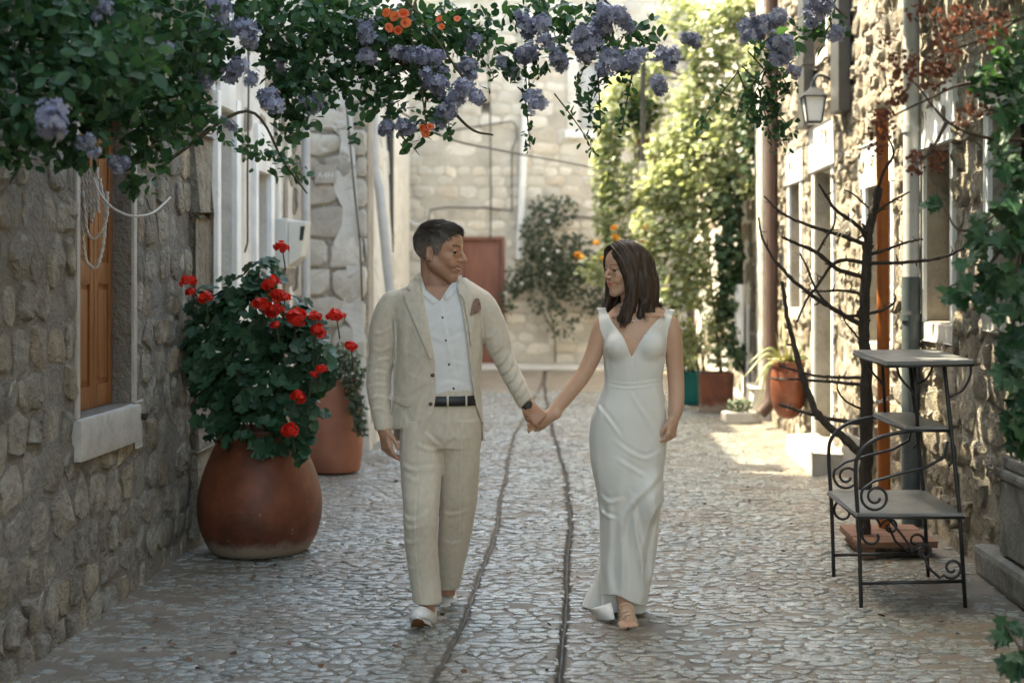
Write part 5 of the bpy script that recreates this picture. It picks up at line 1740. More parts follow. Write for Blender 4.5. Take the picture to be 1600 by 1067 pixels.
    fd.displace(folds_fn([([(662, 660), (657, 740), (655, 830), (660, 900), (667, 942)], .0028, .0028),
                          ([(724, 665), (720, 740), (716, 830), (707, 918)], .0024, .0028),
                          ([(703, 625), (703, 650), (699, 675), (691, 690)], .004, .005),
                          ([(664, 668), (678, 682), (691, 694)], .006, .007), ([(655, 690), (672, 697), (690, 700)], .005, .007), ([(716, 672), (702, 684), (692, 694)], .004, .007),
                          ([(632, 720), (650, 727), (686, 724)], .006, .008), ([(634, 735), (660, 744), (686, 738)], .004, .008),
                          ([(631, 790), (645, 800), (660, 797), (680, 785)], .005, .008), ([(634, 808), (650, 814), (672, 806)], .004, .007), ([(633, 830), (648, 836), (664, 830)], .004, .007),
                          ([(637, 870), (650, 877), (672, 870)], .003, .007), ([(690, 800), (705, 806), (738, 796)], .004, .008), ([(688, 850), (702, 856), (725, 850)], .003, .007)], None, fa=.85, fw=1.25))
    fd.displace(lambda x, y, z: .0018 * pnoise(x, y, z * .5, 34, .7) - .0014 * np.clip(1 - 2.6 * np.abs(pnoise(x, y, z * 1.4, 22, 5.1)), 0, 1))
    for (P_, Yc) in ((lrow(940, 668, 22, 6.20, .06), 6.20), (lrow(918, 701, 18, 6.60, .06), 6.60)):
        zc = P_[0]
        cut = lambda X, Y, Z, zc=zc: np.broadcast_to(Z - zc, np.broadcast(X, Y, Z).shape) + 0 * X + 0 * Y
        fd.sub(cut, (P_[1] - .1, Yc - .12, zc - .1), (P_[1] + .1, Yc + .12, zc), .003)
    me, v = fd.mesh('trousers')
    link('trousers', me, M_linen, man)
    # --- belt
    mb = MB()
    rws = [row(616, 633, 748, .118, .008), row(631, 630, 750, .122, .008)]
    n = 64; vs = []; fs = []
    for (z, cx, cy, a, b) in rws:
        for k in range(n):
            q_ = 2 * math.pi * k / n
            r = (abs(math.cos(q_)) ** 2.4 + abs(math.sin(q_)) ** 2.4) ** (-1 / 2.4)
            vs.append((cx + a * r * math.cos(q_), cy + b * r * math.sin(q_), z))
    for k in range(n): fs.append((k, k + n, (k + 1) % n + n, (k + 1) % n))
    mb.add(vs, fs); belt = mb.build('belt', M_belt, man, True)
    sol = belt.modifiers.new('thickness', 'SOLIDIFY'); sol.thickness = .006; sol.offset = 1
    bb = BVHTree.FromPolygons(vs, fs)
    for x in (703, 731):
        p = wp(x, 623.5); h = bb.ray_cast(Vector((p.x, 5.5, p.z)), Vector((0, 1, 0)), 3)
        y = h[0].y - .004 if h[0] else 6.18
        mb = MB(); mb.tube([(p.x, y - .006, p.z + .026), (p.x, y - .008, p.z), (p.x, y - .006, p.z - .024)], .0045, 8); mb.build('belt_loop', M_linen, belt, True)
    # --- jacket
    fd = Field(lin(-.92, -.10, .0038), lin(6.02, 6.58, .004), lin(.68, 1.57, .0038))
    fd.loft(torso, .02, n=2.3)
    for ch in (armR, armL):
        fd.chain(ch[:3], .026, 5); fd.chain(ch[2:], .007, 5)
    fd.displace(folds_fn([([(577, 590), (590, 580), (606, 584)], .006, .007), ([(574, 607), (590, 600), (610, 604)], .006, .007), ([(577, 570), (592, 563), (612, 560)], .005, .007), ([(578, 622), (594, 618), (610, 624)], .005, .007),
                          ([(582, 545), (596, 548), (616, 540)], .004, .008), ([(584, 640), (596, 636), (609, 644)], .004, .006), ([(586, 520), (600, 520), (616, 508)], .004, .008),
                          ([(784, 530), (780, 545), (766, 552)], .006, .006), ([(794, 548), (788, 562), (774, 572)], .006, .006), ([(801, 562), (795, 576), (782, 584)], .006, .006), ([(807, 575), (802, 590), (788, 598)], .005, .006),
                          ([(815, 590), (810, 604), (797, 612)], .004, .006), ([(776, 512), (770, 524), (757, 528)], .004, .007), ([(822, 602), (816, 614), (803, 622)], .003, .006),
                          ([(617, 490), (619, 520), (618, 556), (613, 610)], .006, .006), ([(750, 490), (752, 520), (752, 560)], .006, .006),
                          ([(668, 590), (655, 602), (640, 612)], .004, .009), ([(672, 604), (660, 625), (652, 650)], .004, .010), ([(640, 470), (636, 510), (632, 560)], .003, .012), ([(630, 640), (640, 660), (648, 685)], .003, .010)], YPER + .06, fa=.95, fw=1.15))
    fd.displace(lambda x, y, z: .0016 * pnoise(x, y, z, 28, 2.7) - .0014 * np.clip(1 - 2.6 * np.abs(pnoise(x, y, z * 1.5, 24, 4.1)), 0, 1))
    shell_cut(fd, .010)
    op = poly([(655, 395), (655.5, 424), (663, 455), (671, 495), (679, 535), (683.5, 562), (684.5, 590), (684.5, 618), (681, 640), (671, 664), (658, 688), (652, 694), (648, 697), (630, 696), (612, 690), (560, 690), (560, 760), (800, 760), (800, 690), (763, 684), (759, 676), (752, 655), (744, 628), (739, 595), (735, 560), (729, 510), (722, 470), (715, 445), (712, 425), (712, 395)])
    keep_front(fd, op, 6.31, False)
    keep_front(fd, poly([(560, 425), (660, 424), (712, 428), (900, 428), (900, 640), (800, 690), (560, 692)]), 6.305, True, which='back')
    # cuffs and the arms' lower ends
    for ch, dn in ((armR, (.06, -.10, -1)), (armL, (.62, -.12, -.74))):
        p = Vector(ch[-1][:3]); dd = Vector(dn).normalized()
        fn = lambda X, Y, Z, p=p, dd=dd: -((X - p.x) * dd.x + (Y - p.y) * dd.y + (Z - p.z) * dd.z)
        fd.sub(fn, (p.x - .06, p.y - .06, p.z - .06), (p.x + .06, p.y + .06, p.z + .06), .002)
    me, v = fd.mesh('jacket')
    jk = link('jacket', me, M_linen, man)
    bj = BVHTree.FromPolygons([tuple(p) for p in v], [tuple(p.vertices) for p in me.polygons])
    # collar: a folded band round the neck, open at the front
    mb = MB(); n = 40; vs = []; fs = []
    for k in range(n):
        q_ = math.radians(200 - 250 * k / (n - 1))
        ends = min(1, min(k, n - 1 - k) / 6)
        for (r_, py, th) in ((.074, 424, 0), (.084, 427, 1), (.098, 438, 1), (.101, 445, 1)):
            c_ = wp(687, py + (1 - math.sin(q_)) * 3.5, .030)
            vs.append((c_.x + r_ * math.cos(q_), c_.y + r_ * .95 * math.sin(q_), c_.z))
    for k in range(n - 1):
        for j in range(3):
            a = k * 4 + j
            fs.append((a, a + 4, a + 5, a + 1))
    mb.add(vs, fs); co = mb.build('collar', M_linen, jk, True)
    so_ = co.modifiers.new('thickness', 'SOLIDIFY'); so_.thickness = .006
    patch('lapel', poly([(656, 426), (662, 446), (671, 492), (680, 538), (684, 562), (677, 558), (654, 506), (633, 461), (645, 455), (637, 449), (648, 432)]), bj, M_linen, jk, .006, .008)
    patch('lapel', poly([(714, 436), (722, 470), (729, 510), (735, 560), (739, 590), (735.5, 566), (741, 520), (746, 482), (739, 474), (744, 466), (730, 444), (720, 433)]), bj, M_linen, jk, .005, .008)
    patch('pocket_flap', poly([(609, 616), (630, 621), (648, 617), (649, 623), (643, 632), (627, 628), (609, 622)]), bj, M_linen, jk, .005, .006)
    sq = patch('pocket_square', poly([(737, 492), (739, 478), (745, 466), (749.5, 466), (752, 473), (753, 482), (747, 488)]), bj, M_psq, jk, .008, .014)
    for (x, y) in ((680, 583), (677, 627)):
        p = wp(x, y); h = bj.ray_cast(Vector((p.x, 5.5, p.z)), Vector((0, 1, 0)), 3)
        if h[0]: button(h[0] + Vector((0, -.001, 0)), .0088, M_btn, jk, .005)
    # --- wristwatch and bracelet
    def band(p, d, r, wd, mat, name):
        p, d = Vector(p), Vector(d).normalized()
        mb = MB(); mb.tube([p - d * wd, p - d * wd * .6, p + d * wd * .6, p + d * wd], [r * .96, r, r, r * .96], 24); return mb.build(name, mat, man, True)
    wt = band(wp(824.5, 633.5, -.053), (.66, -.10, -.70), .0300, .011, M_belt, 'wristwatch')
    c = wp(826, 633, -.086); mb = MB(); mb.tube([c + Vector((0, .008, 0)), c], .016, 16); mb.build('watch_face', M_belt, wt, False)
    band(wp(600.5, 670, -.041), (.10, -.12, -1), .0315, .006, M_belt, 'bracelet')
    # --- shoes
    def shoe(ankle, fwd, up, name='shoe'):
        a, f, u = Vector(ankle), Vector(fwd).normalized(), Vector(up)
        u = (u - f * u.dot(f)).normalized(); s = f.cross(u)
        Mx = np.array([[f.x, s.x, u.x], [f.y, s.y, u.y], [f.z, s.z, u.z]])
        T = lambda p, q_, r: a + f * p + s * q_ + u * r
        lo = np.array(a) - .30; hi = np.array(a) + .30
        fd = Field(lin(lo[0], hi[0], .0035), lin(lo[1], hi[1], .0035), lin(lo[2], hi[2], .0035))
        fd.chain([tuple(T(-.055, 0, -.062)) + (.034,), tuple(T(0, 0, -.055)) + (.037,), tuple(T(.07, .0, -.066)) + (.040,), tuple(T(.135, .0, -.072)) + (.038,), tuple(T(.178, .0, -.078)) + (.028,)], .02, 4)
        fd.cone(T(-.02, 0, -.02), .040, T(.03, 0, -.04), .042, .02)
        fn = lambda X, Y, Z: ((X - a.x) * u.x + (Y - a.y) * u.y + (Z - a.z) * u.z) + .088
        fd.sub(fn, lo, hi, .004)
        fn2 = lambda X, Y, Z: -((X - a.x) * u.x + (Y - a.y) * u.y + (Z - a.z) * u.z) + .008 + ((X - a.x) * f.x + (Y - a.y) * f.y + (Z - a.z) * f.z) * .1
        fd.sub(fn2, lo, hi, .004)
        me, v = fd.mesh(name); sh = link(name, me, M_shoe, man)
        mb = MB(); n = 40; vs = []; fs = []
        for r in (-.087, -.104):
            for k in range(n):
                q_ = 2 * math.pi * k / n
                p_ = .062 + .152 * math.cos(q_)
                w_ = np.interp(p_, [-.09, -.05, .03, .13, .19, .215], [.026, .034, .036, .046, .036, .012])
                vs.append(T(p_, math.sin(q_) ** 1 * w_ * (1.0), r + (.012 if p_ > .17 else 0)))
        for k in range(n): fs.append((k, (k + 1) % n, (k + 1) % n + n, k + n))
        fs.append(tuple(range(n))); fs.append(tuple(range(2 * n - 1, n - 1, -1)))
        mb.add(vs, fs)
        so = mb.build('sole', M_sole, sh); so.data.materials.append(M_shoe)
        for p_ in so.data.polygons:
            if len(p_.vertices) == 4: p_.material_index = 1
        return sh
    shoe(W(667, 948, 6.27), (-.10, -.90, .42), (0, .4, 1))
    shoe(W(699, 927, 6.66), (-.02, -1, -.02), (0, 0, 1))
    return man
man = build_man()

# ---------------------------------------------------------------- the woman
def build_woman():
    HF = head_frame(977, 421, math.radians(-59), .93, pitch=math.radians(3), roll=math.radians(-3))
    H, Mx, o, sc = HF
    low = [row(570, 944, 1038, .098, .005), row(597, 945, 1035, .090, .005), row(620, 937, 1039, .102, .01), row(650, 924, 1042, .118, .015), row(680, 920, 1043, .124, .02), row(720, 922, 1040, .124, .02),
           row(760, 931, 1034, .120, .02), row(800, 937, 1031, .117, .03), row(850, 938, 1028, .117, .045), row(900, 939, 1022, .122, .06), row(935, 940, 1015, .130, .07), row(960, 940, 1010, .135, .075)]
    up = [row(474, 966, 1024, .052, .02), row(484, 952, 1040, .064, .02), row(497, 942, 1048, .078, .015), row(515, 941, 1044, .088, .01), row(545, 942, 1041, .098, .005)]
    armR = [wr(944, 503, .034, .0), wr(936, 525, .0335, .0), wr(928, 552, .0330, 0), wr(913, 583, .0305, -.01), wr(893, 610, .0285, -.02), wr(874, 633, .0250, -.03), wr(858, 651, .0215, -.04)]
    armL = [wr(1046, 503, .033, .0), wr(1052, 528, .0340, .0), wr(1054, 560, .0340, .01), wr(1056, 592, .0318, .01), wr(1057, 618, .0298, -.01), wr(1056, 637, .0265, -.03), wr(1053, 651, .0215, -.04)]
    fd = Field(lin(-.16, .60, .003), lin(6.0, 6.62, .004), zgrid((.0, .18, .003), (.18, .70, .012), (.70, .95, .003), (.95, 1.26, .006), (1.26, 1.68, .0024)))
    fd.loft([(z, x, y, a - .006, b - .006) for z, x, y, a, b in up] + [(z, x, y, a - .014, b - .014) for z, x, y, a, b in low[:8]], .02)
    for cx in (964, 1019): fd.ell(wp(cx, 541, -.075), (.046, .036, .046), None, .03)
    fd.chain([wr(995, 485, .060, .025), wr(991, 470, .045, .02), wr(985, 450, .041, .015), wr(984, 430, .042, .015)], .022, 4)
    fd.chain(armR, .014, 5); fd.chain(armL, .014, 5)
    for a, b in (((958, 494), (984, 490)), ((1036, 494), (1000, 490))): fd.cone(wp(*a, -.045), .008, wp(*b, -.052), .007, .014)
    fd.chain([wr(968, 700, .05, .02), wr(970, 800, .038, .03), wr(973, 900, .032, .015), wr(976, 945, .027, -.02)], .02, 4)
    fd.chain([wr(1006, 700, .05, .03), wr(1000, 800, .038, .07), wr(985, 880, .032, .14), wr(970, 930, .028, .2)], .02, 4)
    # front foot in the sandal
    an = W(977, 944, 6.285)
    fd.chain([(an.x, an.y + .01, an.z, .030), (an.x + .003, an.y - .06, an.z - .022, .031), (an.x + .006, an.y - .115, an.z - .036, .030)], .012, 4)
    fd.cone((an.x, an.y + .02, an.z - .02), .028, (an.x + .004, an.y - .06, an.z - .04), .026, .012)
    for i, (dx, L, r) in enumerate(((-.030, .050, .0115), (-.013, .052, .0088), (.003, .047, .0082), (.017, .040, .0078), (.030, .032, .0075))):
        p = Vector((an.x + .007 + dx * .85, an.y - .125, an.z - .046)); q_ = p + Vector((dx * .25, -L, -.010))
        fd.cone(p, r * 1.1, q_, r, .004)
    add_head(fd, HF, False)
    add_hand(fd, wp(1053, 652, -.04), (-.20, -.18, -1), (.78, -.62, 0), (-.62, -.78, 0), .90, (26, 34, 40, 44), thumb=(.85, .35, -.4))
    add_hand(fd, wp(860, 650, -.045), (-.90, .10, -.30), (0.05, 1, .15), (.30, .05, -.9), .90, (30, 34, 38, 40), thumb=(.75, .45, .35), base=8)
    me, v = fd.mesh('person')
    set_attr(me, 'tint', head_tint(v, HF, False))
    wm = link('person', me, M_skin_w)
    tag(wm, 'woman with long brown hair in white sleeveless V-neck gown, holding a man\'s hand', 'person', 'couple walking hand in hand')
    add_eyes(HF, wm, (1, .35, 0))
    # --- dress
    fd = Field(lin(-.16, .60, .004), lin(6.0, 6.72, .004), lin(.0, 1.44, .004))
    fd.loft([(z, x, y, a + .003, b + .003) for z, x, y, a, b in up] + low, .02, n=2.3)
    for cx in (964, 1019): fd.ell(wp(cx, 541, -.075), (.050, .041, .050), None, .035)
    fd.ell(wp(1012, 775, -.03), (.055, .09, .10), None, .06)
    # short train behind
    for (px, py, r, Y) in ((950, 860, .07, 6.42), (936, 915, .075, 6.5), (934, 950, .085, 6.54)):
        pass
    fd.chain([tuple(W(965, 870, 6.42)) + (.05,), tuple(W(948, 918, 6.46)) + (.055,), tuple(W(934, 945, 6.48)) + (.055,), tuple(W(926, 966, 6.48)) + (.055,)], .03, 4)
    fd.displace(folds_fn([([(928, 628), (946, 648), (968, 678)], .0045, .006), ([(958, 684), (982, 702), (1008, 712), (1034, 700)], .0045, .007), ([(962, 712), (985, 727), (1012, 742)], .004, .007),
                          ([(984, 612), (998, 635), (1012, 655)], .004, .007), ([(1020, 606), (1030, 625), (1040, 648)], .005, .007), ([(940, 612), (935, 630), (938, 650)], .004, .006), ([(1004, 640), (1020, 668), (1040, 690)], .004, .010),
                          ([(948, 600), (975, 604), (1005, 602), (1034, 598)], .0025, .0035), ([(946, 593), (975, 597), (1005, 595), (1034, 591)], .0015, .003),
                          ([(1030, 735), (1000, 765), (975, 800), (962, 850)], .010, .012), ([(1034, 775), (1018, 800), (1004, 850), (1002, 930)], .011, .011), ([(985, 770), (992, 820), (1002, 880), (1008, 940)], .009, .010),
                          ([(950, 770), (952, 830), (950, 890), (956, 925)], .009, .012), ([(968, 800), (972, 860), (972, 920)], .009, .010), ([(938, 790), (942, 800), (960, 806)], .008, .007), ([(936, 770), (950, 780), (970, 775)], .006, .008),
                          ([(950, 540), (946, 560), (948, 590)], .003, .006), ([(1034, 540), (1036, 560), (1032, 588)], .003, .006), ([(985, 560), (987, 575), (988, 592)], .002, .004)], YPER + .05, fa=.95, fw=1.3))
    fd.displace(lambda x, y, z: np.clip((1.0 - z) / .6, 0, 1) * .005 * pnoise(x * 1.6, y * 1.6, z * .35, 30, .9) + .0012 * pnoise(x, y, z, 26, 1.9))
    # hem: lifted over the front foot, down to the ground behind
    hem = poly([(800, 400), (1200, 400), (1200, 962), (1013, 949), (998, 946), (985, 940), (972, 932), (960, 929), (948, 932), (938, 936), (800, 940)], 6.25)
    keep_front(fd, hem, 6.33, True)
    fd.F = np.maximum(fd.F, (np.float32(.012) - fd.zs)[None, None, :])
    shell_cut(fd, .0085)
    keep = [(934.5, 479), (945, 481), (949, 491), (956, 505), (971, 522), (979, 540), (985, 557), (994, 540), (1004, 523), (1019, 506), (1037, 490), (1043, 483), (1053, 485), (1046, 505), (1043, 525), (1044, 545), (1060, 575), (1200, 580), (1200, 1100), (800, 1100), (800, 580), (930, 575), (940, 548), (936.5, 520)]
    keep_front(fd, poly(keep), 9.0, True, which='all')
    me, v = fd.mesh('dress')
    dress = link('dress', me, M_dress, wm)
    bw0 = BVHTree.FromPolygons([tuple(x.co) for x in wm.data.vertices], [tuple(p.vertices) for p in wm.data.polygons])
    for out in ([(935, 482), (945, 481), (950, 491), (957, 505), (966, 516), (958, 528), (943, 530), (937, 512), (935, 496)], [(1052, 486), (1043, 483), (1037, 490), (1019, 506), (1008, 518), (1016, 530), (1041, 530), (1044, 512), (1048, 498)]):
        patch('strap', poly(out), bw0, M_dress, dress, .003, .003, .005)
    for (px, py) in ((940, 483), (1048, 486)):
        mb = MB()
        p = wp(px, py)
        h = bw0.ray_cast(Vector((p.x, 5.5, p.z - .004)), Vector((0, 1, 0)), 3)
        y_ = h[0].y if h[0] else p.y
        for k in range(6):
            q_ = Vector((p.x + (k - 2.5) * .006, y_ - .004 + .004 * (k % 2), p.z - .004))
            top = bw0.ray_cast(q_ + Vector((0, .03, .1)), Vector((0, 0, -1)), .2)
            zt = top[0].z + .002 if top[0] else p.z
            mb.tube([q_, Vector((q_.x, y_ + .012, max(zt, p.z) + .001)), Vector((q_.x * .6 + p.x * .4, y_ + .045, max(zt, p.z) + .002))], [.0036, .0055, .005], 7)
        mb.build('shoulder_tie', M_dress, dress, True)
    # turned-up corner of the hem beside the foot
    mb = MB()
    A = [W(922, 951, 6.34), W(935, 948, 6.3), W(948, 944, 6.28), W(956, 942, 6.25), W(961, 967, 6.18), W(950, 969, 6.2), W(938, 967, 6.25), W(926, 958, 6.32)]
    c = sum(A, Vector()) / 8 + Vector((0, -.015, .018))
    mb.add(A + [c], [(k, (k + 1) % 8, 8) for k in range(8)])
    tr = mb.build('hem_corner', M_dress, dress, True); m_ = tr.modifiers.new('t', 'SOLIDIFY'); m_.thickness = .004
    # --- sandal
    mb = MB()
    n = 32; vs = []; fs = []
    for r in (-.050, -.064):
        for k in range(n):
            q_ = 2 * math.pi * k / n
            p_ = -.062 + .128 * math.cos(q_)
            w_ = np.interp(p_, [-.19, -.14, -.06, .02, .066], [.02, .042, .036, .03, .012]) * math.sin(q_)
            vs.append((an.x + .006 + w_, an.y + p_, max(an.z + r - .006 - .10 * max(0, -p_ - .0) * .12, .012)))
    for k in range(n): fs.append((k, (k + 1) % n, (k + 1) % n + n, k + n))
    fs.append(tuple(range(n))); fs.append(tuple(range(2 * n - 1, n - 1, -1))); mb.add(vs, fs)
    sandal = mb.build('sandal', M_sandal, wm)
    bw = BVHTree.FromPolygons([tuple(p) for p in wm.data.vertices.data.vertices] if False else [tuple(x.co) for x in wm.data.vertices], [tuple(p.vertices) for p in wm.data.polygons])
    for (dy_, dz_, hw) in ((-.135, -.01, .043), (-.115, -.004, .043), (-.055, .03, .040)):
        pts = []
        for k in range(13):
            x = an.x + .006 + hw * math.cos(math.pi * (1 - k / 12))
            zt = an.z + .06
            h = bw.ray_cast(Vector((x, an.y + dy_, zt)), Vector((0, 0, -1)), .14)
            z = h[0].z + .003 if h[0] else an.z - .055
            pts.append((x, an.y + dy_ + .004 * math.sin(k), z))
        mb = MB(); mb.tube(pts, .0042, 6); mb.build('strap', M_sandal, sandal, True)
    # --- hair
    G = {
     'f1': [(.072, -.006, .106), (.079, .034, .088), (.066, .066, .050), (.050, .077, .005), (.036, .081, -.045), (.034, .080, -.105), (.046, .076, -.165), (.074, .072, -.212), (.088, .072, -.236)],
     'f2': [(.048, -.008, .119), (.053, .050, .101), (.038, .079, .045), (.024, .088, -.005), (.018, .090, -.055), (.014, .090, -.115), (.022, .090, -.175), (.046, .086, -.226), (.060, .084, -.25)],
     'r1': [(.010, -.008, .125), (.012, .058, .104), (-.002, .086, .046), (-.020, .093, -.005), (-.034, .095, -.055), (-.042, .094, -.115), (-.040, .096, -.165), (-.026, .102, -.205), (-.012, .106, -.222)],
     'r2': [(-.030, -.008, .124), (-.030, .056, .100), (-.050, .084, .042), (-.066, .088, -.015), (-.076, .088, -.075), (-.080, .090, -.135), (-.084, .092, -.180), (-.086, .100, -.212), (-.080, .106, -.228)],
     'r3': [(-.068, -.008, .110), (-.080, .046, .086), (-.104, .058, .032), (-.114, .060, -.028), (-.120, .060, -.088), (-.123, .062, -.145), (-.128, .070, -.190), (-.140, .080, -.215), (-.150, .088, -.222)],
     'b1': [(-.088, -.010, .092), (-.108, .000, .062), (-.126, .000, .010), (-.131, .000, -.050), (-.131, .000, -.110), (-.130, .004, -.165), (-.134, .010, -.200), (-.140, .015, -.220), (-.145, .02, -.23)],
     'l2': [(-.030, -.012, .124), (-.030, -.058, .100), (-.050, -.084, .042), (-.066, -.088, -.015), (-.076, -.088, -.075), (-.080, -.090, -.135), (-.084, -.092, -.180), (-.086, -.100, -.212), (-.080, -.106, -.228)],
     'l1': [(.030, -.012, .122), (.036, -.058, .101), (.022, -.084, .045), (.010, -.090, -.005), (.004, -.092, -.055), (.004, -.092, -.115), (.012, -.092, -.165), (.030, -.09, -.210), (.045, -.09, -.225)],
     'l0': [(.072, -.010, .106), (.080, -.040, .086), (.064, -.072, .045), (.050, -.080, .000), (.042, -.083, -.050), (.044, -.083, -.110), (.060, -.080, -.165), (.084, -.076, -.205), (.100, -.074, -.218)],
    }
    fdh = Field(lin(o[0] - .22, o[0] + .22, .004), lin(o[1] - .2, o[1] + .2, .004), lin(o[2] - .27, o[2] + .16, .004))
    fdh.ell(H(-.014, 0, .034), [x * sc for x in (.107, .084, .093)], Mx, .01)
    X, Y, Z = fdh.xs[:, None, None] - o[0], fdh.ys[None, :, None] - o[1], fdh.zs[None, None, :] - o[2]
    f = (X * Mx[0, 0] + Y * Mx[1, 0] + Z * Mx[2, 0]) / sc; u = (X * Mx[0, 2] + Y * Mx[1, 2] + Z * Mx[2, 2]) / sc
    hl = np.interp(f, [-.15, -.02, .0, .04, .06, .075, .10], [-.12, -.09, -.03, .035, .065, .080, .10])
    fdh.F = np.maximum(fdh.F, (hl - u) * sc * .8)
    for kk, r in (('r1', .015), ('r2', .024), ('r3', .022), ('b1', .026), ('f1', .008), ('f2', .011), ('l2', .022), ('l1', .014), ('l0', .009)):
        pts = G[kk]
        fdh.chain([tuple(H(a * .95, b * (.84 if i < 4 else .92), c * (.93 if i < 3 else 1))) + (r * (.45, .55, .7, .85, .95, .75, .42, .15, .05)[i],) for i, (a, b, c) in enumerate(pts) if i >= 1], .03, 3)
    fdh.displace(lambda x, y, z: .0035 * pnoise(x * 2.4, y * 2.4, z * .5, 70, .3))
    me, v = fdh.mesh('hair'); set_attr(me, 'tint', np.ones((len(v), 3)) * .8)
    hair = link('hair', me, M_hair_w, wm)
    rs = random.Random(4)
    mb = MB()
    def strand(ga, gb, t, stop=9, r0=.0021):
        pts = []
        ph, am = int(t * 6) * 1.9 + rs.uniform(-.45, .45), rs.uniform(.008, .020)
        tl = rs.choice((rs.uniform(-.03, .02), rs.uniform(.0, .075)))
        lift = rs.uniform(1.0, 1.06) if rs.random() < .9 else rs.uniform(1.06, 1.13)
        for i, (a, b) in enumerate(zip(G[ga], G[gb])):
            if i >= stop: break
            p = [a[j] * (1 - t) + b[j] * t for j in range(3)]
            k = max(0, i - 3) / 5
            wv = am * (k ** .7) * math.sin(i * 1.25 + ph)
            pts.append(H(p[0] * lift + wv + rs.gauss(0, .0016) * k, p[1] * lift + wv * .6 + rs.gauss(0, .0014) * k, p[2] * (1 + (lift - 1) * (1 if p[2] > 0 else 0)) + tl * k * k))
        sp = spline([tuple(p) for p in pts], 3)
        n = len(sp)
        mb.tube(sp, [r0 * sc * (.9 + .25 * math.sin(math.pi * i / n)) * (1 - .88 * max(0, (i / n - .5) / .5)) for i in range(n)], 5, False)
    for ga, gb, n, st in (('f1', 'f2', 85, 9), ('f2', 'r1', 45, 4), ('r1', 'r2', 95, 9), ('r2', 'r3', 85, 9), ('r3', 'b1', 70, 9), ('b1', 'l2', 50, 9), ('l2', 'l1', 60, 9), ('l1', 'l0', 60, 9)):
        for k in range(n * 3): strand(ga, gb, (k + rs.random()) / (n * 3), st, rs.uniform(.0014, .0026))
    me = mb.mesh('hair_strands'); me.shade_smooth(); set_attr(me, 'tint', np.ones((len(me.vertices), 3)) * 1.15)
    st = link('hair_strands', me, M_hair_w, hair); tag(st, kind='stuff')
    # --- earring and necklace
    mb = MB()
    e = H(-.012, .090, -.046); bm = bmesh.new(); bmesh.ops.create_uvsphere(bm, u_segments=10, v_segments=8, radius=.0045); me = bpy.data.meshes.new('earring'); bm.to_mesh(me); bm.free(); me.transform(Matrix.Translation(e)); me.shade_smooth(); link('earring', me, M_silver, wm)
    pts = []
    for k in range(15):
        x = 966 + 44 * k / 14; y = 484 + 17 * (1 - ((k - 7) / 7) ** 2)
        p = wp(x, y); h = bw.ray_cast(Vector((p.x, 5.5, p.z)), Vector((0, 1, 0)), 3)
        if h[0]: pts.append(h[0] + Vector((0, -.0012, 0)))
    if len(pts) > 4:
        mb.tube(pts, .0009, 5); nk = mb.build('necklace', M_silver, wm, True)
        bm = bmesh.new(); bmesh.ops.create_uvsphere(bm, u_segments=10, v_segments=8, radius=.0032); me = bpy.data.meshes.new('pendant'); bm.to_mesh(me); bm.free(); me.transform(Matrix.Translation(pts[len(pts) // 2] + Vector((0, -.003, -.004)))); link('pendant', me, M_silver, nk, True)
    return wm
woman = build_woman()
# ================================================================ plants
L_plum = leaf_mat('plumbago_leaf', (.016, .055, .030), (.045, .115, .055), .45, .36)
L_ger = leaf_mat('geranium_leaf', (.012, .045, .022), (.030, .085, .042), .5, .18)
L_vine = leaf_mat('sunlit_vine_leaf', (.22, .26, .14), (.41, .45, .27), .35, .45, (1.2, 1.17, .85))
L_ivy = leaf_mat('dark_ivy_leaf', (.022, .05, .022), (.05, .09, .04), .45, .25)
L_grape = leaf_mat('grape_leaf', (.010, .040, .020), (.026, .080, .036), .45, .34)
L_dry = leaf_mat('dry_bract', (.075, .032, .020), (.14, .060, .038), .8, .35, (1.2, .9, .8))
L_bush = leaf_mat('bush_leaf', (.030, .045, .028), (.055, .075, .045), .6, .2)
L_rose = leaf_mat('rosemary_leaf', (.045, .07, .045), (.10, .13, .085), .6, .15)
L_agave = leaf_mat('agave_leaf', (.20, .24, .12), (.36, .36, .18), .45, .2)
P_blue = leaf_mat('plumbago_petal', (.19, .205, .285), (.34, .36, .455), .6, .35, (1.1, 1.1, 1.2))
P_red = leaf_mat('geranium_petal', (.52, .010, .006), (.72, .035, .018), .55, .3, (1.2, .8, .8))
P_org = leaf_mat('trumpet_petal', (.62, .10, .03), (.75, .20, .08), .5, .3, (1.2, 1.0, .8))
P_yel = leaf_mat('lantana_petal', (.75, .25, .03), (.85, .50, .08), .5, .3, (1.2, 1.0, .7))
P_wht = leaf_mat('white_petal', (.60, .60, .62), (.75, .75, .76), .5, .3, (1, 1, 1))
M_stem = surf('green_brown_stem', [(.3, (.05, .04, .022)), (.7, (.10, .085, .045))], 20, .8, .2, 60, .003)
OV, OVF = leaf_ovate()
OB, OBF = leaf_ovate(.30, .08, .16)
NAR, NARF = leaf_ovate(.24, .06, .15)
RD, RDF = leaf_round()
LB, LBF = leaf_lobed()

def blob_pts(px, py, rx, ry, Y, n, thick=.5, shell=0.0, rng=RNG):
    """points inside an ellipsoid given by its outline in the photo and its real depth"""
    d = rng.normal(size=(n, 3)); d /= np.linalg.norm(d, axis=1)[:, None]
    r = rng.uniform(shell, 1, n) ** (1 / 3 if shell == 0 else 1)
    d = d * r[:, None]
    c = W(px, py, Y); s = Y / F_PX
    rz = thick * (rx + ry) / 2 * s
    return np.stack([c.x + d[:, 0] * rx * s, c.y + d[:, 1] * rz, c.z + d[:, 2] * ry * s], 1)

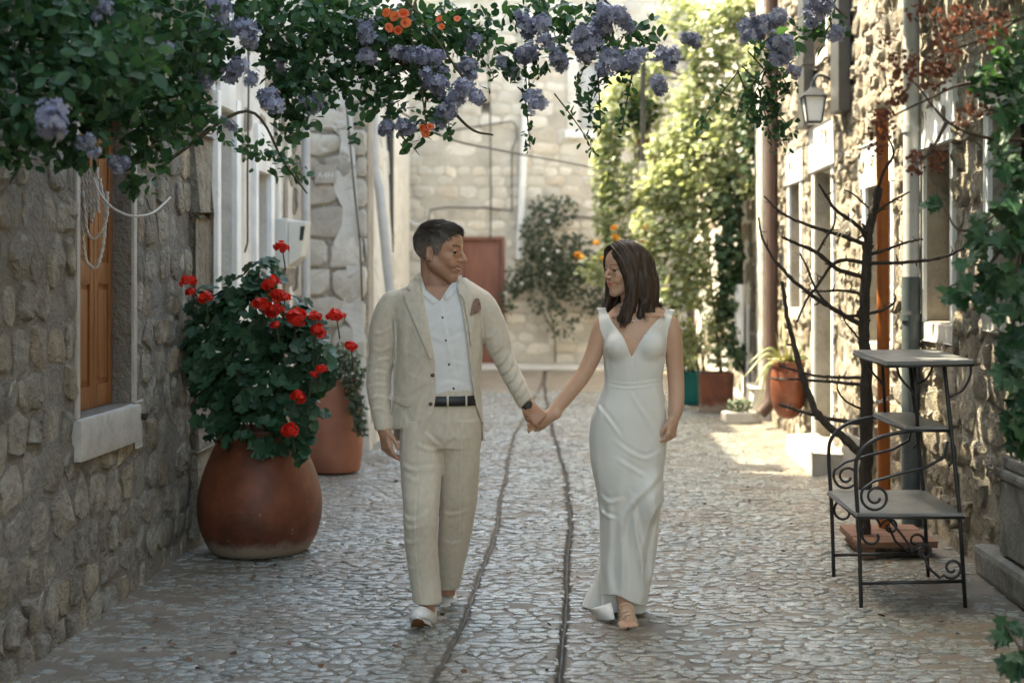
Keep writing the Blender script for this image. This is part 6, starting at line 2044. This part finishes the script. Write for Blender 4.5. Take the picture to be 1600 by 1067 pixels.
def foliage(name, pts, tv, tf, size, mat, parent, up=(0, -.25, .8), spread=.9, stuff=True):
    n = len(pts)
    sc = RNG.uniform(size[0], size[1], n)
    me = scatter(name, tv, tf, pts, rot_mats(n, up, spread), sc)
    o = link(name, me, mat, parent)
    if stuff: tag(o, kind='stuff')
    return o

def stem(pts, r, parent, name='stem', mat=None, n=6):
    mb = MB(); sp = spline([tuple(p) for p in pts], 7)
    rr = r if isinstance(r, (tuple, list)) else (r, r * .5)
    mb.tube(sp, [rr[0] + (rr[1] - rr[0]) * i / (len(sp) - 1) for i in range(len(sp))], n)
    return mb.build(name, mat or M_stem, parent, True)

# flower heads -------------------------------------------------------------
def floret(np_=5, w=.40, cup=.15):
    vs, fs = [(0, 0, 0)], []
    for k in range(np_):
        a = 2 * math.pi * k / np_
        c, s = math.cos(a), math.sin(a)
        def R(x, y, z): return (x * c - y * s, x * s + y * c, z)
        i = len(vs)
        vs += [R(.30, -w * .55, cup * .4), R(.85, -w * .8, cup), R(1.0, 0, cup * .8), R(.85, w * .8, cup), R(.30, w * .55, cup * .4)]
        fs += [(0, i, i + 1, i + 2), (0, i + 2, i + 3, i + 4)]
    return vs, fs
FL, FLF = floret()
FR_, FRF = floret(5, .62, .30)
def head_mesh(name, n, rad, fsize, tv, tf, mat, hemi=-.35, sq=.85, seed=0):
    rng = np.random.default_rng(seed)
    d = rng.normal(size=(n * 3, 3)); d /= np.linalg.norm(d, axis=1)[:, None]
    d = d[d[:, 2] > hemi][:n]
    P = d * rad * rng.uniform(.45, 1.15, (len(d), 1)) * np.array([1, 1, sq])
    me = scatter(name, tv, tf, P, rot_mats(len(d), d, .45, rng), rng.uniform(.8, 1.2, len(d)) * fsize)
    me.materials.append(mat)
    return me
def tuft_mesh(k):
    rng = np.random.default_rng(300 + k)
    P, D = [], []
    for j in range(4):
        c = rng.normal(size=3) * .020
        d = rng.normal(size=(26, 3)); d /= np.linalg.norm(d, axis=1)[:, None]; d = d[d[:, 2] > -.8]
        P.append(c + d * .030 * rng.uniform(.4, 1.15, (len(d), 1))); D.append(d)
    P, D = np.concatenate(P), np.concatenate(D)
    me = scatter('flower_cluster', FL, FLF, P, rot_mats(len(P), D, .5, rng), rng.uniform(.7, 1.2, len(P)) * .016); me.materials.append(P_blue); return me
BLUE = [tuft_mesh(k) for k in range(6)]
BLUE_ = [head_mesh('flower_cluster', 52, .047, .019, FL, FLF, P_blue, -.9, .8, k) for k in range(0)]
RED = [head_mesh('flower_head', 44, .036, .0145, FR_, FRF, P_red, -.35, .68, 20 + k) for k in range(4)]

def place(name, me, loc, parent, sc=1.0, rot=None):
    o = bpy.data.objects.new(name, me); COL.objects.link(o)
    o.parent = parent; o.matrix_parent_inverse = Matrix.Translation(-Vector(parent.location))
    o.location = loc; o.scale = (sc,) * 3
    o.rotation_euler = rot or (random.uniform(-.5, .5), random.uniform(-.5, .5), random.uniform(0, 6.28))
    return o

# ---------------------------------------------------------------- geranium in the big pot
gp = tag(empty('geranium', (PC1[0], PC1[1], .63)), 'bushy geranium with scarlet flower heads in the large terracotta pot', 'plant')
gblobs = [(400, 500, 92, 62, 7.60, 150), (335, 545, 62, 68, 7.64, 110), (455, 555, 68, 58, 7.56, 110), (395, 600, 88, 62, 7.56, 140), (345, 630, 52, 60, 7.64, 80), (455, 635, 55, 52, 7.54, 80),
          (405, 672, 70, 38, 7.52, 70), (325, 478, 38, 34, 7.62, 36), (415, 425, 36, 30, 7.62, 26), (380, 452, 45, 30, 7.6, 36), (500, 575, 34, 40, 7.55, 40), (480, 520, 40, 34, 7.58, 40), (465, 690, 22, 28, 7.48, 18), (300, 560, 34, 45, 7.7, 40)]
pts, nr = [], []
for (a, b, rx, ry, Y, n) in gblobs:
    p = blob_pts(a, b, rx, ry, Y, n, .75, .55); c = np.array(W(a, b, Y))
    pts.append(p); d = p - c; nr.append(d / np.linalg.norm(d, axis=1)[:, None])
pts = np.concatenate(pts); nr = np.concatenate(nr)
pts[:, 0] = np.maximum(pts[:, 0], -2.0)
nrm = nr * .8 + np.array([0.05, -.35, .65])
fr = rot_mats(len(pts), nrm, .32)
# leaves hang with the tip outward and down
order = np.argsort(pts[:, 1])
leafm = []
for k in range(6):
    v, f = leaf_round(14, .09, random.uniform(.06, .16)); me = bpy.data.meshes.new('leaf'); me.from_pydata(v, [], f); me.update(); me.materials.append(L_ger); leafm.append(me)
front = order[:300]
for i in front:
    o = bpy.data.objects.new('leaf', random.choice(leafm)); COL.objects.link(o); o.parent = gp; o.matrix_parent_inverse = Matrix.Translation(-Vector(gp.location))
    s = random.uniform(.062, .10)
    o.matrix_basis = Matrix.Translation(pts[i]) @ Matrix(fr[i].tolist()).to_4x4() @ Matrix.Scale(s, 4)
bk = order[300:]
me = scatter('foliage', RD, RDF, pts[bk], fr[bk], RNG.uniform(.06, .095, len(bk))); tag(link('foliage', me, L_ger, gp), kind='stuff')
gb = Vector((PC1[0], PC1[1], .62))
for (a, b) in ((330, 500), (400, 470), (460, 540), (370, 590), (440, 620), (480, 600), (350, 640), (415, 440)):
    t_ = W(a, b, 7.62); stem([gb + Vector((random.uniform(-.08, .08), random.uniform(-.05, .05), 0)), gb.lerp(t_, .55) + Vector((0, 0, .05)), t_], (.011, .005), gp)
for k, (a, b, s) in enumerate(((295, 440, .95), (298, 456, .6), (322, 466, .9), (440, 387, .9), (423, 444, 1.05), (434, 462, .9), (445, 466, .7), (411, 477, 1.15), (428, 486, 1.1), (463, 496, 1.15), (493, 496, .8), (497, 517, .95), (525, 494, 1.0), (548, 541, .75), (465, 622, .95), (453, 672, 1.05), (503, 577, .7), (430, 508, .6), (490, 586, .5))):
    p = W(a, b, 7.40 if b < 560 else 7.32)
    place('flower_head', RED[k % 4], p, gp, s * 1.12)
    q_ = p + Vector((random.uniform(-.02, .05) * (-1 if a > 400 else 1), .06, -.12))
    stem([q_, p.lerp(q_, .5) + Vector((0, 0, .012)), p], (.004, .003), gp, 'flower_stalk')

# trailing plant of the second pot
rp2 = tag(empty('trailing_plant', (PC2[0], PC2[1], .68)), 'grey-green trailing plant spilling from the second terracotta pot', 'plant')
pp_ = []
for (a, b, rx, ry, Y, n) in ((535, 560, 26, 22, 10.8, 260), (552, 590, 18, 26, 10.75, 220), (556, 630, 13, 28, 10.72, 200), (562, 665, 9, 18, 10.70, 90), (500, 580, 30, 18, 10.9, 160)):
    pp_.append(blob_pts(a, b, rx, ry, Y, n, .8))
foliage('foliage', np.concatenate(pp_), NAR, NARF, (.03, .06), L_rose, rp2, (.2, -.3, .2), 1.0)
for (a, b) in ((560, 660), (550, 600), (535, 560), (515, 570)):
    stem([(PC2[0], PC2[1], .68), W(540, 575, 10.85), W(a, b, 10.75)], (.006, .003), rp2)

# ---------------------------------------------------------------- flowering vine over the lane
vn = tag(empty('plumbago_vine', (-1.9, 5.0, 3.6)), 'dark leafy plumbago vine arching over the lane with pale blue flower clusters', 'vine')
VB = [(40, 40, 90, 80, 4.5, 620), (40, 150, 75, 70, 4.5, 430), (150, 50, 100, 80, 4.8, 700), (150, 150, 80, 70, 4.9, 520), (260, 50, 90, 80, 5.2, 640), (255, 150, 62, 60, 5.2, 330), (110, 225, 55, 45, 4.8, 170), (30, 235, 40, 40, 4.6, 110), (235, 225, 45, 45, 5.2, 170), (290, 190, 40, 40, 5.4, 120), (215, 290, 26, 26, 5.2, 40),
      (190, 100, 80, 60, 4.4, 260), (330, 70, 50, 60, 5.5, 240),
      (460, 40, 70, 55, 5.8, 430), (455, 105, 42, 42, 5.8, 190), (540, 40, 80, 55, 6.0, 500), (545, 105, 55, 45, 6.0, 240), (620, 60, 70, 60, 6.1, 430), (690, 60, 60, 55, 6.2, 360), (640, 130, 65, 30, 6.1, 200), (740, 50, 46, 45, 6.2, 190), (475, 150, 48, 45, 5.8, 200), (460, 195, 38, 32, 5.8, 100), (600, 165, 50, 16, 6.1, 50), (520, 130, 30, 26, 6.0, 60),
      (380, 25, 45, 30, 5.6, 120), (420, 70, 24, 40, 5.8, 80),
      (830, 20, 60, 26, 6.1, 130), (905, 40, 60, 42, 6.2, 190), (960, 70, 60, 36, 6.2, 130), (850, 85, 35, 25, 6.1, 50), (800, 95, 26, 26, 6.1, 40), (1010, 60, 30, 30, 6.2, 40), (730, 150, 60, 14, 6.1, 26), (560, 185, 16, 40, 6.0, 30), (640, 215, 30, 16, 6.1, 26), (1215, 60, 50, 40, 6.0, 90), (1290, 40, 40, 36, 6.0, 70), (395, 235, 22, 36, 7.4, 46), (440, 250, 22, 32, 7.4, 46), (465, 275, 16, 26, 7.5, 26), (360, 210, 14, 26, 7.4, 14)]
allp = [blob_pts(a, b, rx, ry, Y, n, .9) for (a, b, rx, ry, Y, n) in VB]
P = np.concatenate(allp)
P = P[RNG.random(len(P)) < .80]
foliage('foliage', P, OB, OBF, (.026, .066), L_plum, vn, (.1, -.35, .55), 1.0)
# unseen leaves added overhead, above the frame, to shade lane and foreground
def shade_leaves(n, x0, x1, y0, y1, thr, seed):
    C_ = np.stack([RNG.uniform(x0, x1, n), RNG.uniform(y0, y1, n), 3.3 + RNG.uniform(0, .5, n)], 1)
    C_[:, 2] = np.maximum(C_[:, 2], CAM_H + (VY + 30) * C_[:, 1] / F_PX + RNG.uniform(0, .3, n))
    return C_[pnoise(C_[:, 0], C_[:, 1], C_[:, 0] * 0, 3.1, seed) > thr]
C_ = np.concatenate([shade_leaves(1900, -2.0, 2.1, 1.8, 5.4, -.45, .6), shade_leaves(1300, -2.0, -.9, 4.6, 8.6, -.5, .6), shade_leaves(3400, .55, 2.0, 5.0, 8.6, -.5, 1.6)])
foliage('shade_canopy', C_, OV, OVF, (.06, .12), L_plum, vn, (0, 0, 1), .8)
for pts_ in ([(-2.0, 4.2, 2.6), (-1.6, 4.5, 3.0), (-.9, 5.0, 3.15), (-.2, 5.6, 3.1), (.5, 6.0, 3.0)], [(-2.0, 5.4, 2.2), (-1.75, 5.2, 2.6), (-1.2, 5.3, 2.95), (-.6, 5.8, 3.05)], [(-.9, 5.8, 2.95), (-.6, 6.0, 2.6), (-.35, 6.1, 2.25)], [(-2.0, 4.6, 2.1), (-1.8, 4.6, 2.5), (-1.3, 4.8, 2.8)],
             [(-2.0, 7.2, 2.1), (-1.6, 7.2, 2.35), (-1.45, 7.4, 2.1), (-1.35, 7.5, 1.95)], [(-.3, 6.1, 2.9), (.1, 6.1, 2.75), (.3, 6.2, 2.6)], [(.4, 6.1, 3.0), (.9, 6.0, 2.85), (1.2, 6.0, 2.6)], [(-.9, 6.0, 2.6), (-.55, 6.1, 2.3), (-.40, 6.1, 2.15), (-.3, 6.1, 2.12)]):
    stem(pts_, (.010, .004), vn)
rs_ = random.Random(77)
for k in range(46):                                   # thin shoots that hang out of the mass
    a = rs_.choice((rs_.uniform(20, 330), rs_.uniform(420, 780), rs_.uniform(800, 1010), rs_.uniform(1150, 1205))); b = rs_.uniform(40, 150); Y = 5.0 + 1.1 * min(1, a / 600)
    L = rs_.uniform(40, 110); dx = rs_.uniform(-50, 50)
    tw = [W(a, b, Y), W(a + dx * .5, b + L * .35, Y), W(a + dx, b + L * .75, Y - .05), W(a + dx * 1.2, b + L, Y - .05)]
    stem(tw, (.0035, .0018), vn, 'shoot')
    sp = spline([tuple(q_) for q_ in tw], 5)
    lp = np.array(sp)[3:]; foliage('shoot_leaves', np.repeat(lp, 2, 0) + RNG.normal(0, .012, (2 * len(lp), 3)), OB, OBF, (.022, .045), L_plum, vn, (0, -.3, .4), 1.0)
BL = [(81, 189, 4.1, 1.25), (140, 216, 4.6, .7), (186, 250, 4.9, .75), (256, 84, 5.0, .9), (337, 10, 5.3, .95), (337, 40, 5.3, 1.05), (385, 50, 5.4, 1.05), (371, 98, 5.4, 1.1), (320, 125, 5.4, .75), (418, 150, 5.5, 1.2), (489, 165, 5.8, 1.05), (358, 196, 5.6, .6), (439, 105, 5.8, .75), (155, 5, 4.7, .7),
      (574, 45, 5.9, 1.0), (576, 88, 5.9, 1.0), (631, 84, 6.0, 1.1), (665, 90, 5.9, 1.1), (672, 128, 5.9, 1.15), (722, 132, 5.9, 1.25), (729, 98, 6.1, 1.1), (608, 198, 6.0, .9), (636, 198, 6.0, .95), (692, 183, 6.0, 1.2), (820, 36, 6.0, 1.1), (848, 32, 6.0, 1.2), (908, 50, 6.0, 1.2), (932, 42, 6.1, 1.1), (952, 22, 6.0, 1.2), (975, 34, 6.1, 1.0), (922, 76, 6.0, 1.2), (948, 84, 6.0, 1.2), (986, 88, 6.0, 1.2), (944, 104, 6.0, .8), (824, 84, 6.0, 1.0), (793, 108, 6.1, .9), (868, 88, 6.0, 1.0), (830, 148, 5.9, 1.05), (1043, 81, 6.0, 1.1), (1033, 128, 5.9, 1.0), (1078, 60, 6.0, .9), (740, 70, 6.1, .7), (690, 120, 6.1, .8),
      (1165, 36, 5.6, 1.0), (1188, 32, 5.6, 1.1), (1212, 27, 5.6, 1.0), (1219, 72, 5.6, 1.15), (1222, 92, 5.6, .9), (1276, 10, 5.6, 1.2), (1310, 44, 5.6, .7), (1240, 108, 5.7, .6)]
for k, (a, b, Y, s) in enumerate(BL):
    place('flower_cluster', BLUE[k % 6], W(a, b, Y), vn, s)
    if k % 2 == 0: place('flower_cluster', BLUE[(k + 2) % 6], W(a + random.uniform(-14, 14), b + random.uniform(-10, 10), Y + .05), vn, s * .75)

# orange trumpet flowers
tv_ = tag(empty('trumpet_vine', (-.7, 6.0, 2.6)), 'small orange trumpet-flowered vine tangled in the plumbago', 'vine')
def trumpet():
    mb = MB(); prof = [(.10, -.9), (.14, -.5), (.22, -.15), (.34, 0), (.62, .10), (.66, .06)]
    mb.lathe(prof, (0, 0, 0), 10, cap_bot=True, wob=.06)
    me = mb.mesh('flower'); me.materials.append(P_org); me.shade_smooth(); return me
TM = trumpet()
for (a, b, s) in ((604, 20, .042), (616, 26, .045), (630, 22, .05), (634, 36, .048), (608, 44, .045), (622, 48, .04), (686, 30, .035), (690, 42, .03), (665, 208, .042), (672, 198, .035), (660, 200, .032), (714, 30, .03)):
    p = W(a, b, 5.85)
    place('flower', TM, p, tv_, s * .75, (math.radians(random.uniform(60, 120)), random.uniform(-.6, .6), random.uniform(-.8, .8)))
foliage('foliage', np.concatenate([blob_pts(640, 40, 30, 26, 5.95, 60), blob_pts(668, 190, 18, 26, 5.95, 40)]), NAR, NARF, (.03, .05), L_plum, tv_)
stem([W(650, 0, 6.0), W(640, 40, 5.95), W(655, 120, 5.98), W(668, 205, 5.9)], (.006, .003), tv_)

# ---------------------------------------------------------------- vine at the right edge
gv = tag(empty('grape_vine', (1.7, 4.6, 0)), 'dark green lobed-leaf vine hanging at the lane edge by the stone pillar', 'vine')
lvm = []
for k in range(5):
    v, f = leaf_lobed(); v = [(x, y, z + random.uniform(-.05, .05)) for x, y, z in v]; me = bpy.data.meshes.new('leaf'); me.from_pydata(v, [], f); me.update(); me.materials.append(L_grape); lvm.append(me)
for (a, b, rx, ry, Y, n) in ((1545, 350, 60, 45, 4.5, 26), (1585, 330, 30, 60, 4.4, 18), (1520, 440, 50, 38, 4.5, 22), (1580, 450, 40, 60, 4.4, 34), (1585, 560, 30, 60, 4.4, 40), (1592, 650, 22, 50, 4.4, 26), (1462, 315, 16, 18, 4.6, 3), (1580, 255, 30, 40, 4.4, 14), (1575, 980, 26, 26, 4.3, 7), (1590, 1020, 18, 22, 4.2, 5), (1585, 130, 26, 70, 4.4, 22), (1560, 210, 26, 26, 4.5, 8)):
    for p in blob_pts(a, b, rx, ry, Y, n, .8):
        o = bpy.data.objects.new('leaf', random.choice(lvm)); COL.objects.link(o); o.parent = gv; o.matrix_parent_inverse = Matrix.Translation(-Vector(gv.location))
        R_ = rot_mats(1, (-.25, -.65, .45), .55)[0]
        # tips hang down
        al = np.array([random.uniform(-.5, .5), random.uniform(-.3, .1), -1.0]); nn = R_[:, 2]; al = al - nn * (al @ nn); al /= np.linalg.norm(al); sd_ = np.cross(al, nn)
        o.matrix_basis = Matrix.Translation(p) @ Matrix(np.stack([sd_, al, nn], 1).tolist()).to_4x4() @ Matrix.Scale(random.uniform(.045, .08), 4)
for pts_ in ([W(1640, 150, 4.5), W(1600, 260, 4.45), W(1560, 330, 4.5), W(1500, 360, 4.5), W(1465, 300, 4.6)], [W(1620, 300, 4.4), W(1585, 450, 4.4), W(1590, 640, 4.4)], [W(1600, 330, 4.4), W(1540, 420, 4.5), W(1480, 450, 4.5)], [W(1640, 1060, 4.2), W(1600, 1020, 4.2), W(1570, 975, 4.3)], [W(1600, 160, 4.5), W(1520, 130, 4.5), W(1440, 160, 4.4), (W(1380, 190, 4.4))], [W(1620, 220, 4.5), W(1540, 215, 4.5), W(1480, 190, 4.4), W(1430, 130, 4.4)], [W(1610, 20, 4.4), W(1540, 60, 4.4), W(1480, 80, 4.3)], [W(1480, 190, 4.4), W(1455, 235, 4.4), W(1432, 258, 4.4)], [W(1600, 640, 4.4), W(1612, 850, 4.3), W(1600, 1020, 4.2), W(1606, 1100, 4.1)]):
    stem(pts_, (.007, .003), gv, mat=M_bark)
dp = np.concatenate([blob_pts(a, b, rx, ry, Y, n, .9) for (a, b, rx, ry, Y, n) in ((1476, 75, 24, 48, 4.25, 130), (1414, 108, 36, 30, 4.3, 120), (1462, 118, 24, 24, 4.3, 70), (1382, 185, 22, 34, 4.35, 80), (1372, 225, 14, 20, 4.35, 36), (1432, 256, 18, 20, 4.4, 45), (1464, 246, 16, 24, 4.4, 50), (1500, 30, 34, 28, 4.3, 90), (1545, 40, 34, 38, 4.3, 90), (1400, 150, 20, 18, 4.3, 40), (1530, 160, 30, 26, 4.4, 40), (1440, 20, 30, 20, 4.3, 36), (1390, 60, 18, 18, 4.3, 20), (1505, 185, 16, 14, 4.4, 18))])
foliage('dry_bracts', dp, OV, OVF, (.011, .022), L_dry, gv, (0, -.4, .3), 1.0)
op_ = np.concatenate([blob_pts(1575, 90, 34, 70, 4.4, 130), blob_pts(1540, 130, 28, 30, 4.4, 60)])
foliage('foliage', op_, OV, OVF, (.02, .04), L_plum, gv)

# ---------------------------------------------------------------- sunlit vine on the balcony house
sv = tag(empty('sunlit_vine', (1.9, 16, 0)), 'bright sunlit climbing vine tumbling from the balcony house', 'vine')
SB = [(955, 190, 26, 60, 16.4, 420), (945, 260, 24, 60, 16.4, 400), (950, 330, 26, 55, 16.3, 360), (965, 385, 30, 40, 16.2, 300), (975, 140, 30, 34, 16.5, 220),
      (1110, 60, 55, 60, 15.8, 620), (1150, 130, 34, 90, 15.7, 560), (1095, 150, 45, 50, 15.8, 500), (1075, 215, 45, 45, 15.7, 480), (1130, 230, 45, 60, 15.6, 560), (1040, 290, 50, 42, 15.6, 520), (1100, 310, 50, 46, 15.5, 520), (1030, 350, 44, 46, 15.6, 420), (1075, 385, 46, 50, 15.5, 420), (1010, 410, 36, 40, 15.7, 260), (1060, 450, 36, 40, 15.5, 260), (1150, 20, 34, 30, 15.7, 260), (1010, 110, 40, 30, 16.2, 240), (1030, 170, 30, 40, 16.4, 160), (1165, 290, 22, 20, 15.3, 60), (1120, 500, 22, 50, 15.7, 240), (1125, 550, 22, 24, 15.7, 110), (1060, 20, 40, 40, 16, 240), (1000, 200, 28, 60, 16.6, 240), (1040, 240, 34, 40, 15.9, 240), (985, 300, 26, 50, 16.2, 240), (1090, 440, 34, 46, 15.5, 240), (1080, 540, 26, 30, 15.9, 120), (1180, 90, 14, 60, 15.3, 120), (1100, 260, 60, 60, 15.5, 300)]
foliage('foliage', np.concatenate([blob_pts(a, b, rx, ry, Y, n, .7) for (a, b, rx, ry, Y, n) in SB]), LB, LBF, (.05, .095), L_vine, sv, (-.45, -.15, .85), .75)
for pts_ in ([(2.05, 15.6, 0.3), (1.95, 15.6, 1.4), (1.9, 15.7, 2.6), (1.6, 15.8, 3.6), (1.3, 16, 4.2)], [(1.9, 15.7, 2.6), (1.5, 15.7, 2.9), (1.1, 15.8, 2.2)], [(1.6, 15.8, 3.6), (1.0, 16.3, 3.9), (.6, 16.4, 3.4), (.5, 16.4, 2.2)], [(2.0, 15.6, .45), (1.7, 15.7, 1.0), (1.6, 15.7, 1.8)], [(1.75, 15.75, .4), (1.7, 15.7, 1.1), (1.9, 15.6, 1.8)]):
    stem(pts_, (.022, .008), sv, mat=M_bark)
iv = tag(empty('ivy', (1.95, 15.4, 0)), 'dark shaded ivy climbing the wall beside the pilaster', 'ivy')
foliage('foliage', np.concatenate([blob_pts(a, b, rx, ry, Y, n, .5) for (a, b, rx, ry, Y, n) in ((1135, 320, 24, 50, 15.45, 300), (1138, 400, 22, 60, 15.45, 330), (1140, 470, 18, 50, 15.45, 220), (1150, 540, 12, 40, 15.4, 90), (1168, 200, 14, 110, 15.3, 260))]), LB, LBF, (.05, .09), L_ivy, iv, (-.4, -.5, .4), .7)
stem([(1.98, 15.45, .2), (1.95, 15.45, 1.4), (1.9, 15.45, 2.6)], (.02, .01), iv, mat=M_bark)
# lantana flowers at the lower end of the hanging vine
ln = tag(empty('lantana', (.7, 16, 1.5)), 'loose hanging lantana with orange and yellow flowers behind the woman', 'plant')
foliage('foliage', np.concatenate([blob_pts(a, b, rx, ry, 15.9, n, .8) for (a, b, rx, ry, n) in ((935, 420, 34, 22, 150), (985, 440, 40, 30, 170), (1060, 520, 26, 40, 120), (1000, 400, 30, 20, 90))]), OV, OVF, (.06, .10), L_vine, ln, (-.3, .2, .8), .8)
LM = head_mesh('flower_head', 26, .045, .03, FR_, FRF, P_yel, -.4, .7, 77)
for (a, b) in ((902, 398), (908, 402), (931, 380), (943, 404), (962, 372), (1005, 378), (1008, 357), (1078, 375), (960, 356), (1090, 470)):
    place('flower_head', LM, W(a, b, 15.7), ln, random.uniform(.5, .85))
stem([(.86, 16, 2.7), W(960, 380, 15.9), W(930, 420, 15.9)], (.012, .006), ln); stem([(.95, 16, 2.7), W(1000, 400, 15.9), W(1060, 530, 15.9)], (.012, .006), ln)
# climber on the end house
cb = tag(empty('climbing_bush', (-.3, 23.7, 0)), 'dark straggly climbing bush with white flowers against the end house', 'bush')
foliage('foliage', np.concatenate([blob_pts(a, b, rx, ry, 23.65, n, .35) for (a, b, rx, ry, n) in ((865, 330, 42, 26, 240), (840, 370, 30, 40, 300), (850, 420, 46, 36, 420), (895, 400, 34, 40, 300), (810, 440, 24, 26, 160), (900, 445, 36, 26, 220), (790, 470, 18, 22, 60), (945, 460, 30, 26, 120), (920, 480, 30, 20, 80), (860, 475, 40, 22, 120), (880, 510, 30, 20, 40))]), OV, OVF, (.045, .085), L_bush, cb, (0, -.8, .4), .8)
for pts_ in ([W(868, 566, 23.75), W(866, 520, 23.8), W(856, 460, 23.8), W(860, 400, 23.75)], [W(856, 460, 23.8), W(880, 440, 23.8), W(900, 420, 23.75)], [W(866, 520, 23.8), W(830, 460, 23.8), W(800, 450, 23.75)]):
    stem(pts_, (.014, .006), cb, mat=M_stem)
WM = head_mesh('flower_head', 9, .04, .045, FL, FLF, P_wht, -.2, .6, 99)
for (a, b) in ((856, 345), (862, 362), (849, 390), (856, 406), (871, 393), (858, 428), (815, 443), (790, 458)):
    place('flower_head', WM, W(a, b, 23.3), cb, random.uniform(.4, .6))
# plants on the balcony pot, in the planters, and the weed
bpn = tag(empty('balcony_plant', (1.0, 16.35, 3.05)), 'grey leafy plant in the balcony pot', 'plant')
foliage('foliage', blob_pts(1005, 175, 26, 34, 16.4, 260, .8), OV, OVF, (.05, .09), L_ivy, bpn)
stem([(1.0, 16.35, 3.03), (1.0, 16.36, 3.3), (.95, 16.4, 3.5)], (.012, .006), bpn)
wd = tag(empty('weed', (1.8, 14.6, .12)), 'small pale weed growing on the kerb block', 'plant')
foliage('foliage', blob_pts(1155, 634, 20, 12, 14.55, 90, .6), NAR, NARF, (.05, .09), L_rose, wd)
tp = tag(empty('planter_shrub', (1.5, 16.7, .36)), 'thin-stemmed pale shrub rising from the teal planter', 'plant')
for k in range(9):
    x0 = 1.42 + .03 * k; stem([(x0, 16.65, .36), (x0 + random.uniform(-.1, .1), 16.6, .8), (x0 + random.uniform(-.15, .15), 16.6, 1.3)], (.012, .005), tp)
foliage('foliage', blob_pts(1075, 565, 20, 12, 16.6, 90, .6), OV, OVF, (.04, .07), L_vine, tp)
# agave in the wall pot
ag = tag(empty('agave', (wpo[0], wpo[1], .72)), 'spiky variegated agave with long arching yellow-edged leaves in the wall pot', 'plant')
ac = Vector((wpo[0], wpo[1], .72))
for k, (a, b, ca, cb_) in enumerate(((1160, 592, 1195, 555), (1166, 570, 1200, 545), (1182, 640, 1200, 575), (1222, 478, 1226, 540), (1212, 520, 1220, 560), (1240, 505, 1236, 555), (1195, 560, 1212, 562), (1270, 560, 1256, 556), (1178, 602, 1200, 570), (1258, 530, 1246, 556), (1285, 590, 1268, 560))):
    tip = W(a, b, 12.2 + .1 * (k % 4)); mid = W(ca, cb_, 12.3 + .05 * (k % 3))
    sp = spline([tuple(ac), tuple(ac.lerp(mid, .5) + Vector((0, 0, .02))), tuple(mid), tuple(tip)], 5)
    mb = MB(); n = len(sp); vs, fs = [], []
    for i, p in enumerate(sp):
        p = Vector(p); t = Vector(sp[min(i + 1, n - 1)]) - Vector(sp[max(i - 1, 0)]); sd_ = t.cross(Vector((0, -1, .3))).normalized()
        w_ = .022 * (1 - (i / (n - 1)) ** 2.2) + .001
        nn = sd_.cross(t).normalized()
        vs += [p + sd_ * w_, p + nn * .006, p - sd_ * w_, p - nn * .006]
    for i in range(n - 1):
        for j in range(4): fs.append((i * 4 + j, i * 4 + (j + 1) % 4, i * 4 + 4 + (j + 1) % 4, i * 4 + 4 + j))
    mb.add(vs, fs); mb.build('leaf', L_agave, ag)
